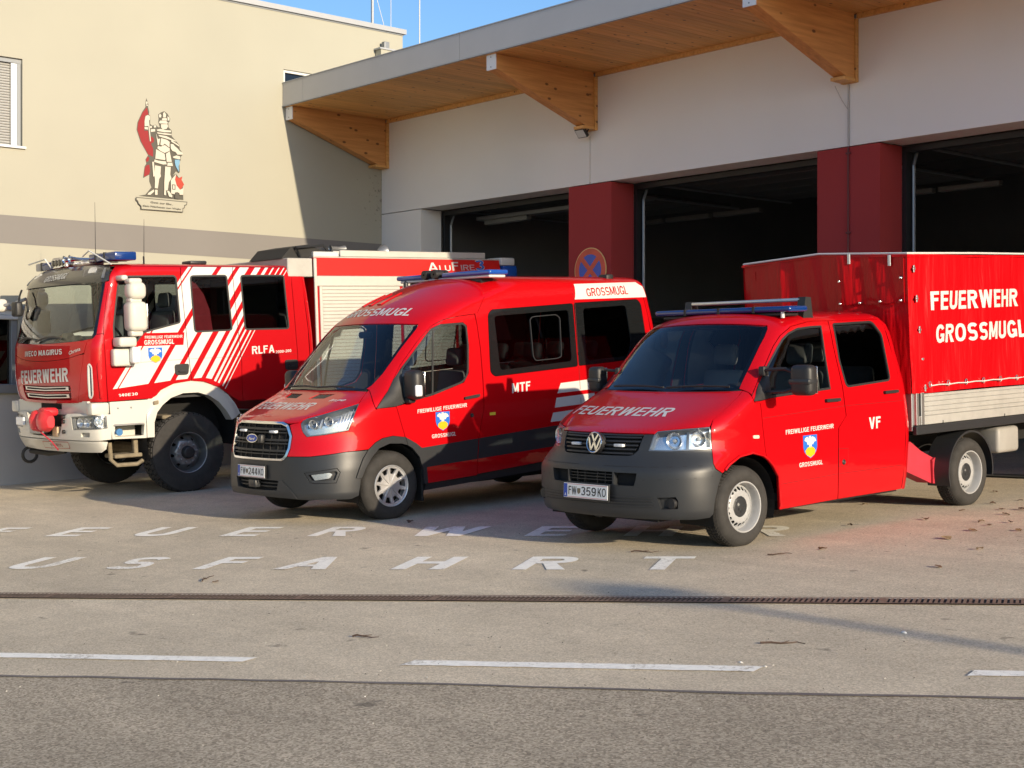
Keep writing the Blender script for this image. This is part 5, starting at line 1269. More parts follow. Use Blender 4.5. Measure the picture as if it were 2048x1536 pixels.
# mirrors
for sg in (1, -1):
    mr = empty('mirror', ((.93 if sg > 0 else -.80), .34, 1.36), vw)
    if sg < 0: mr.scale = (.72, 1, .92)
    mb = MB(); mb.rbox((.27, -.07, -.125), (.475, .06, .125), .045, 4); mb.v = [(sg*v[0], v[1], v[2]) for v in mb.v]; mb.build('housing', 'black_plastic', mr, True)
    mb = MB(); mb.rbox((.265, -.078, -.035), (.478, .052, .015), .02, 2); mb.v = [(sg*v[0], v[1], v[2]) for v in mb.v]; mb.build('trim_band', 'bumper_grey', mr, True)
    mb = MB(); mb.rbox((.29, .058, -.11), (.46, .066, .11), .01, 2); mb.v = [(sg*v[0], v[1], v[2]) for v in mb.v]; mb.build('mirror_glass', 'chrome', mr, True)
    for zz in (.085, -.10):
        mb = MB(); mb.tube([(sg*-.04, -.02, zz - .02), (sg*.02, -.03, zz), (sg*.20, -.02, zz + .008), (sg*.30, 0, zz*.6)], .014, 8); mb.build('arm', 'black_plastic', mr, True)
        mb = MB(); mb.rbox((-.06, -.05, zz - .05), (.0, .02, zz + .03), .012, 2); mb.v = [(sg*v[0], v[1], v[2]) for v in mb.v]; mb.build('bracket', 'black_plastic', mr, True)
# wheels
ty, td = tyre_meshes(.335, .206, .212, 64, 5, .009)
barrel = MB().lathe([(.100, .213), (.106, .209), (.104, .200), (.085, .192), (.02, .186), (-.08, .186), (-.10, .205)], 48, 0).mesh('rim', 'steel_white', True, 50)
holes = [circle(.0165, 12, (.150*math.cos(2*math.pi*k/20), .150*math.sin(2*math.pi*k/20))) for k in range(20)]
dsk = disc_mesh('rim_disc', [(.0, .055), (.09, .056), (.105, .060), (.128, .058), (.170, .030), (.19, .022)], circle(.188, 64), [circle(.080, 40)] + holes, 'steel_white', grid=.022, step=.012)
cap = disc_mesh('hub_cap', [(0, .075), (.035, .074), (.040, .066), (.075, .064), (.088, .055)], circle(.088, 40), [], 'bumper_grey', grid=.02)
bk = MB().lathe([(-.02, 0), (-.02, .186)], 32, 0).mesh('brake_back', 'pit_black')
vwk = [('tyre', ty), ('tread', td), ('rim', barrel), ('rim_disc', dsk), ('hub_cap', cap), ('brake_back', bk)]
for y in (0, 3.40):
    for sg in (1, -1): place_wheel(vw, vwk, (sg*.83, y, .335), sg > 0)
MB().tube([(-.8, 3.4, .335), (.8, 3.4, .335)], .05, 10).build('axle', 'pit_black', vw, True)
# ---- flat bed
pm('box_grey', (0.30, 0.29, 0.27), 0.5, var=0.1)
bed = empty('flatbed', (0, 3.6, .80), vw)
bo = Vector((0, 3.6, .80))
def bb(mb, name, mat, smooth=False, par=None): mb.v = [tuple(Vector(v) - bo) for v in mb.v]; return mb.build(name, mat, par or bed, smooth)
YR = 5.45
for sg in (-1, 1):
    bb(MB().box((sg*.40 - .04, 1.6, .52), (sg*.40 + .04, YR - .1, .70)), 'chassis_rail', 'pit_black')
    bb(MB().rbox((sg*.985 - .03 if sg > 0 else -1.0, 2.40, .765), (1.0 if sg > 0 else -.955, YR, .845), .006, 1), 'frame_rail', 'bumper_grey')
    x0, x1 = (.957, .982) if sg > 0 else (-.982, -.957)
    zz = .850
    for hgt in (.085, .04, .045, .045, .045, .03):
        bb(MB().rbox((x0, 2.555, zz), (x1 + (.003 if hgt > .08 else 0), YR - .04, zz + hgt - .002), .004, 1), 'board', 'board_alu'); zz += hgt
    bb(MB().rbox((x0 - .02 if sg > 0 else x0, 2.42, .85), (x1 + .006 if sg > 0 else x1 + .02, 2.462, 1.15), .004, 1), 'corner_post', 'satin_alu')
    bb(MB().rbox((x0 - .02 if sg > 0 else x0, 2.498, .85), (x1 + .006 if sg > 0 else x1 + .02, 2.552, 1.15), .004, 1), 'corner_post', 'satin_alu')
    bb(MB().box((x0 - .01, 2.462, .85), (x1 - .01, 2.498, 1.15)), 'post_slot', 'pit_black')
    bb(MB().rbox((x0 - .018 if sg > 0 else x0, 2.463, .85), (x1 + .004 if sg > 0 else x1 + .018, 2.497, .93), .003, 1), 'corner_post', 'satin_alu')
    for yy in (2.85, 3.95): bb(MB().box((sg*.983 - .004, yy, .84), (sg*.983 + .004, yy + .012, .875)), 'hinge', 'plate_ink')
bb(MB().rbox((-.95, 2.40, .80), (.95, 2.425, 1.15), .004, 1), 'front_board', 'satin_alu')
bb(MB().box((-.955, 2.43, .79), (.955, YR, .83)), 'deck', 'bumper_grey')
bb(MB().box((-.95, YR - .03, .85), (.95, YR, 1.15)), 'tail_board', 'board_alu')
# mud guards over the rear wheels
for sg in (-1, 1):
    mb = MB(); vs_ = []; n = 18
    for i in range(n + 1):
        a = R(200 - i * 212 / n)
        for x in (.70, .945): vs_.append((sg*x, 3.40 + .40*math.cos(a), .36 + .385*math.sin(a)))
    mb.add(vs_, [(2*i, 2*i+1, 2*i+3, 2*i+2) for i in range(n)])
    for i in range(n):   # outer lip
        a, b_ = R(200 - i*212/n), R(200 - (i+1)*212/n)
        mb.add([(sg*.945, 3.4 + r_*math.cos(t), .36 + r_*.963*math.sin(t)) for t, r_ in ((a, .40), (b_, .40), (b_, .38), (a, .38))], [(0, 1, 2, 3)])
    bb(mb, 'mud_guard', 'bumper_grey', True)
bb(MB().rbox((.55, 3.93, .475), (.93, 4.33, .735), .04, 3), 'battery_box', 'box_grey', True)
mb = MB(); mb.rbox((.50, 3.90, .49), (.56, 4.30, .72), .02, 2); bb(mb, 'box_bracket', 'axle_dirt')
# red jack arm between cab and wheel
bb(MB().prism([(2.10, .66), (2.62, .66), (3.02, .50), (3.09, .46), (3.06, .25), (2.99, .255), (2.52, .42), (2.10, .42)], 0, .60, .76), 'jack_arm', 'dull_red_steel')
bb(MB().prism([(2.66, .66), (2.74, .67), (3.0, .52), (2.96, .49)], 0, .66, .70), 'jack_brace', 'dull_red_steel')
bb(MB().prism([(2.98, .48), (3.05, .51), (3.10, .44), (3.08, .32), (3.05, .25), (2.985, .255)], 0, .765, .785), 'jack_plate', 'dull_red_steel')
bb(MB().lathe([(.784, 0), (.784, .014), (.796, .014), (.796, 0)], 12, 0, (0, 3.03, .29)), 'bolt', 'plate_ink', True)
# tarpaulin: side, front with gable, roof
tp = empty('tarpaulin', (0, 3.9, 1.16), vw); to = np.array([0, 3.9, 1.16])
W_ = .965; Z0, ZE_, ZR_ = 1.148, 2.435, 2.482; YFt = 2.355
def fold(y, z, s_): return .016*np.sin(y*7.0 + 2.2*np.sin(z*1.7) + s_) * (1 - ((z - 1.8)/.75)**2 * .6) + .010*np.sin(y*20 + z*2.0 + s_) * np.clip((1.5 - z)*3, 0, 1) + .005*np.sin(z*5 + y*3.1)
for sg in (1, -1):
    fs_ = num_f(lambda Q, sg=sg: np.stack([sg*(W_ + fold(Q[:, 0], Q[:, 1], sg) - .012*np.clip((2.50 - Q[:, 0])*8, 0, 1)**2 + .004), Q[:, 0], Q[:, 1]], 1) - to, ('dir', (sg, 0, 0)))
    sd_ = drape('side_sheet', fs_, [(YFt + .02, Z0), (YFt + .35, Z0 - .006), (3.4, Z0 + .004), (4.4, Z0), (YR, Z0), (YR, ZE_), (YFt, ZE_)], 'tarp_red', tp, grid=.05)
    if sg > 0:
        lettering('lettering', 'FEUERWEHR', fs_, (2.70,1.912), (4.295,1.938), .175, 'film_white', sd_, bold=.035, off=.004)
        lettering('lettering', 'GROSSMUGL', fs_, (2.775,1.603), (4.385,1.628), .172, 'film_white', sd_, bold=.035, off=.004)
        for k in range(9):
            yy = 2.66 + .31*k; xx = W_ + .016
            bb_ = MB(); bb_.tube([(xx, yy + .018*math.cos(t), 1.222 + .026*math.sin(t)) for t in np.linspace(0, 2*math.pi, 14)], .0045, 5); bb_.v = [tuple(np.array(v) - to) for v in bb_.v]; bb_.build('eyelet', 'satin_alu', sd_, True)
        mb = MB(); mb.tube([(W_ + .02, 2.66 + .155*k, 1.208 + .004*k*.25 + (.006 if k % 2 else 0)) for k in range(17)], .006, 6); mb.v = [tuple(np.array(v) - to) for v in mb.v]; mb.build('rope', 'film_white', sd_, True)
        for k, (yy, zz) in enumerate(((2.44,2.297),(2.478,2.022),(2.515,1.734),(2.553,1.461),(2.59,1.191))):
            mb = MB(); mb.rbox((W_ + .004, yy - .012, zz - .034), (W_ + .016, yy + .012, zz + .034), .005, 1); mb.rbox((W_ + .010, yy - .03, zz - .012), (W_ + .026, yy + .008, zz + .012), .006, 1); mb.v = [tuple(np.array(v) - to) for v in mb.v]; mb.build('turn_buckle', 'satin_alu', sd_, True)
def ztop(x): return ZR_ - (ZR_ - ZE_ + .03) * np.abs(x) / W_
ff_ = num_f(lambda Q: np.stack([Q[:, 0], YFt + .006 + .008*np.sin(Q[:, 0]*8) * np.sin(Q[:, 1]*2.2) + .006*np.sin(Q[:, 0]*17 + Q[:, 1]*3) - .02*(1 - (Q[:, 0]/W_)**2), Q[:, 1]], 1) - to, ('dir', (0, -1, 0)))
fr_ = drape('front_sheet', ff_, [(-W_, Z0), (W_, Z0), (W_, ZE_ - .02), (0, ZR_ - .004), (-W_, ZE_ - .02)], 'tarp_red', tp, grid=.06)
fl_ = drape('window_flap', ff_, rounded([(.207,1.985),(.93,1.986),(.935,2.405),(.207,2.462)], .012), 'tarp_red', fr_, grid=.06, off=.012, thick=.008)
for (xx, zz) in ((.228,2.212),(.233,1.999),(.455,2.0),(.679,2.005),(.902,2.008),(.907,2.217)):
    mb = MB(); mb.lathe([(-.03, 0), (-.029, .010), (-.020, .016), (.004, .017)], 14, 1, (xx, YFt - .012, zz)); mb.v = [tuple(np.array(v) - to) for v in mb.v]; mb.build('stud', 'chrome', fl_, True)
for xx, z1 in ((.339, 2.455), (.786, 2.415)):
    mb = MB(); mb.rbox((xx - .016, YFt - .034, z1 - .085), (xx + .016, YFt - .022, z1 + .02), .004, 1); mb.v = [tuple(np.array(v) - to) for v in mb.v]; mb.build('strap', 'satin_alu', fl_)
drape('patch', ff_, [(-W_ + .01,2.26),(-W_ + .16,2.27),(-W_ + .155,2.36),(-W_ + .01,2.35)], 'tarp_red', fr_, grid=.1, off=.006, thick=.004)
rf_ = num_f(lambda Q: np.stack([Q[:, 0], Q[:, 1], ZR_ - (ZR_ - ZE_ + .01)*np.abs(Q[:, 0])/W_ + .012*np.sin(Q[:, 1]*4.2)*(1 - (Q[:, 0]/W_)**2) + (Q[:, 1] - 2.35)*.011], 1) - to, ('dir', (0, 0, 1)))
pm('tarp_top', (0.62, 0.42, 0.40), 0.5)
drape('roof_sheet', rf_, [(-W_ - .008, YFt - .02), (W_ + .008, YFt - .02), (W_ + .008, YR), (-W_ - .008, YR)], 'tarp_red', tp, grid=.1, thick=.02)
mb = MB(); mb.tube([(-W_ + .01, YFt - .012, ZE_ + .004), (0, YFt - .03, ZR_ + .006), (W_, YFt - .012, ZE_ + .004), (W_ + .004, 3.5, ZE_ + .022), (W_ + .004, YR, ZE_ + .036)], .010, 6); mb.v = [tuple(np.array(v) - to) for v in mb.v]; mb.build('piping', 'film_white', tp, True)
mb = MB(); mb.box((-W_, YR - .02, Z0), (W_, YR, ZE_)); mb.v = [tuple(np.array(v) - to) for v in mb.v]; mb.build('rear_sheet', 'tarp_red', tp)

# ------------------------------------------------------------------ crew van
fd = empty('crew_van', mat=veh_matrix(-13.066, 8.999))
tag(fd, 'red high roof crew van with grey bumper and silver wheel trims in the middle', 'van')
B = Body(FORD_ROWS, fd)
fx = B.fx
ws = [(.640,1.346),(.731,1.382),(.882,1.498),(1.129,1.750),(1.340,1.945),(1.358,1.975),(1.345,1.992)]
ws_poly = B.ctr(1.340, 1.992, 16)[::-1] + [fx(x, 1.340) for x in (.2, .4, .55, .66)] + ws
B.panel('windscreen', ws_poly, 'screen_glass', 'both', thick=0, off=-.004, grid=.09)
drape('screen_border', B.A, ws[::-1] + [(.60,1.348),(.695,1.392),(.845,1.510),(1.095,1.765),(1.285,1.945),(1.29,1.975)], 'black_plastic', fd, grid=.3, off=-.006, mirror='both')
cowl = [fx(x, 1.318) for x in (0, .2, .4, .6)] + [(.66,1.325),(.655,1.35)] + [fx(x, 1.368) for x in (.6, .4, .2, 0)]
B.panel('cowl', cowl, 'black_plastic', 'both', thick=0, off=-.012, grid=.1)
# bonnet
lamp = [(-.2,1.031),(-.178,1.061),(-.126,1.082),(.085,1.117),(.366,1.168),(.601,1.214),(.543,1.064),(.483,.957),(.394,.945),(.143,.920),(-.109,.903),(-.167,.946),(-.191,.993)]
hood = [fx(x, 1.047) for x in (0, .2, .395)] + [fx(.475, 1.034), (-.244,1.043), (-.198,1.056), (-.178,1.067), (-.126,1.088), (.085,1.123), (.366,1.174), (.596,1.219), (.650,1.299), (.668,1.322)] + [fx(x, 1.331) for x in (.6, .4, .2)] + B.ctr(1.047, 1.331, 16)[::-1]
vent = [fx(.115, 1.255), fx(.372, 1.258), fx(.42, 1.300), fx(.15, 1.297)]
bn = B.panel('bonnet', hood, 'red_paint', 'both', grid=(.05, .03), holes=[vent])[0]
for m in (None, 'x'):
    vt = drape('vent', B.A, offset_poly(vent, .004), 'pit_black', bn, grid=.1, off=-.015, mirror=m)
    for k in range(5):
        x0 = .135 + .055*k; drape('vent_bar', B.A, [fx(x0, 1.257), fx(x0 + .008, 1.257), fx(x0 + .028, 1.299), fx(x0 + .020, 1.299)], 'black_plastic', vt, grid=.1, off=-.004, thick=.01, mirror=m)
# grille
ring_o = [fx(0, 1.044), fx(.20, 1.044), fx(.395, 1.044), fx(.470, 1.022), fx(.492, 1.005), fx(.541, .907), fx(.542, .783), fx(.515, .705), fx(.480, .672), fx(.443, .660), fx(.2, .659), fx(0, .659)]
ring_i = [fx(0, 1.022), fx(.20, 1.022), fx(.385, 1.022), fx(.450, 1.003), fx(.470, .990), fx(.516, .900), fx(.517, .790), fx(.492, .717), fx(.460, .688), fx(.430, .680), fx(.2, .680), fx(0, .680)]
gr = B.panel('grille', ring_o, 'pit_black', 'both', thick=0, off=-.035, grid=.1)[0]
B.panel('chrome_surround', ring_o + ring_i[::-1], 'chrome', 'both', thick=.05, off=.008, grid=.15, parent=gr)
for vz, hh, xm in ((.965,.022,.47), (.935,.012,.48), (.855,.022,.50), (.825,.014,.50), (.748,.022,.495), (.718,.012,.48)):
    B.panel('grille_bar', [fx(0, vz), fx(xm, vz), fx(xm, vz + hh), fx(0, vz + hh)], 'black_plastic', 'both', thick=.03, off=-.004, grid=(.1, .3), parent=gr)
for xx in (.10, .22, .34, .44): B.panel('grille_post', [fx(xx, .68), fx(xx + .01, .68), fx(xx + .01, 1.02), fx(xx, 1.02)], 'black_plastic', 'pair', thick=.01, off=-.022, grid=.3, parent=gr)
for sg in (-1, 1):
    c = B.S.X(np.array([[.285, .945]]))[0]; MB().rbox((sg*.285 - .055, c[1] - .022, .935), (sg*.285 + .055, c[1] + .02, .962), .006, 2).build('flasher', 'clear_lens_solid', gr, True)
bd = empty('badge', (-.03, -.985, .876), fd); bd.rotation_euler = (R(-8), 0, 0)
def oval(a, b): return [(a*math.cos(2*math.pi*k/32), b*math.sin(2*math.pi*k/32)) for k in range(32)]
bf = plane_f((0, 0, 0), (1, 0, 0), (0, 0, 1))
drape('oval_rim', bf, oval(.105, .045), 'chrome', bd, grid=.1, step=.1, thick=.04, off=.010)
drape('oval_field', bf, oval(.096, .037), 'plate_blue', bd, grid=.1, step=.1, off=.012)
lettering('script', 'Ford', bf, (-.058, -.018), (.058, -.018), .040, 'chrome', bd, bold=.012, off=.0135, italic=.3)
MB().rbox((.10, -.01, -.05), (.17, .05, .045), .02, 2).build('sensor', 'black_plastic', bd, True)
# headlights
for m in (None, 'x'):
    hl = drape('headlight', B.A, offset_poly(lamp, .002), 'lamp_chrome', fd, grid=.05, off=-.055, mirror=m)
    drape('lens', B.A, offset_poly(lamp, -.002), 'lamp_lens', hl, grid=.05, off=-.002, mirror=m)
    drape('rim', B.A, offset_poly(lamp, .001), 'lamp_grey', hl, holes=[offset_poly(lamp, -.008)], grid=.2, step=.05, off=-.004, thick=.05, mirror=m)
    drape('bezel', B.A, [(-.13,.985),(.02,1.0),(.30,1.03),(.33,1.09),(.10,1.075),(-.11,1.045)], 'lamp_grey', hl, grid=.1, off=-.045, thick=.02, mirror=m)
    drape('divider', B.A, [(.06,.985),(.085,.985),(.125,1.085),(.100,1.085)], 'clear_lens_solid', hl, grid=.2, off=-.02, thick=.02, mirror=m)
    for (a_, v_, r_) in ((-.02, 1.02, .042), (.21, 1.045, .045)):
        c = B.S.A(np.array([[a_, v_]]))[0]; sg = -1 if m else 1
        mb = MB(); mb.lathe([(.05, .012), (.045, .03), (.03, r_*.75), (.0, r_), (-.004, r_ + .006)], 24, 1)
        o = mb.build('reflector', 'lamp_chrome', hl, True); o.location = (sg*c[0]*.985, c[1] + .012, c[2]); o.rotation_euler = (0, 0, sg*R(25))
    for k in range(4):
        a0 = .34 + .05*k; drape('stripe_ridge', B.A, [(a0,.99 + .02*k),(a0 + .012,.99 + .02*k),(a0 + .05,1.12 + .02*k),(a0 + .038,1.12 + .02*k)], 'clear_lens_solid', hl, grid=.2, off=-.03, thick=.012, mirror=m)
# bumper
fog = [(-.157,.544),(.10,.566),(.327,.588),(.374,.544),(.312,.437),(-.009,.435),(-.066,.443)]
bo_ = [fx(0, .655), fx(0, .46), fx(.2, .459), fx(.385, .457), fx(.36, .362), fx(.2, .352), fx(0, .350), fx(0, .29), fx(.3, .287), fx(.55, .276), (-.259,.272), (.177,.271), (.50,.268), (.598,.297), (.636,.465), (.567,.474), (.608,.562), (.660,.664), (.725,.742), (.433,.737), (.275,.723), (-.059,.701), (-.397,.700), fx(.512, .700), fx(.477, .668), fx(.443, .656), fx(.2, .655)]
bp_ = B.panel('bumper', bo_, 'bumper_grey', 'both', holes=[fog], grid=.05, thick=.05)[0]
B.panel('intake', [fx(0, .47), fx(.41, .47), fx(.38, .35), fx(0, .34)], 'pit_black', 'both', thick=0, off=-.05, grid=.2, parent=bp_)
for vz in (.385, .42): B.panel('grille_bar', [fx(0, vz), fx(.36, vz), fx(.36, vz + .012), fx(0, vz + .012)], 'black_plastic', 'both', thick=.02, off=-.02, grid=.2, parent=bp_)
MB().rbox((-.09, -1.02, .375), (.05, -.95, .452), .01, 2).build('sensor_plate', 'bumper_grey', bp_, True)
for m in (None, 'x'):
    rc = drape('fog_recess', B.A, offset_poly(fog, .01), 'black_plastic', bp_, grid=.1, off=-.05, mirror=m)
    drape('recess_trim', B.A, offset_poly(fog, -.004), 'bumper_grey', rc, holes=[offset_poly(fog, -.03)], grid=.1, off=-.012, thick=.02, mirror=m)
    drape('fog_lamp', B.A, rounded([(-.063,.521),(.219,.541),(.262,.524),(.217,.486),(-.007,.466)], .015), 'lamp_chrome', rc, grid=.05, off=-.030, thick=.02, mirror=m)
    drape('fog_lens', B.A, rounded([(-.063,.521),(.219,.541),(.262,.524),(.217,.486),(-.007,.466)], .015), 'lamp_lens', rc, grid=.05, off=-.022, mirror=m)
skid = [fx(.0, .348), fx(.37, .355), fx(.405, .465), fx(.44, .465), fx(.55, .376), fx(.615, .284), fx(.3, .290), fx(0, .292)]
B.panel('skid_lip', skid, 'bumper_grey', 'both', thick=.02, off=.010, grid=.06, parent=bp_)
# front wings
arch_o = [(.735,.752),(.822,.816),(.912,.853),(1.046,.869),(1.198,.846)]
wingp = [fx(.495, 1.018), (-.300,1.031), (-.244,1.037), (-.206,1.044), (-.206,1.031), (-.197,.993), (-.173,.944), (-.113,.898), (.143,.914), (.394,.939), (.489,.951), (.549,1.062), (.607,1.216), (.658,1.297), (.688,1.326), (.706,1.335), (.760,1.27), (.832,1.158), (.842,1.145), (.97,1.152), (1.100,1.160), (1.147,1.014), (1.196,.862)] + arch_o[::-1] + [(.433,.743),(.275,.729),(-.059,.707),(-.397,.706), fx(.518, .708), fx(.545, .783), fx(.545, .907)]
B.panel('front_wing', wingp, 'red_paint')
# arch cladding, front part on the wing and rear part on the door
clad_f = [(.572,.474),(.614,.562),(.666,.664),(.731,.746),(.822,.812),(.912,.849),(1.046,.865),(1.200,.843),(1.228,.760),(1.155,.782),(.999,.793),(.865,.754),(.774,.672),(.695,.572),(.641,.470)]
clad_r = [(1.206,.842),(1.337,.772),(1.415,.715),(1.448,.70),(1.470,.50),(1.478,.345),(1.427,.345),(1.419,.497),(1.378,.628),(1.289,.725),(1.234,.757)]
for nm, pl in (('arch_trim', clad_f), ('arch_trim', clad_r)): B.panel(nm, pl, 'bumper_grey', grid=.05, thick=.03, off=.012)
# cab frame: roof front, screen pillars, strip over the doors
dtop = [(.842,1.160),(.986,1.330),(1.055,1.450),(1.143,1.592),(1.367,1.823),(1.575,1.988),(1.739,2.051),(1.95,2.085),(2.160,2.106)]
frame_p = B.ctr(1.998, 2.36, 16) + [fx(x, 2.36) for x in (.15, .3, .45, .6, .72)] + [B.sd(1.62, 2.36)] + [B.sd(1.9, 2.36)] + [(2.30,2.30),(2.200,2.112)] + dtop[::-1] + [(.768,1.275),(.714,1.338),(.664,1.352)] + [(a + .006, v + .002) for a, v in ws[1:-1]] + [(1.362,1.998)] + [fx(x, 1.998) for x in (.6, .4, .2)]
fr = B.panel('cab_frame', frame_p, 'red_paint', 'both', grid=(.05, .045))[0]
# doors
w1 = rounded([(1.150,1.540),(1.279,1.664),(1.560,1.945),(1.693,1.990),(1.995,2.004),(2.047,1.970),(2.072,1.765),(2.066,1.470),(2.000,1.375),(1.570,1.258),(1.300,1.212),(1.190,1.185)], .05)
tri = [(.850,1.155),(.986,1.320),(1.05,1.43),(1.150,1.540),(1.190,1.185),(1.08,1.165)]
holed = [(.858,1.152),(.990,1.316),(1.058,1.430),(1.146,1.548),(1.275,1.672),(1.556,1.953),(1.693,1.998),(1.998,2.012),(2.055,1.975),(2.080,1.765),(2.074,1.466),(2.005,1.368),(1.572,1.250),(1.300,1.204),(1.190,1.177),(1.07,1.158)]
fdoor = [(1.148,1.586),(1.371,1.816),(1.578,1.981),(1.741,2.044),(1.95,2.079),(2.160,2.100),(2.192,1.981),(2.236,1.725),(2.264,1.379),(2.273,1.106),(2.186,.748),(2.150,.372),(1.478,.345),(1.470,.50),(1.448,.70),(1.415,.718),(1.337,.775),(1.206,.846),(1.202,.862),(1.153,1.014),(1.106,1.160),(1.10,1.166),(1.075,1.150),(.860,1.146),(.851,1.158),(.986,1.324),(1.055,1.440)]
band_t = lambda a: .720 + (a - 1.452)*.0596; band_b = lambda a: .514 + (a - 1.501)*.0475; sill_b = lambda a: .341 + (a - 1.471)*.062
blk = [(1.30, band_t(1.30)), (2.4, band_t(2.4)), (2.4, band_b(2.4)), (1.30, band_b(1.30))]
doors = B.panel('front_door', fdoor, None, mats=['red_paint', 'bumper_grey'], holes=[holed], paints=[(blk, 1)])
B.window(w1, 'side_glass', seal=.016)
for m, d in ((None, doors[0]), ('x', doors[1])):
    drape('mirror_base', B.A, tri, 'black_plastic', d, grid=.1, off=.004, thick=.02, mirror=m)
    drape('window_bar', B.A, [(1.565,1.262),(1.585,1.266),(1.602,1.955),(1.582,1.948)], 'black_plastic', d, grid=.2, off=.003, thick=.01, mirror=m)
    drape('handle', B.A, rounded([(1.995,1.188),(2.200,1.205),(2.205,1.238),(1.995,1.215)], .014), 'black_plastic', d, grid=.05, off=.028, thick=.028, mirror=m)
lettering('lettering', 'FREIWILLIGE FEUERWEHR', B.A, (1.372,1.077), (2.037,1.110), .040, 'film_white', doors[0], bold=.018)
lettering('lettering', 'GROSSMUGL', B.A, (1.553,.806), (1.876,.815), .040, 'film_white', doors[0], bold=.018)
crest(doors[0], B.A, 1.610, 1.797, .879, 1.077)
c = B.S.A(np.array([[2.104, 1.016]]))[0]; MB().lathe([(0, 0), (.006, .012), (.004, .022), (-.01, .024)], 18, 0, (c[0] + .002, c[1], c[2])).build('door_lock', 'black_plastic', doors[0], True)
# side panel behind the doors
w2 = rounded([(2.354,2.094),(2.404,2.149),(3.633,2.212),(3.691,1.483),(2.438,1.418),(2.379,1.466)], .03)
w3 = rounded([(3.650,2.218),(4.700,2.258),(4.760,2.20),(4.816,1.88),(4.85,1.545),(3.708,1.488)], .03)
yl = lambda v: 3.97 + .0*v
rear_e = [B.sd(3.925, 2.36), B.sd(3.945, 2.2), B.sd(3.965, 2.03), B.sd(3.995, 1.6), B.sd(3.965, 1.33), B.sd(3.975, 1.0), B.sd(3.965, .70), B.sd(3.955, .50)]
sp = [(2.305,2.30)] + [B.sd(1.905, 2.36)] + [B.sd(y, 2.36) for y in (2.3, 2.7, 3.1, 3.5)] + rear_e + [(4.70,.50), (4.68,.62)] + arc(4.24, .52, .42, 10, 170, 12) + [(3.80,.47), (3.08,sill_b(3.08)), (2.158,sill_b(2.158)), (2.195,.748), (2.283,1.106), (2.274,1.379), (2.245,1.725), (2.200,1.985), (2.172,2.106), (2.206,2.112)]
blk2 = [(2.1, band_t(2.1)), (3.3, band_t(3.3)), (4.9, .85), (4.9, .62), (3.2, band_b(3.2)), (2.1, band_b(2.1))]
st = [[(3.419,1.302),(4.05,1.335),(4.04,1.216),(3.363,1.191)], [(3.348,1.140),(3.95,1.168),(3.93,1.058),(3.318,1.031)], [(3.290,.976),(3.87,1.005),(3.85,.895),(3.248,.874)]]
wb = [(3.693,2.360),(3.693,2.36),(4.90,2.36),(4.92,2.298),(3.668,2.262)]
sides = B.panel('side_panel', sp, None, mats=['red_paint', 'bumper_grey', 'film_white'], holes=[offset_poly(w2, .004), offset_poly(w3, .004)], paints=[(blk2, 1)] + [(q, 2) for q in st], grid=(.07, .05))
for m, sd_ in ((None, sides[0]), ('x', sides[1])):
    for wpoly, pane in ((w2, rounded([(2.440,2.075),(3.560,2.135),(3.600,1.545),(2.520,1.480)], .05)), (w3, rounded([(3.794,2.148),(4.500,2.183),(4.580,1.74),(4.52,1.575),(3.842,1.545)], .05))):
        wn_ = drape('window', B.A, offset_poly(pane, .02), 'dark_glass', sd_, grid=.15, off=-.006, mirror=m)
        drape('border', B.A, offset_poly(wpoly, -.001), 'dark_rubber' if False else 'black_glass' if 'black_glass' in MATS else 'black_plastic', wn_, holes=[pane], grid=.12, off=.001, thick=.006, mirror=m)
    sl = rounded([(2.962,2.026),(3.000,2.062),(3.364,2.084),(3.429,2.039),(3.442,1.597),(3.376,1.578),(3.039,1.563),(3.002,1.611)], .03)
    drape('slider_frame', B.A, sl, 'bumper_grey', sd_, holes=[offset_poly(sl, -.009)], grid=.2, step=.05, off=.006, thick=.012, mirror=m)
    drape('door_gap', B.A, [(3.631,2.34),(3.637,2.34),(3.668,2.215),(3.712,1.485),(3.706,1.485),(3.662,2.215)], 'groove_shade_red', sd_, grid=.3, off=.002, mirror=m)
    drape('door_gap', B.A, [(3.706,1.483),(3.712,1.483),(3.74,.85),(3.734,.85)], 'groove_shade_red', sd_, grid=.3, off=.0012, mirror=m)
    drape('sill', B.A, [(1.478,.343),(2.15,.380),(3.08,.438),(3.75,.46),(3.75,.36),(3.08,.345),(1.44,.262)], 'black_plastic', fd, grid=.2, off=-.02, thick=.05, mirror=m)
sd_ = sides[0]
lettering('lettering', 'MTF', B.A, (2.683,1.223), (2.953,1.238), .106, 'film_white', sd_, bold=.03)
drape('label', B.A, [(2.355,1.030),(2.436,1.032),(2.436,1.002),(2.355,1.0)], 'yellow_label', sd_, grid=.1, off=.002)
# roof with the white name band on its side
rf = B.roof(2.36, 'red_paint')
def roofside(Q):
    """(y, h) on the shoulder of the roof"""
    Q = np.asarray(Q, float); v = Q[:, 1]; P = B.S.par(v); ys = P[1] + P[3] + P[4]; ye = np.maximum(P[7], ys + .01); u = 1 + (Q[:, 0] - ys) / (ye - ys); u = np.where(u > 2, 2 + np.clip((Q[:, 0] - ye)/.6, 0, .5), u); return B.S.pt(v, u)
rsf = num_f(roofside, (0, 2.5, 1.2))
bnd = drape('name_band', rsf, [(2.785,2.262),(2.80,2.30),(2.815,2.36),(2.83,2.42),(3.88,2.44),(3.93,2.40),(3.94,2.36),(3.95,2.31),(3.955,2.285)], 'film_white', rf, grid=.04, off=.004)
lettering('lettering', 'GROSSMUGL', rsf, (2.99,2.298), (3.68,2.322), .085, 'truck_red', bnd, bold=.005, off=.0062)
B.rear(.36, 2.36, 'red_paint')
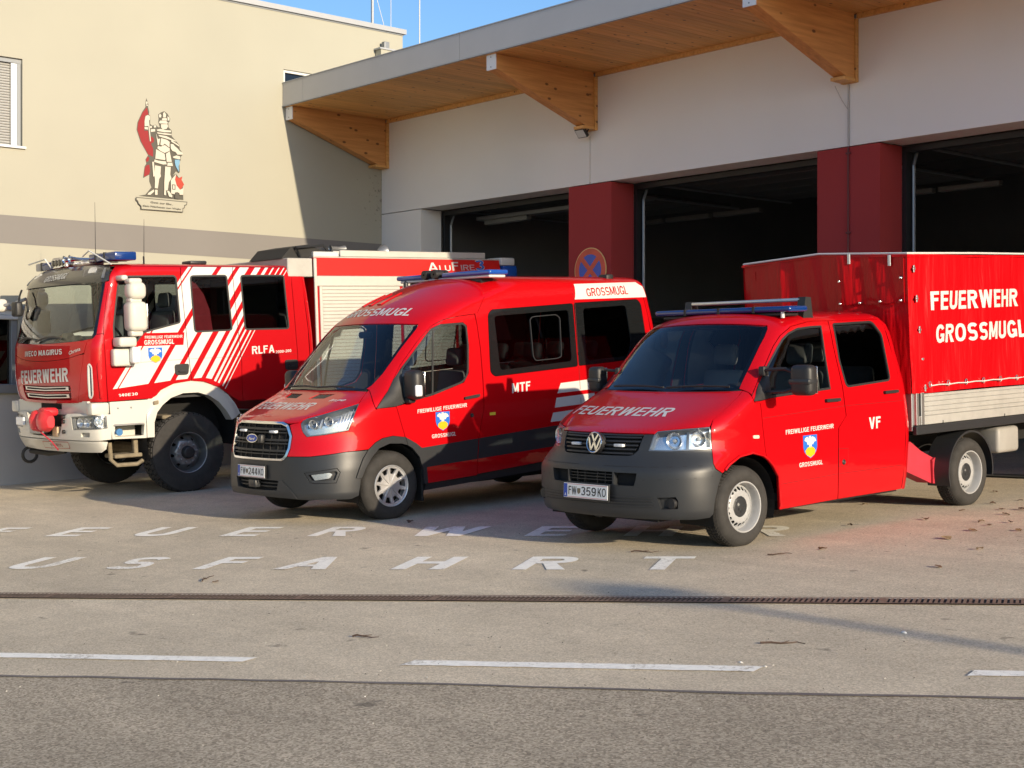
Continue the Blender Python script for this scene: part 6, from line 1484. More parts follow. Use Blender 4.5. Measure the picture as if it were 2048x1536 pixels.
# white film stripes on the front of the roof
for k, (x0, x1) in enumerate(((-.50, -.44), (-.32, -.25), (-.13, -.05))):
    drape('roof_rib', B.X, [(x0, 2.20), (x1, 2.20), (x1 + .02, 2.33), (x0 + .02, 2.33)], 'red_paint', fr, grid=.05, off=.012, thick=.012)
lettering('lettering', 'GROSSMUGL', B.X, (-.545,2.078), (.590,2.078), .078, 'film_white', fr, bold=.02, off=.003)
lettering('lettering', 'FEUERWEHR', B.X, (-.62,1.148), (.42,1.156), .062, 'film_white', bn, bold=.02, off=.0025)
lettering('lettering', 'Inge', B.X, (.515,1.232), (.715,1.236), .030, 'film_white', bn, bold=.015, off=.0025, italic=.2)
for x0, x1 in ((-.62, .02), (.02, .62)):
    pts = B.S.X(np.array([[x0 + (x1 - x0)*t, 1.352 + .012*math.sin(t*3)] for t in np.linspace(0, 1, 8)]))
    MB().tube([(p[0], p[1] - .025, p[2] + .012) for p in pts], .010, 6).build('wiper', 'black_plastic', fd, True)
plate(fd, (-.045, -1.008, .537), .52, .12, -3, 'FW', '244 KO')
# mirrors
for sg in (1, -1):
    mr = empty('mirror', (sg*1.0, .26, 1.36), fd)
    mb = MB(); mb.rbox((.02, -.10, -.13), (.23, .05, .17), .06, 4); mb.v = [(sg*v[0], v[1] + .03*v[0], v[2]) for v in mb.v]; mb.build('housing', 'black_plastic', mr, True)
    mb = MB(); mb.rbox((.20, -.088, -.10), (.238, .0, .02), .02, 3); mb.v = [(sg*v[0], v[1] + .03*v[0], v[2]) for v in mb.v]; mb.build('indicator', 'clear_lens_solid', mr, True)
    mb = MB(); mb.rbox((.045, .046, -.11), (.21, .056, .15), .02, 2); mb.v = [(sg*v[0], v[1] + .03*v[0], v[2]) for v in mb.v]; mb.build('mirror_glass', 'chrome', mr, True)
    mb = MB(); mb.rbox((-.06, -.07, -.17), (.10, .02, -.11), .02, 2); mb.v = [(sg*v[0], v[1], v[2]) for v in mb.v]; mb.build('arm', 'black_plastic', mr, True)
# light bar, horns, aerial
lb = empty('light_bar', (.02, 1.66, 2.50), fd)
MB().rbox((-.85, -.14, .03), (-.33, .14, .085), .022, 3).build('lens', 'blue_lens', lb, True)
MB().rbox((.0, -.14, .03), (.85, .14, .085), .022, 3).build('lens', 'blue_lens', lb, True)
MB().rbox((-.80, -.12, .0), (.82, .12, .03), .01, 1).build('mount', 'cap_metal', lb)
for x in (-.28, -.10): MB().lathe([(-.17, .012), (-.17, .052), (-.12, .055), (.02, .05), (.02, 0)], 18, 1, (x, 0, .075)).build('horn', 'black_plastic', lb, True)
MB().rbox((-.34, -.10, .03), (-.02, .13, .07), .015, 2).build('horn_base', 'black_plastic', lb, True)
for x in (-.55, .55): MB().rbox((x - .10, -.10, -.06), (x + .10, .10, .0), .02, 2).build('foot', 'black_plastic', lb)
MB().tube([(-.12, 1.58, 2.43), (-.02, 1.62, 2.62)], .005, 5).build('aerial', 'black_plastic', fd, True)
MB().rbox((.55, 3.5, 2.46), (.70, 3.62, 2.55), .02, 2).build('roof_fin', 'black_plastic', fd, True)
MB().lathe([(2.44, .03), (2.50, .028), (2.53, 0)], 12, 2, (-.55, 1.45, 0)).build('roof_fin', 'bumper_grey', fd, True)
# underbody, interior
MB().box((-.70, -.80, .26), (.70, 3.9, .48)).box((-.96, .52, .33), (.96, 2.75, .40)).build('floor_pan', 'pit_black', fd)
B.well(0, .43, .60, 1.0, .36); B.well(3.22, .43, .60, 1.0, .40)
MB().rbox((-.90, -.20, 1.02), (.90, .42, 1.25), .10, 4).build('dashboard', 'interior_dark', fd, True)
MB().box((-.95, .45, .48), (.95, 3.85, .54)).build('cabin_floor', 'interior_dark', fd)
for x in (-.42, .44): seat(fd, x, .72, .95)
for y in (1.75, 2.65):
    for x in (-.60, .0, .58): seat(fd, x, y, .98, .44, 'interior_dark')
steering(fd, .44, .42, 1.24)
MB().box((-.80, 1.7, 2.36), (.80, 3.6, 2.38)).build('headliner', 'headliner', fd)
MB().rbox((-.03, .38, 1.87), (.20, .42, 1.94), .02, 2).build('inside_mirror', 'black_plastic', fd, True)
# wheels
ty, td = tyre_meshes(.356, .208, .232, 72, 6, .007)
barrel = MB().lathe([(.112, .214), (.116, .210), (.112, .202), (.085, .194), (.0, .188), (-.10, .188), (-.11, .206)], 48, 0).mesh('rim', 'wheel_silver', True, 50)
hs_ = []
for k in range(10):
    a = 2*math.pi*k/10 + .1; w0, w1_ = .15, .225
    hs_.append(rounded([(.122*math.cos(a - w0), .122*math.sin(a - w0)), (.184*math.cos(a - w1_), .184*math.sin(a - w1_)), (.184*math.cos(a + w1_), .184*math.sin(a + w1_)), (.122*math.cos(a + w0), .122*math.sin(a + w0))], .008, 2))
dsk = disc_mesh('wheel_trim', [(.0, .098), (.03, .096), (.034, .090), (.12, .086), (.18, .100), (.205, .108), (.212, .104)], circle(.211, 64), hs_, 'wheel_silver', grid=.022, step=.015, thick=.02)
bk = MB().lathe([(.03, 0), (.03, .188)], 32, 0).mesh('brake_back', 'pit_black')
kit = [('tyre', ty), ('tread', td), ('rim', barrel), ('wheel_trim', dsk), ('brake_back', bk)]
for sg in (1, -1):
    for y in (0, 3.22):
        w_ = place_wheel(fd, kit, (sg*.895, y, .356), sg > 0)
        for k in range(10):
            a = 2*math.pi*(k + .5)/10 + .1; mb = MB(); mb.prism([(.03*math.cos(a) - .004*math.sin(a), .03*math.sin(a) + .004*math.cos(a)), (.165*math.cos(a) - .003*math.sin(a), .165*math.sin(a) + .003*math.cos(a)), (.165*math.cos(a) + .003*math.sin(a), .165*math.sin(a) - .003*math.cos(a)), (.03*math.cos(a) + .004*math.sin(a), .03*math.sin(a) - .004*math.cos(a))], 0, .084, .097)
            if y == 0 and sg > 0: mb.build('spoke_ridge', 'wheel_silver', w_)
MB().rbox((.80, .40, .16), (.99, .425, .50), .005, 1).build('mud_flap', 'dark_rubber', fd)

# ------------------------------------------------------------------ fire engine
iv = empty('fire_engine', mat=veh_matrix(-18.415, 9.531))
tag(iv, 'large red fire engine with white diagonal stripes and white bumper by the cream wall', 'fire engine')
B = Body(IV_ROWS, iv); fx = B.fx
pm('visor_black', (0.035, 0.034, 0.032), 0.25, coat=0.5)
pm('band_red', (0.58, 0.012, 0.010), 0.4, coat=0.4)
pm('shutter_alu', (0.66, 0.65, 0.60), 0.4, 0.4, var=0.04)
pm('roof_grey', (0.42, 0.41, 0.38), 0.6, 0.2, var=0.1)
pm('letter_silver', (0.62, 0.62, 0.64), 0.3, 0.5)
pm('dash_paper', (0.55, 0.42, 0.26), 0.8, var=0.3, vscale=20)
# windscreen
wsr = [(-.085,2.055),(-.020,2.10),(.04,2.40),(.108,2.745)]
ws_poly = B.ctr(2.002, 2.745, 8)[::-1] + [fx(x, 2.003 + .03*(x/1.05)**2) for x in (.25, .5, .75, 1.0)] + wsr
B.panel('windscreen', ws_poly, 'screen_glass', 'both', thick=0, off=-.004, grid=.12)
drape('screen_border', B.A, wsr[::-1] + [(-.13,2.062),(-.085,2.115),(-.03,2.40),(.03,2.745)], 'black_plastic', iv, grid=.3, off=-.007, mirror='both')
# lower and upper front flaps
sm = lambda x: 1.769 + .030*(x/.70)**2 + .03*max(0, x - .7)/.36
up_ = [fx(x, sm(x) + .006) for x in (0, .25, .5, .75, .95, 1.05)] + [(-.275,1.872),(-.206,2.012),(-.10,2.046)] + [fx(x, 1.997 + .03*(x/1.05)**2) for x in (1.0, .75, .5, .25, 0)]
B.panel('front_flap', up_, 'truck_red', 'both', grid=.07)
grl = [fx(0, 1.455), fx(.40, 1.457), fx(.72, 1.460), fx(.735, 1.44), fx(.70, 1.29), fx(.66, 1.27), fx(.3, 1.262), fx(0, 1.26)]
lo_ = [fx(0, 1.225), fx(.3, 1.228), fx(.6, 1.233), fx(.82, 1.240), (-.484,1.246), (-.385,1.52), (-.294,1.80), (-.272,1.852), fx(.95, sm(.95)), fx(.75, sm(.75)), fx(.5, sm(.5)), fx(.25, sm(.25)), fx(0, sm(0)), fx(0, 1.60), fx(0, 1.455)] + grl[1:] 
fp = B.panel('front_panel', lo_, 'truck_red', 'both', grid=.07)[0]
rc = B.panel('grille_recess', [fx(0, 1.47), fx(.75, 1.475), fx(.70, 1.25), fx(0, 1.245)], 'truck_red', 'both', thick=0, off=-.05, grid=.1)[0]
for z0, z1, x1 in ((1.385, 1.432, .66), (1.285, 1.335, .64)):
    B.panel('vent_frame', [fx(0, z0), fx(x1, z0 + .012), fx(x1, z1 + .012), fx(0, z1)], 'satin_alu', 'both', thick=.03, off=-.012, grid=.2, parent=rc)
    B.panel('vent_slot', [fx(0, z0 + .014), fx(x1 - .07, z0 + .024), fx(x1 - .07, z1), fx(0, z1 - .014)], 'pit_black', 'both', thick=0, off=-.009, grid=.2, parent=rc)
B.panel('vent_rib', [fx(0, 1.348), fx(.70, 1.362), fx(.70, 1.378), fx(0, 1.364)], 'truck_red', 'both', thick=.03, off=-.006, grid=.2, parent=rc)
lettering('lettering', 'FEUERWEHR', B.X, (-.748,1.472), (.714,1.512), .176, 'letter_silver', fp, bold=.04, off=.004)
lettering('lettering', 'IVECO', B.X, (-.542,1.836), (-.13,1.845), .070, 'film_white', iv, bold=.028, off=.010)
lettering('lettering', 'MAGIRUS', B.X, (-.07,1.846), (.589,1.859), .070, 'film_white', iv, bold=.028, off=.010)
lettering('lettering', 'Christa', B.X, (.745,1.850), (.990,1.905), .062, 'film_white', iv, bold=.012, off=.006)
# corner panels
cp = [(-.478,1.246),(-.20,1.248),(.118,1.252),(.118,1.60),(.112,1.90),(.105,2.07),(.10,2.10),(-.015,2.096),(-.08,2.050),(-.098,2.040),(-.200,2.010),(-.288,1.80),(-.379,1.52)]
slit = rounded([(-.185,1.715),(-.150,1.73),(-.110,1.69),(-.105,1.50),(-.121,1.340),(-.160,1.300),(-.205,1.312),(-.195,1.50)], .02)
cps = B.panel('corner_panel', cp, 'truck_red', holes=[slit], grid=.05)
for m, c_ in ((None, cps[0]), ('x', cps[1])):
    drape('air_slit', B.A, offset_poly(slit, .006), 'grey_frame', c_, grid=.1, off=-.03, mirror=m)
    drape('slit_rim', B.A, offset_poly(slit, .010), 'film_white', c_, holes=[offset_poly(slit, -.012)], grid=.1, step=.04, off=.004, thick=.03, mirror=m)
    drape('air_fin', B.A, [(.02,1.30),(.045,1.30),(.03,1.70),(.01,1.74),(.0,1.70)], 'truck_red', c_, grid=.05, off=.02, thick=.02, mirror=m)
# screen pillars
pl = [(-.012,2.104),(.10,2.108),(.112,2.30),(.150,2.60),(.185,2.765),(.12,2.755),(.045,2.40)]
B.panel('screen_pillar', pl, 'truck_red', grid=.05)
# visor
vis = B.ctr(2.752, 2.955, 5) + [fx(x, 2.955) for x in (.3, .6, .9)] + [(.10,2.955),(.150,2.93),(.185,2.86),(.182,2.775),(.11,2.752)] + [fx(x, 2.752) for x in (.9, .6, .3)]
vs__ = B.panel('visor', vis, 'visor_black', 'both', grid=.06, off=.02, thick=.05)[0]
lettering('lettering', 'GROSSMUGL', B.X, (-.336,2.803), (.300,2.826), .068, 'film_white', vs__, bold=.01, off=.024)
for m in (None, 'x'):
    drape('marker_lamp', B.A, rounded([(-.30,2.86),(-.12,2.868),(-.10,2.91),(-.16,2.935),(-.30,2.925)], .03), 'lamp_chrome', vs__, grid=.05, off=.026, thick=.01, mirror=m)
    drape('visor_rib', B.A, [(.06,2.80),(.105,2.80),(.095,2.915),(.05,2.915)], 'lamp_grey', vs__, grid=.05, off=.030, thick=.012, mirror=m)
# side panels with diagonal stripes
tp_ = lambda px: 1.311 + (px - 850)*.00158
bands = [((.201,1.405),(.262,1.409),850,878), ((.282,1.411),(.693,1.451),895,1120), ((.776,1.457),(1.006,1.479),1165,1300), ((1.084,1.483),(1.255,1.493),1340,1430), ((1.342,1.493),(1.461,1.498),1490,1545), ((1.524,1.493),(1.611,1.475),1590,1620), ((1.642,1.452),(1.673,1.437),1665,1680), ((1.700,1.428),(1.722,1.413),1725,1737), ((1.760,1.38),(1.778,1.37),1775,1787), ((1.80,1.34),(1.81,1.335),1818,1826)]
paints = []
for b0, b1, t0, t1 in bands:
    # widen so that the stripe ends outside the panel at the top
    a0, a1 = tp_(t0), tp_(t1); k = (2.99 - 2.975)/1.5; paints.append(([b0, b1, (a1 + k, 2.99), (a0 + k, 2.99)], 1))
red_box = [(.40,2.085),(.66,2.10),(1.235,2.10),(1.215,1.935),(.40,1.935)]
paints.append((red_box, 0))
w1 = rounded([(.246,1.700),(.236,2.20),(.319,2.790),(.407,2.831),(1.100,2.841),(1.135,2.807),(1.180,2.245),(1.166,2.220),(.660,2.106),(.545,1.98),(.36,1.72)], .02)
w2 = rounded([(1.330,2.840),(1.880,2.850),(1.952,2.110),(1.380,2.095)], .05)
w3 = rounded([(2.085,2.850),(2.775,2.855),(2.845,2.112),(2.140,2.112)], .05)
s1 = [(1.186,2.95),(1.250,2.23),(1.311,1.502)]; s2 = [(1.961,2.95),(2.02,2.30),(2.076,1.672),(2.065,1.311)]; s3 = [(2.880,2.95),(2.919,2.488),(2.966,1.775),(2.966,1.16)]
g = .004
bot = [(.73,1.262),(.80,1.30),(.862,1.361),(1.06,1.44),(1.305,1.465)]
fdoor = [(.128,1.252)] + bot + [(a - g, v) for a, v in s1[::-1]] + [(.70,2.95),(.22,2.95),(.192,2.86),(.190,2.775),(.157,2.60),(.118,2.30),(.108,2.08),(.118,1.90),(.126,1.60)]
fd_ = B.panel('front_door', fdoor, None, mats=['truck_red', 'film_white'], holes=[offset_poly(w1, .004)], paints=paints, grid=.08)
mid = [(s1[2][0] + g, 1.465), (1.5,1.445), (1.72,1.36), (1.90,1.23), (2.0,1.17), (2.06,1.165)] + [(a - g, v) for a, v in s2[::-1]] + [(a + g, v) for a, v in s1]
md_ = B.panel('crew_panel', mid, None, mats=['truck_red', 'film_white'], holes=[offset_poly(w2, .004)], paints=paints, grid=.08)
rd = [(2.068,1.165), (2.96,1.165)] + [(a - g, v) for a, v in s3[::-1]] + [(a + g, v) for a, v in s2]
rd_ = B.panel('crew_door', rd, None, mats=['truck_red', 'film_white'], holes=[offset_poly(w3, .004)], paints=paints, grid=.08)
ep = [(a + g, v) for a, v in s3[::-1]] + [B.sd(1.80, 2.95), B.sd(1.825, 2.85), B.sd(1.85, 2.65), B.sd(1.90, 2.1), B.sd(1.915, 1.6), B.sd(1.915, 1.165)]
B.panel('end_panel', ep, 'truck_red', grid=.08)
sp_ = B.ctr(2.945, 2.95, 2) 
for w_, gl in ((w1, 'side_glass'), (w2, 'dark_glass'), (w3, 'dark_glass')): B.window(w_, gl, seal=.018)
B.roof(2.955, 'truck_red')
B.rear(1.165, 2.96, 'truck_red', 'cab_rear')
fdl = fd_[0]
lettering('lettering', 'FREIWILLIGE FEUERWEHR', B.A, (.669,2.028), (1.204,2.030), .036, 'film_white', fdl, bold=.018)
lettering('lettering', 'GROSSMUGL', B.A, (.659,1.950), (1.081,1.953), .060, 'film_white', fdl, bold=.03)
crest(fdl, B.A, .710, .907, 1.709, 1.911)
lettering('lettering', '140E30', B.A, (.271,1.304), (.535,1.313), .036, 'film_white', fdl, bold=.03)
lettering('lettering', 'RLFA', B.A, (2.240,1.783), (2.594,1.794), .106, 'film_white', rd_[0], bold=.025)
lettering('lettering', '2000-200', B.A, (2.612,1.783), (2.862,1.796), .038, 'film_white', rd_[0], bold=.02)
for m, q, hp in ((None, fdl, [(1.072,1.685),(1.285,1.692),(1.266,1.546),(1.080,1.546)]), ('x', fd_[1], [(1.072,1.685),(1.285,1.692),(1.266,1.546),(1.080,1.546)]), (None, rd_[0], [(2.75,1.69),(2.96,1.69),(2.955,1.55),(2.76,1.55)])):
    h_ = drape('handle', B.A, rounded(hp, .04), 'black_plastic', q, grid=.06, off=.012, thick=.015, mirror=m)
    c0 = [(hp[0][0] + .05, 1.60), (hp[0][0] + .05, 1.655), (hp[1][0] - .05, 1.655), (hp[1][0] - .05, 1.60)]
    drape('grip', B.A, rounded([(hp[0][0] + .05, 1.585),(hp[1][0] - .05, 1.585),(hp[1][0] - .05, 1.61),(hp[0][0] + .05, 1.61)], .01), 'bumper_grey', h_, grid=.05, off=.035, thick=.022, mirror=m)
for q in ([(.14,1.716),(1.29,1.752),(1.29,1.749),(.14,1.713)], [(1.31,1.753),(2.07,1.760),(2.07,1.757),(1.31,1.750)], [(2.08,1.760),(2.96,1.768),(2.96,1.765),(2.08,1.757)]):
    drape('crease', B.A, q, 'groove_shade_red', iv, grid=.3, off=.0016)  # crease shade painted on as thin darker red lines
# wipers
for x0, x1 in ((-.80, -.25), (-.15, .55)):
    pts = B.S.X(np.array([[x0 + (x1 - x0)*t, 2.035 + .05*math.sin(t*2.6)] for t in np.linspace(0, 1, 8)])); MB().tube([(p[0], p[1] - .03, p[2]) for p in pts], .014, 6).build('wiper', 'black_plastic', iv, True)
# interior
MB().rbox((-1.1, -1.22, 1.75), (1.1, -.75, 2.02), .10, 4).build('dashboard', 'interior_grey', iv, True)
MB().box((-1.15, -1.2, 1.25), (1.15, 1.85, 1.30)).build('cab_floor', 'interior_dark', iv)
MB().box((-1.1, -1.0, 2.90), (1.1, 1.8, 2.915)).build('headliner', 'interior_dark', iv)
for x in (-.7, .7): seat(iv, x, -.62, 1.85, .52)
for x in (-.8, -.28, .28, .8): seat(iv, x, 1.15, 1.85, .46)
steering(iv, .70, -.72, 2.06)
MB().rbox((-.20, -1.05, 2.0), (.02, -.95, 2.14), .04, 3).rbox((.12, -1.07, 2.0), (.30, -.97, 2.10), .03, 3).build('dash_bundle', 'dash_paper', iv, True)
MB().prism([(.12, 2.11), (.48, 2.11), (.44, 2.40), (.36, 2.60), (.25, 2.74), (.13, 2.80)], 0, 1.10, 1.12).build('equipment_board', 'dull_red_steel', iv)
MB().box((-.9, 1.62, 1.3), (.9, 1.66, 2.88)).build('crew_bulkhead', 'interior_dark', iv)
# ---- white bumper
BB = Body(IVB_ROWS, iv); bx = BB.fx
hl = [(-.642,1.058),(-.40,1.070),(-.088,1.075),(.100,1.070),(.112,.920),(.02,.912),(-.30,.906),(-.605,.900)]
fogp = rounded([(-.405,.866),(-.20,.866),(-.215,.806),(-.42,.806)], .02)
mainb = [bx(.0, .80), bx(0, .765), bx(.4, .765), bx(.8, .765), (.0,.766), (.16,.775), (.175,.95), (.165,1.09), (-.10,1.105), (-.55,1.105), bx(.62, 1.10), bx(.56, 1.06), bx(.52, 1.0), bx(.50, .93), bx(.46, .86), bx(.40, .805), bx(.2, .80)]
bp_ = BB.panel('bumper', mainb, 'cream_white', 'both', holes=[offset_poly(hl, .004), fogp], grid=.06, thick=.10)[0]
BB.panel('bumper_lower', [bx(0, .598), bx(.4, .60), bx(.8, .605), (-.02,.612), (.075,.655), (.11,.745), (0,.752), bx(.8, .75), bx(.4, .75), bx(0, .75)], 'cream_white', 'both', grid=.08, thick=.08)
mg = drape('name_plate', BB.X, rounded([(-.19,.640),(.545,.655),(.60,.735),(-.13,.722)], .02), 'cream_white', iv, grid=.1, off=.006, thick=.006)
drape('plate_rim', BB.X, rounded([(-.20,.632),(.555,.648),(.612,.742),(-.135,.730)], .02), 'mural_fire', mg, holes=[rounded([(-.19,.640),(.545,.655),(.60,.735),(-.13,.722)], .02)], grid=.2, step=.1, off=.005)
lettering('lettering', 'MAGIRUS', BB.X, (.06,.662), (.40,.672), .042, 'mural_red', mg, bold=.01, off=.0075)
MB().box((-1.05, -1.30, 1.07), (1.05, -1.22, 1.26)).build('valance', 'cream_white', iv)
for sg in (-1, 1): MB().rbox((sg*1.145 - .09, -1.335, 1.085), (sg*1.145 + .09, -1.09, 1.243), .03, 2).build('valance_end', 'cream_white', iv, True)
MB().box((-.30, -1.312, 1.15), (.30, -1.302, 1.22)).build('valance_grille', 'pit_black', iv)
MB().box((-.60, -1.34, .79), (.60, -1.20, 1.08)).build('winch_bay', 'pit_black', iv)
MB().rbox((-.42, -1.44, .82), (-.05, -1.34, .90), .01, 1).build('winch_roller', 'wheel_dark', iv)
MB().rbox((.25, -1.42, .80), (.40, -1.34, .93), .01, 1).build('winch_guide', 'dash_paper', iv)
for z_ in (.87, 1.0, 1.06): MB().lathe([(-.02, 0), (-.02, .025), (.02, .025)], 14, 1, (.57, -1.405, z_)).build('bolt', 'plate_ink', iv, True)
for m in (None, 'x'):
    lampo = drape('headlight', BB.A, offset_poly(hl, .006), 'lamp_chrome', bp_, grid=.06, off=-.06, mirror=m)
    drape('lens', BB.A, offset_poly(hl, 0), 'lamp_lens', lampo, grid=.06, off=-.004, mirror=m)
    drape('rim', BB.A, offset_poly(hl, .002), 'lamp_grey', lampo, holes=[offset_poly(hl, -.014)], grid=.2, step=.06, off=-.006, thick=.05, mirror=m)
    drape('side_marker', BB.A, [(-.64,1.05),(-.56,1.05),(-.53,.915),(-.60,.91)], 'cream_white', lampo, grid=.1, off=-.012, thick=.03, mirror=m)
    drape('divider', BB.A, [(-.165,.92),(-.140,.92),(-.135,1.06),(-.160,1.06)], 'lamp_grey', lampo, grid=.1, off=-.03, thick=.02, mirror=m)
    for (a_, v_) in ((-.42, .99), (-.26, .99), (-.02, 1.0)):
        c = BB.S.A(np.array([[a_, v_]]))[0]; sg = -1 if m else 1
        mb = MB(); mb.lathe([(.05, .010), (.045, .03), (.03, .045), (.0, .058), (-.004, .062)], 22, 1); o = mb.build('reflector', 'lamp_chrome', lampo, True); o.location = (sg*c[0]*.985, c[1] + .012, c[2]); o.rotation_euler = (0, 0, sg*R(12 if a_ < -.1 else 40))
    drape('fog_lamp', BB.A, offset_poly(fogp, .004), 'lamp_grey', bp_, grid=.1, off=-.03, mirror=m)
MB().rbox((-.86, -1.435, .92), (-.62, -1.40, 1.03), .01, 1).build('reflector_block', 'clear_lens_solid', bp_)
# red winch cover with strap
pm('bag_red', (0.62, 0.025, 0.035), 0.42, coat=0.2, bump=0.25, bscale=14)
bg_ = empty('winch_cover', (.16, -1.50, 1.0), iv)
def lobe(x0, x1, sgn):
    pts = []
    for i in range(7):
        t = i/6; x = x0 + (x1 - x0)*t; rr = math.sin(math.pi*(.12 + .76*t))**.6
        for k in range(14):
            a = 2*math.pi*(k - k % 2*.45)/14; pts.append((x, -.10*rr*math.cos(a)*(1.2 if math.cos(a) > 0 else .7), .15*rr*math.sin(a)*(1.05 if math.sin(a) > 0 else 1.0) + .01*math.sin(3*a)))
    mb = MB(); mb.add(pts, [(i*14 + k, i*14 + (k+1) % 14, (i+1)*14 + (k+1) % 14, (i+1)*14 + k) for i in range(6) for k in range(14)] + [tuple(range(14))[::-1], tuple(range(84, 98))]); return mb
lobe(-.26, -.02, -1).build('left_lobe', 'bag_red', bg_, True, 24)
lobe(-.06, .27, 1).build('right_lobe', 'bag_red', bg_, True, 24)
MB().rbox((-.10, -.04, .06), (.16, .16, .175), .05, 3).build('top_flap', 'bag_red', bg_, True)
MB().tube([(.0, -.10, -.08), (.08, -.06, -.14), (.20, .02, -.26), (.34, .04, -.36)], .009, 6).build('strap', 'dull_red_steel', bg_, True)
# tow ring, front step tubes, axle
MB().tube([(-.95 + .0*t, -1.22 + .10*math.cos(t), .50 + .10*math.sin(t)) for t in np.linspace(0, 2*math.pi, 18)], .022, 8).build('tow_ring', 'black_plastic', iv, True)
MB().tube([(-.95, -1.2, .55), (-.6, -1.1, .52), (-.3, -1.0, .56)], .035, 8).build('tow_bar', 'black_plastic', iv, True)
MB().tube([(1.05, -1.02, .72), (1.07, -1.02, .50), (1.10, -.95, .43), (1.15, -.70, .43), (1.15, -.62, .47)], .028, 8).build('step_tube', 'axle_dirt', iv, True)
MB().rbox((.85, -1.0, .52), (1.15, -.62, .57), .01, 1).build('step_plate', 'axle_dirt', iv)
MB().rbox((1.05, -.72, .55), (1.12, -.66, .78), .01, 1).build('step_bracket', 'axle_dirt', iv)
for sg in (-1, 1): MB().box((sg*.42 - .05, -1.25, .72), (sg*.42 + .05, 6.2, .95)).build('chassis_rail', 'axle_dirt', iv)
MB().tube([(-1.0, 0, .53), (1.0, 0, .53)], .09, 10).lathe([(-.18, 0), (-.15, .14), (0, .20), (.15, .14), (.18, 0)], 16, 0, (.2, 0, .55)).build('front_axle', 'axle_dirt', iv, True)
MB().rbox((.55, -.32, .98), (1.15, .05, 1.03), .01, 1).rbox((.7, -.30, .75), (.9, -.1, .98), .02, 1).build('spring_mount', 'axle_dirt', iv)
# step box and wheel arch flare
sbx = plane_f((1.235, 0, 0), (0, 1, 0), (0, 0, 1))
for m in (None, 'x'):
    sb = drape('step_box', sbx, [(-1.07,.775),(-.60,.760),(-.515,.765),(-.50,.95),(-.44,1.08),(-.46,1.25),(-1.09,1.243)], 'cream_white', iv, holes=[[(-1.03,.80),(-.64,.79),(-.62,.945),(-1.03,.935)]], grid=.12, thick=.05, mirror=m)
    mb = MB(); x0, x1 = (.95, 1.23) if not m else (-1.23, -.95); mb.box((x0, -1.04, .78), (x1, -.62, .795)); mb.box((min(abs(x0), 9)*(1 if not m else -1) - .01, -1.04, .78), (min(.95, 9)*(1 if not m else -1) + .01, -.62, .95)); mb.build('step_recess', 'cream_white', sb)
    mb = MB(); mb.rbox((1.16 if not m else -1.25, -1.05, .935), (1.25 if not m else -1.16, -.63, .958), .006, 1); mb.build('tread_plate', 'satin_alu', sb)
    for yy in (-.98, -.80):
        mb = MB(); mb.lathe([(0, .014), (.006, .012), (.008, 0)], 10, 0, (1.235, yy, 1.16)); mb.v = [((-v[0] if m else v[0]), v[1], v[2]) for v in mb.v]; mb.build('rivet', 'grey_frame', sb)
MB().lathe([(1.18, 0), (1.18, .03), (1.27, .035), (1.28, .045), (1.30, .045), (1.30, 0)], 14, 0, (0, -1.0, .86)).build('blue_plug', 'blue_plug', iv, True)
fo = [(-.60,.765),(-.60,1.0),(-.585,1.16),(-.54,1.28),(-.44,1.37),(-.22,1.455),(.036,1.485),(.25,1.465),(.45,1.385),(.62,1.255),(.72,1.14),(.80,1.0)]
fi = [(-.500,.765),(-.495,.95),(-.45,1.08),(-.37,1.17),(-.25,1.255),(-.07,1.308),(.15,1.308),(.32,1.255),(.45,1.17),(.56,1.05),(.64,.92)]
for m in (None, 'x'):
    fl_ = num_f(lambda Q: np.stack([1.262 - .05*np.clip((np.hypot(Q[:, 0] - .05, Q[:, 1] - .70) - .68)/.1, 0, 1)**2, Q[:, 0], Q[:, 1]], 1), ('dir', (1, 0, 0)))
    ar = drape('arch_flare', fl_, fo + fi[::-1], 'cream_white', iv, grid=.05, thick=.16, mirror=m)
    drape('marker', sbx, rounded([(-.50,1.175),(-.43,1.185),(-.43,1.235),(-.50,1.225)], .012), 'axle_dirt', ar, grid=.1, off=.035, thick=.01, mirror=m)
B.well(0.06, .66, .80, 1.24, .70, -10, 200)
# mirrors
for sg in (1, -1):
    mr = empty('mirror', (sg*1.42, -.80, 2.1), iv)
    def mm_(lo, hi, r, nm, mt, seg=4): 
        q = MB(); q.rbox(lo, hi, r, seg); q.v = [(sg*v[0], v[1], v[2]) for v in q.v]; q.build(nm, mt, mr, True)
    mm_((-.10, -.12, .02), (.14, .13, .40), .07, 'main_housing', 'cream_white')
    mm_((-.09, -.11, .42), (.14, .13, .645), .08, 'wide_housing', 'cream_white')
    mm_((-.06, -.09, .38), (.08, .08, .45), .03, 'neck', 'cream_white', 2)
    mm_((-.05, -.09, -.04), (.08, .08, .05), .03, 'neck', 'cream_white', 2)
    mm_((-.25, -.14, .665), (-.02, -.05, .735), .03, 'upper_arm', 'cream_white', 3)
    mm_((-.06, -.10, .62), (.10, .08, .69), .03, 'upper_cap', 'cream_white', 3)
    mm_((-.16, -.24, -.17), (.06, .0, -.045), .035, 'lower_arm', 'cream_white', 3)
    mm_((-.17, -.27, -.41), (-.05, .02, -.19), .03, 'base_cover', 'cream_white', 3)
    mm_((-.05, -.07, -.38), (.06, .05, -.17), .03, 'pivot', 'clear_lens_solid', 3)
    mm_((-.08, .115, .05), (.12, .128, .37), .02, 'mirror_glass', 'chrome', 2)
fm = empty('front_mirror', (-1.42, -1.30, 2.55), iv)
MB().rbox((-.26, -.10, -.09), (.0, .06, .09), .05, 4).build('housing', 'cream_white', fm, True)
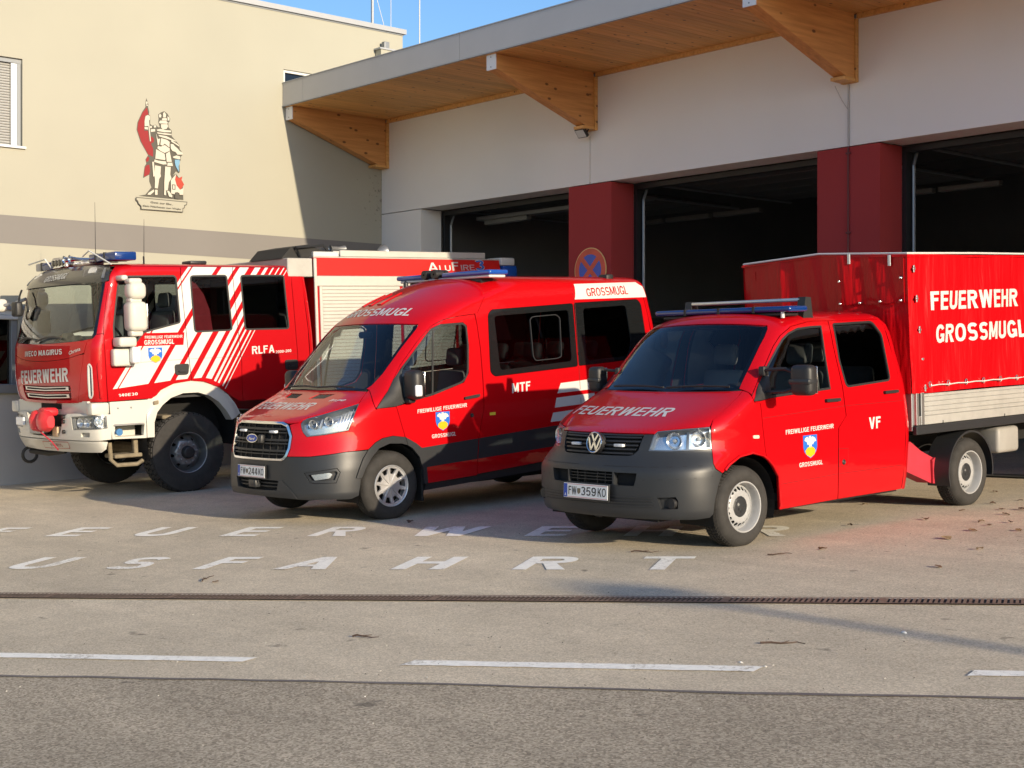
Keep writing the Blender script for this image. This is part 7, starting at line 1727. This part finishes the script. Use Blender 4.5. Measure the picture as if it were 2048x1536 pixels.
MB().rbox((-.21, -.108, -.06), (-.03, -.09, .07), .03, 3).build('mirror_glass', 'black_glass', fm, True)
MB().tube([(-.02, 0, .0), (.10, .1, .02), (.22, .22, .08)], .025, 8).build('arm', 'grey_frame', fm, True)
km = empty('kerb_mirror', (-.85, -1.36, 2.50), iv)
MB().rbox((-.09, -.05, -.12), (.09, .05, .08), .03, 3).build('housing', 'black_plastic', km, True)
MB().tube([(0, .02, .06), (-.12, .10, .18), (-.2, .16, .24)], .014, 6).build('arm', 'black_plastic', km, True)
# roof lights
rl = empty('roof_lights', (0, -.80, 3.0), iv)
MB().rbox((-1.15, -.15, .0), (-.55, .15, .11), .02, 2).build('blue_light', 'blue_lens_dark', rl, True)
MB().rbox((.50, -.15, .03), (1.25, .15, .14), .02, 2).build('blue_light', 'blue_lens_dark', rl, True)
for x in (-.95, .70, .95): MB().box((x - .02, -.154, .0 if x < 0 else .028), (x + .02, .154, .113 if x < 0 else .143)).build('divider', 'plate_ink', rl)
MB().rbox((-.52, -.20, .0), (-.10, -.06, .15), .03, 2).build('lamp_frame', 'chrome', rl, True)
for k in range(4): MB().lathe([(-.215, 0), (-.21, .042), (-.19, .048), (-.1, .048)], 18, 1, (-.46 + .10*k, 0, .075)).build('work_lamp', 'black_glass', rl, True)
MB().rbox((-.05, -.12, .0), (.45, .10, .07), .03, 2).build('horn_cover', 'satin_alu', rl, True)
for x in (.05, .22): MB().lathe([(-.28, .05), (-.26, .04), (-.18, .022), (.10, .016), (.10, 0)], 16, 1, (x, 0, .10)).build('air_horn', 'chrome', rl, True)
MB().tube([(-1.2, -.22, .10), (-.6, -.25, .14), (-.52, -.20, .02)], .010, 6).build('guard_rail', 'film_white', rl, True)
MB().tube([(.45, -.20, .12), (.80, -.28, .17), (1.20, -.18, -.02)], .010, 6).build('guard_rail', 'film_white', rl, True)
for x, y, h, lab in ((.95, -.40, .60, 'aerial'), (-.55, -.35, .95, 'aerial')):
    MB().tube([(x, y, 2.98), (x + .01, y + .02, 2.98 + h)], [.006, .002], 5).build(lab, 'black_plastic', iv, True); MB().tube([(x, y, 2.98), (x, y, 3.1)], .012, 6).build('aerial_foot', 'black_plastic', iv, True)
MB().rbox((.75, .25, 3.0), (1.0, .50, 3.05), .02, 2).build('roof_hatch', 'bumper_grey', iv, True)
# ---- box body
bxo = empty('rear_body', (0, 3.9, 2.0), iv); bo3 = Vector((0, 3.9, 2.0))
def b3(mb, name, mat, smooth=False): mb.v = [tuple(Vector(v) - bo3) for v in mb.v]; return mb.build(name, mat, bxo, smooth)
b3(MB().box((-1.235, 2.05, .95), (1.235, 5.80, 2.82)), 'body_core', 'truck_red')
b3(MB().prism([(-1.25, 2.85), (1.25, 2.85), (1.20, 3.10), (-1.20, 3.10)], 1, 2.06, 5.49), 'top_band', 'band_red')
for sg in (-1, 1):
    b3(MB().rbox((sg*1.25 - .02, 2.03, 1.0), (sg*1.25 + .012, 2.075, 3.09), .008, 1), 'edge_profile', 'shutter_alu')
    b3(MB().rbox((sg*1.25 - .015, 2.076, 2.70), (sg*1.25 + .010, 5.78, 2.845), .008, 1), 'edge_profile', 'shutter_alu')
    for y0, y1 in ((2.16, 3.52), (3.62, 4.55), (4.65, 5.7)):
        b3(MB().box((sg*1.25 - .012, y0 - .05, 1.0), (sg*1.25 + .006, y0 - .005, 2.698)), 'shutter_frame', 'shutter_alu')
        for k in range(34): b3(MB().rbox((sg*1.25 - .014, y0, 1.0 + .05*k), (sg*1.25 - .002, y1, 1.047 + .05*k), .005, 1), 'shutter_slat', 'shutter_alu') if sg > 0 and y0 < 4 else None
        if sg < 0 or y0 > 4: b3(MB().box((sg*1.25 - .014, y0, 1.0), (sg*1.25 - .002, y1, 2.69)), 'shutter', 'shutter_alu')
b3(MB().box((-1.2, 2.06, 3.102), (1.2, 5.49, 3.12)), 'roof_deck', 'roof_grey')
b3(MB().rbox((-1.2, 1.62, 2.83), (1.22, 2.028, 3.09), .01, 1), 'front_locker', 'roof_grey')
b3(MB().rbox((-1.2, 5.50, 3.02), (1.24, 5.79, 3.145), .03, 2), 'corner_cap', 'film_white', True)
b3(MB().rbox((-1.2, 5.53, 2.85), (1.25, 5.82, 3.018), .02, 2), 'blue_light', 'blue_lens', True)
# ladder and gear on the roof
for x in (.95, 1.12): b3(MB().rbox((x, 2.55, 3.125), (x + .04, 5.25, 3.215), .008, 1), 'ladder_rail', 'shutter_alu')
for k in range(9): b3(MB().tube([(.97, 2.7 + .3*k, 3.17), (1.14, 2.7 + .3*k, 3.17)], .015, 6), 'ladder_rung', 'shutter_alu')
b3(MB().rbox((1.08, 2.10, 3.12), (1.15, 2.53, 3.19), .01, 1), 'ladder_stop', 'film_white')
b3(MB().prism([(1.60, 3.09), (2.35, 3.12), (2.30, 3.20), (2.05, 3.29), (1.75, 3.24)], 0, .25, 1.10), 'net_bundle', 'dark_rubber')
b3(MB().tube([(1.12, 1.9, 3.10), (1.16, 1.8, 3.24), (1.1, 2.3, 3.28), (1.12, 2.45, 3.12)], .02, 6), 'handrail', 'bumper_grey', True)
b3(MB().lathe([(-.16, .05), (-.14, .035), (0, .03), (.1, .05)], 12, 1, (.55, 2.95, 3.28)), 'monitor', 'wheel_dark', True)
b3(MB().lathe([(-.10, .03), (-.02, .11), (.02, .12), (.04, .0)], 16, 1, (.55, 3.75, 3.24)), 'search_light', 'wheel_dark', True)
sf3 = plane_f((0, 0, 0), (0, 1, 0), (0, 0, 1))
tb_n = np.array([.05, 0, .25]); 
bandf = num_f(lambda Q: np.stack([1.25 - (Q[:, 1] - 2.85)*.2, Q[:, 0], Q[:, 1]], 1) - np.array(bo3), ('dir', (1, 0, 0)))
al = lettering('lettering', 'A', bandf, (4.065,2.918), (4.26,2.925), .130, 'film_white', bxo, bold=.005, off=.004)
lettering('lettering', 'LU', bandf, (4.28,2.925), (4.50,2.93), .085, 'film_white', bxo, bold=.005, off=.004)
lettering('lettering', 'F', bandf, (4.53,2.932), (4.66,2.935), .130, 'film_white', bxo, bold=.01, off=.004)
lettering('lettering', 'IRE', bandf, (4.70,2.937), (4.97,2.943), .085, 'letter_silver', bxo, bold=.005, off=.004)
lettering('lettering', '3', bandf, (4.985,2.940), (5.175,2.943), .162, 'letter_silver', bxo, bold=.035, off=.003)
lettering('lettering', '3', bandf, (5.0,2.95), (5.16,2.953), .142, 'crest_blue', bxo, bold=.005, off=.006)
# wheels
ty, td = tyre_meshes(.53, .262, .34, 44, 5, .022)
barrel = MB().lathe([(.155, .276), (.165, .270), (.160, .258), (.12, .248), (.0, .240), (-.14, .240), (-.16, .27)], 48, 0).mesh('rim', 'wheel_dark', True, 50)
hs_ = [rounded([(.175*math.cos(a - .11), .175*math.sin(a - .11)), (.212*math.cos(a - .12), .212*math.sin(a - .12)), (.212*math.cos(a + .12), .212*math.sin(a + .12)), (.175*math.cos(a + .11), .175*math.sin(a + .11))], .018, 3) for a in [2*math.pi*k/8 + .2 for k in range(8)]]
dsk = disc_mesh('rim_disc', [(0, .125), (.10, .125), (.158, .120), (.165, .10), (.19, .065), (.225, .02), (.25, .0)], circle(.243, 64), [circle(.085, 32)] + hs_, 'wheel_dark', grid=.03, step=.02, thick=.01)
hub = disc_mesh('hub_cap', [(0, .205), (.06, .203), (.075, .195), (.088, .12)], circle(.088, 36), [], 'black_plastic', grid=.02, step=.02)
bk = MB().lathe([(-.06, 0), (-.06, .24)], 32, 0).mesh('brake_back', 'pit_black')
nut = MB(); 
for k in range(1): nut.lathe([(.12, .017), (.150, .017), (.152, .010), (.152, 0)], 6, 0)
nutm = nut.mesh('wheel_nut', 'wheel_dark')
kit = [('tyre', ty), ('tread', td), ('rim', barrel), ('rim_disc', dsk), ('hub_cap', hub), ('brake_back', bk)]
for y in (0, 3.9):
    for sg in (1, -1):
        w_ = place_wheel(iv, kit, (sg*1.075, y, .53), sg > 0, steer=(R(-3) if y == 0 else 0))
        if y == 0:
            for k in range(10):
                a = 2*math.pi*k/10 + .15; o = link('wheel_nut', nutm, w_); o.location = (0, .128*math.cos(a), .128*math.sin(a))

# ------------------------------------------------------------------ small things
# street lamp out of frame whose shadow crosses the road
sl_ = empty('street_lamp', (18.0, 5.85, gz(18.0, 5.85))); tag(sl_, 'grey street lamp standing by the road to the right', 'street lamp')
MB().tube([(0, 0, 0), (0, 0, 6.2)], [.09, .06], 12).build('pole', 'galv', sl_, True)
MB().lathe([(6.15, .0), (6.16, .28), (6.27, .32), (6.38, .12), (6.44, 0)], 20, 2).build('lamp_head', 'grey_frame', sl_, True)
# fallen leaves
rl_ = random.Random(11)
leaf_mats = []
for i, c in enumerate(((0.11, 0.055, 0.028), (0.17, 0.095, 0.042), (0.07, 0.042, 0.028), (0.24, 0.17, 0.09))): pm('leaf_%d' % i, c, 0.7, var=0.2, vscale=30)
def leaf_mesh(i):
    mb = MB(); n = 9; pts = []
    L = rl_.uniform(.055, .085); W = L*rl_.uniform(.35, .5); curl = rl_.uniform(.15, .6)
    for k in range(n):
        t = k/(n - 1); w = W*math.sin(math.pi*t**.85)**.8*(1 + .25*(k % 2)); z = .008 + curl*.02*math.sin(math.pi*t) + rl_.uniform(0, .006)
        pts += [(L*(t - .5), -w, z + curl*.018*rl_.random()), (L*(t - .5), 0, z - .006), (L*(t - .5), w, z + curl*.022*rl_.random())]
    fs = []
    for k in range(n - 1): fs += [(3*k, 3*k+1, 3*k+4, 3*k+3), (3*k+1, 3*k+2, 3*k+5, 3*k+4)]
    mb.add(pts, fs); return mb.mesh('fallen_leaf', 'leaf_%d' % (i % 4))
leaf_m = [leaf_mesh(i) for i in range(8)]
LEAVES = [(-7.61, 12.94, 1.04), (-7.05, 12.21, 1.23), (-6.72, 11.72, 1.12), (-6.95, 11.63, 1.26), (-6.77, 11.45, 1.28), (-7.55, 12.3, 0.94), (-7.52, 13.29, 0.91), (-6.62, 10.55, 1.4), (-8.14, 13.88, 1.06), (-6.4, 11.28, 1.04), (-9.23, 13.33, 1.5), (-8.63, 12.29, 1.18), (-7.28, 12.54, 1.4), (-6.71, 11.09, 1.19), (-7.12, 12.62, 1.28), (-8.35, 13.49, 0.99), (-7.46, 11.54, 1.28), (-7.08, 9.51, 1.42), (-7.78, 10.85, 1.21), (-6.08, 10.15, 1.34), (-5.86, 9.23, 1.3), (-9.84, 5.67, 0.94), (-11.64, 8.9, 1.35)]
for i, (x, y, s) in enumerate(LEAVES):
    o = link('fallen_leaf', leaf_m[i % 8]); o.location = (x, y, gz(x, y) + .002); o.rotation_euler = (rl_.uniform(-.2, .2), rl_.uniform(-.2, .2), rl_.uniform(0, 6.28)); o.scale = (s*.8, s*.8, s*.6)
    tag(o, 'small brown fallen leaf lying on the asphalt', 'leaf', 'fallen leaves on the forecourt')
# grit and small stones too small to count
mb = MB(); 
for i in range(1100):
    t = rl_.uniform(-9, 4); n_ = rl_.uniform(5.2, 14) if i % 3 else rl_.uniform(6.2, 9.4); p = rp3(t, n_, .003); r = rl_.choice((.003, .0035, .004, .005, .006)) ; a = rl_.uniform(0, 6.28)
    vs_ = [(p[0] + r*rl_.uniform(.7, 1.4)*math.cos(a + k*2.09), p[1] + r*rl_.uniform(.7, 1.4)*math.sin(a + k*2.09), p[2]) for k in range(3)] + [(p[0], p[1], p[2] + r*rl_.uniform(.6, 1.1))]
    mb.add(vs_, [(0, 1, 3), (1, 2, 3), (2, 0, 3)], i % 2 if i % 17 else 2)
pm('grit_light', (0.55, 0.52, 0.46), 0.8); pm('grit_dark', (0.10, 0.09, 0.075), 0.9); pm('grit_white', (0.62, 0.61, 0.57), 0.7)
tag(mb.build('grit', ['grit_light', 'grit_dark', 'grit_white']), 'loose grit and small stones scattered over the asphalt', 'grit', kind='stuff')
for (x, y, s, lab) in [(-4.72, 7.09, 0.022, 'white stone on the road edge right of the lane dash'), (-4.94, 5.94, 0.014, 'small white stone just above the middle lane dash'), (-4.78, 5.94, 0.012, 'small pale stone by the right end of the middle lane dash')]:
    mb = MB(); bm = bmesh.new(); bmesh.ops.create_icosphere(bm, subdivisions=2, radius=1)
    for v in bm.verts: v.co = Vector((v.co.x*s*.85, v.co.y*s*.6, max(v.co.z, -.4)*s*.4)) * (1 + rl_.uniform(-.12, .12))
    bm.verts.ensure_lookup_table(); mb.add([v.co for v in bm.verts], [[v.index for v in f.verts] for f in bm.faces]); bm.free()
    o = mb.build('stone', 'grit_white', None, True); o.location = (x, y, gz(x, y) + s*.15); tag(o, lab, 'stone')
for j, (x, y, a, lab) in enumerate([(-8.27, 8.57, 0.5, 'dark twig in front of the pickup bumper'), (-7.25, 9.04, 1.0, 'dark twig beside the pickup front wheel'), (-9.95, 5.62, 2.0, 'bent twig below the letter row'), (-5.16, 6.37, 0.6, 'thin twig on the asphalt between drain and lane dash'), (-7.18, 5.06, 0.4, 'short dark twig left of the middle lane dash')]):
    mb = MB(); q = [(0, 0, .006)]; 
    for k in range(5): q.append((q[-1][0] + rl_.uniform(.03, .06), q[-1][1] + rl_.uniform(-.03, .03), .006 + rl_.uniform(0, .01)))
    mb.tube(q, [.006, .006, .005, .004, .003, .002], 5); mb.tube([q[2], (q[2][0] + .04, q[2][1] + .05, .012)], [.004, .002], 5)
    o = mb.build('twig', 'leaf_2', None, True); o.location = (x, y, gz(x, y) + .003); o.rotation_euler = (0, 0, a); tag(o, lab, 'twig')
# neighbouring house to the right of the hall, out of frame, mirrored in paint and glass
hs = empty('house', (27, 30, gz(27, 22))); tag(hs, 'pale neighbouring house with tiled gable roof beyond the hall', 'house')
plaster('house_wall', (0.42, 0.40, 0.35), 0.05); pm('roof_tile', (0.22, 0.085, 0.055), 0.8, var=0.2, vscale=8, bump=0.5, bscale=6)
MB().prism([(-6, -.5), (6, -.5), (6, 5.2), (0, 9.2), (-6, 5.2)], 0, -5, 5).build('wall', 'house_wall', hs)
for sg in (-1, 1):
    MB().prism([(sg*6.6, 4.75), (0, 9.25), (0, 9.45), (sg*6.7, 4.95)], 0, -5.4, 5.4).build('roof', 'roof_tile', hs)
for y in (-3.5, 0, 3.5):
    for z in (1.0, 3.3):
        w_ = MB().box((-5.06, y - .55, z), (-4.98, y + .55, z + 1.3)).build('window', 'white_frame', hs); MB().box((-5.08, y - .46, z + .09), (-5.065, y + .46, z + 1.21)).build('pane', 'black_glass', w_)
for x in (-3, 0, 3):
    w_ = MB().box((x - .55, -6.06, 1.0), (x + .55, -5.98, 2.3)).build('window', 'white_frame', hs); MB().box((x - .46, -6.08, 1.09), (x + .46, -6.065, 2.21)).build('pane', 'black_glass', w_)
MB().box((2.0, 1.5, 7.0), (2.6, 2.1, 9.9)).build('chimney', 'roof_tile', hs)
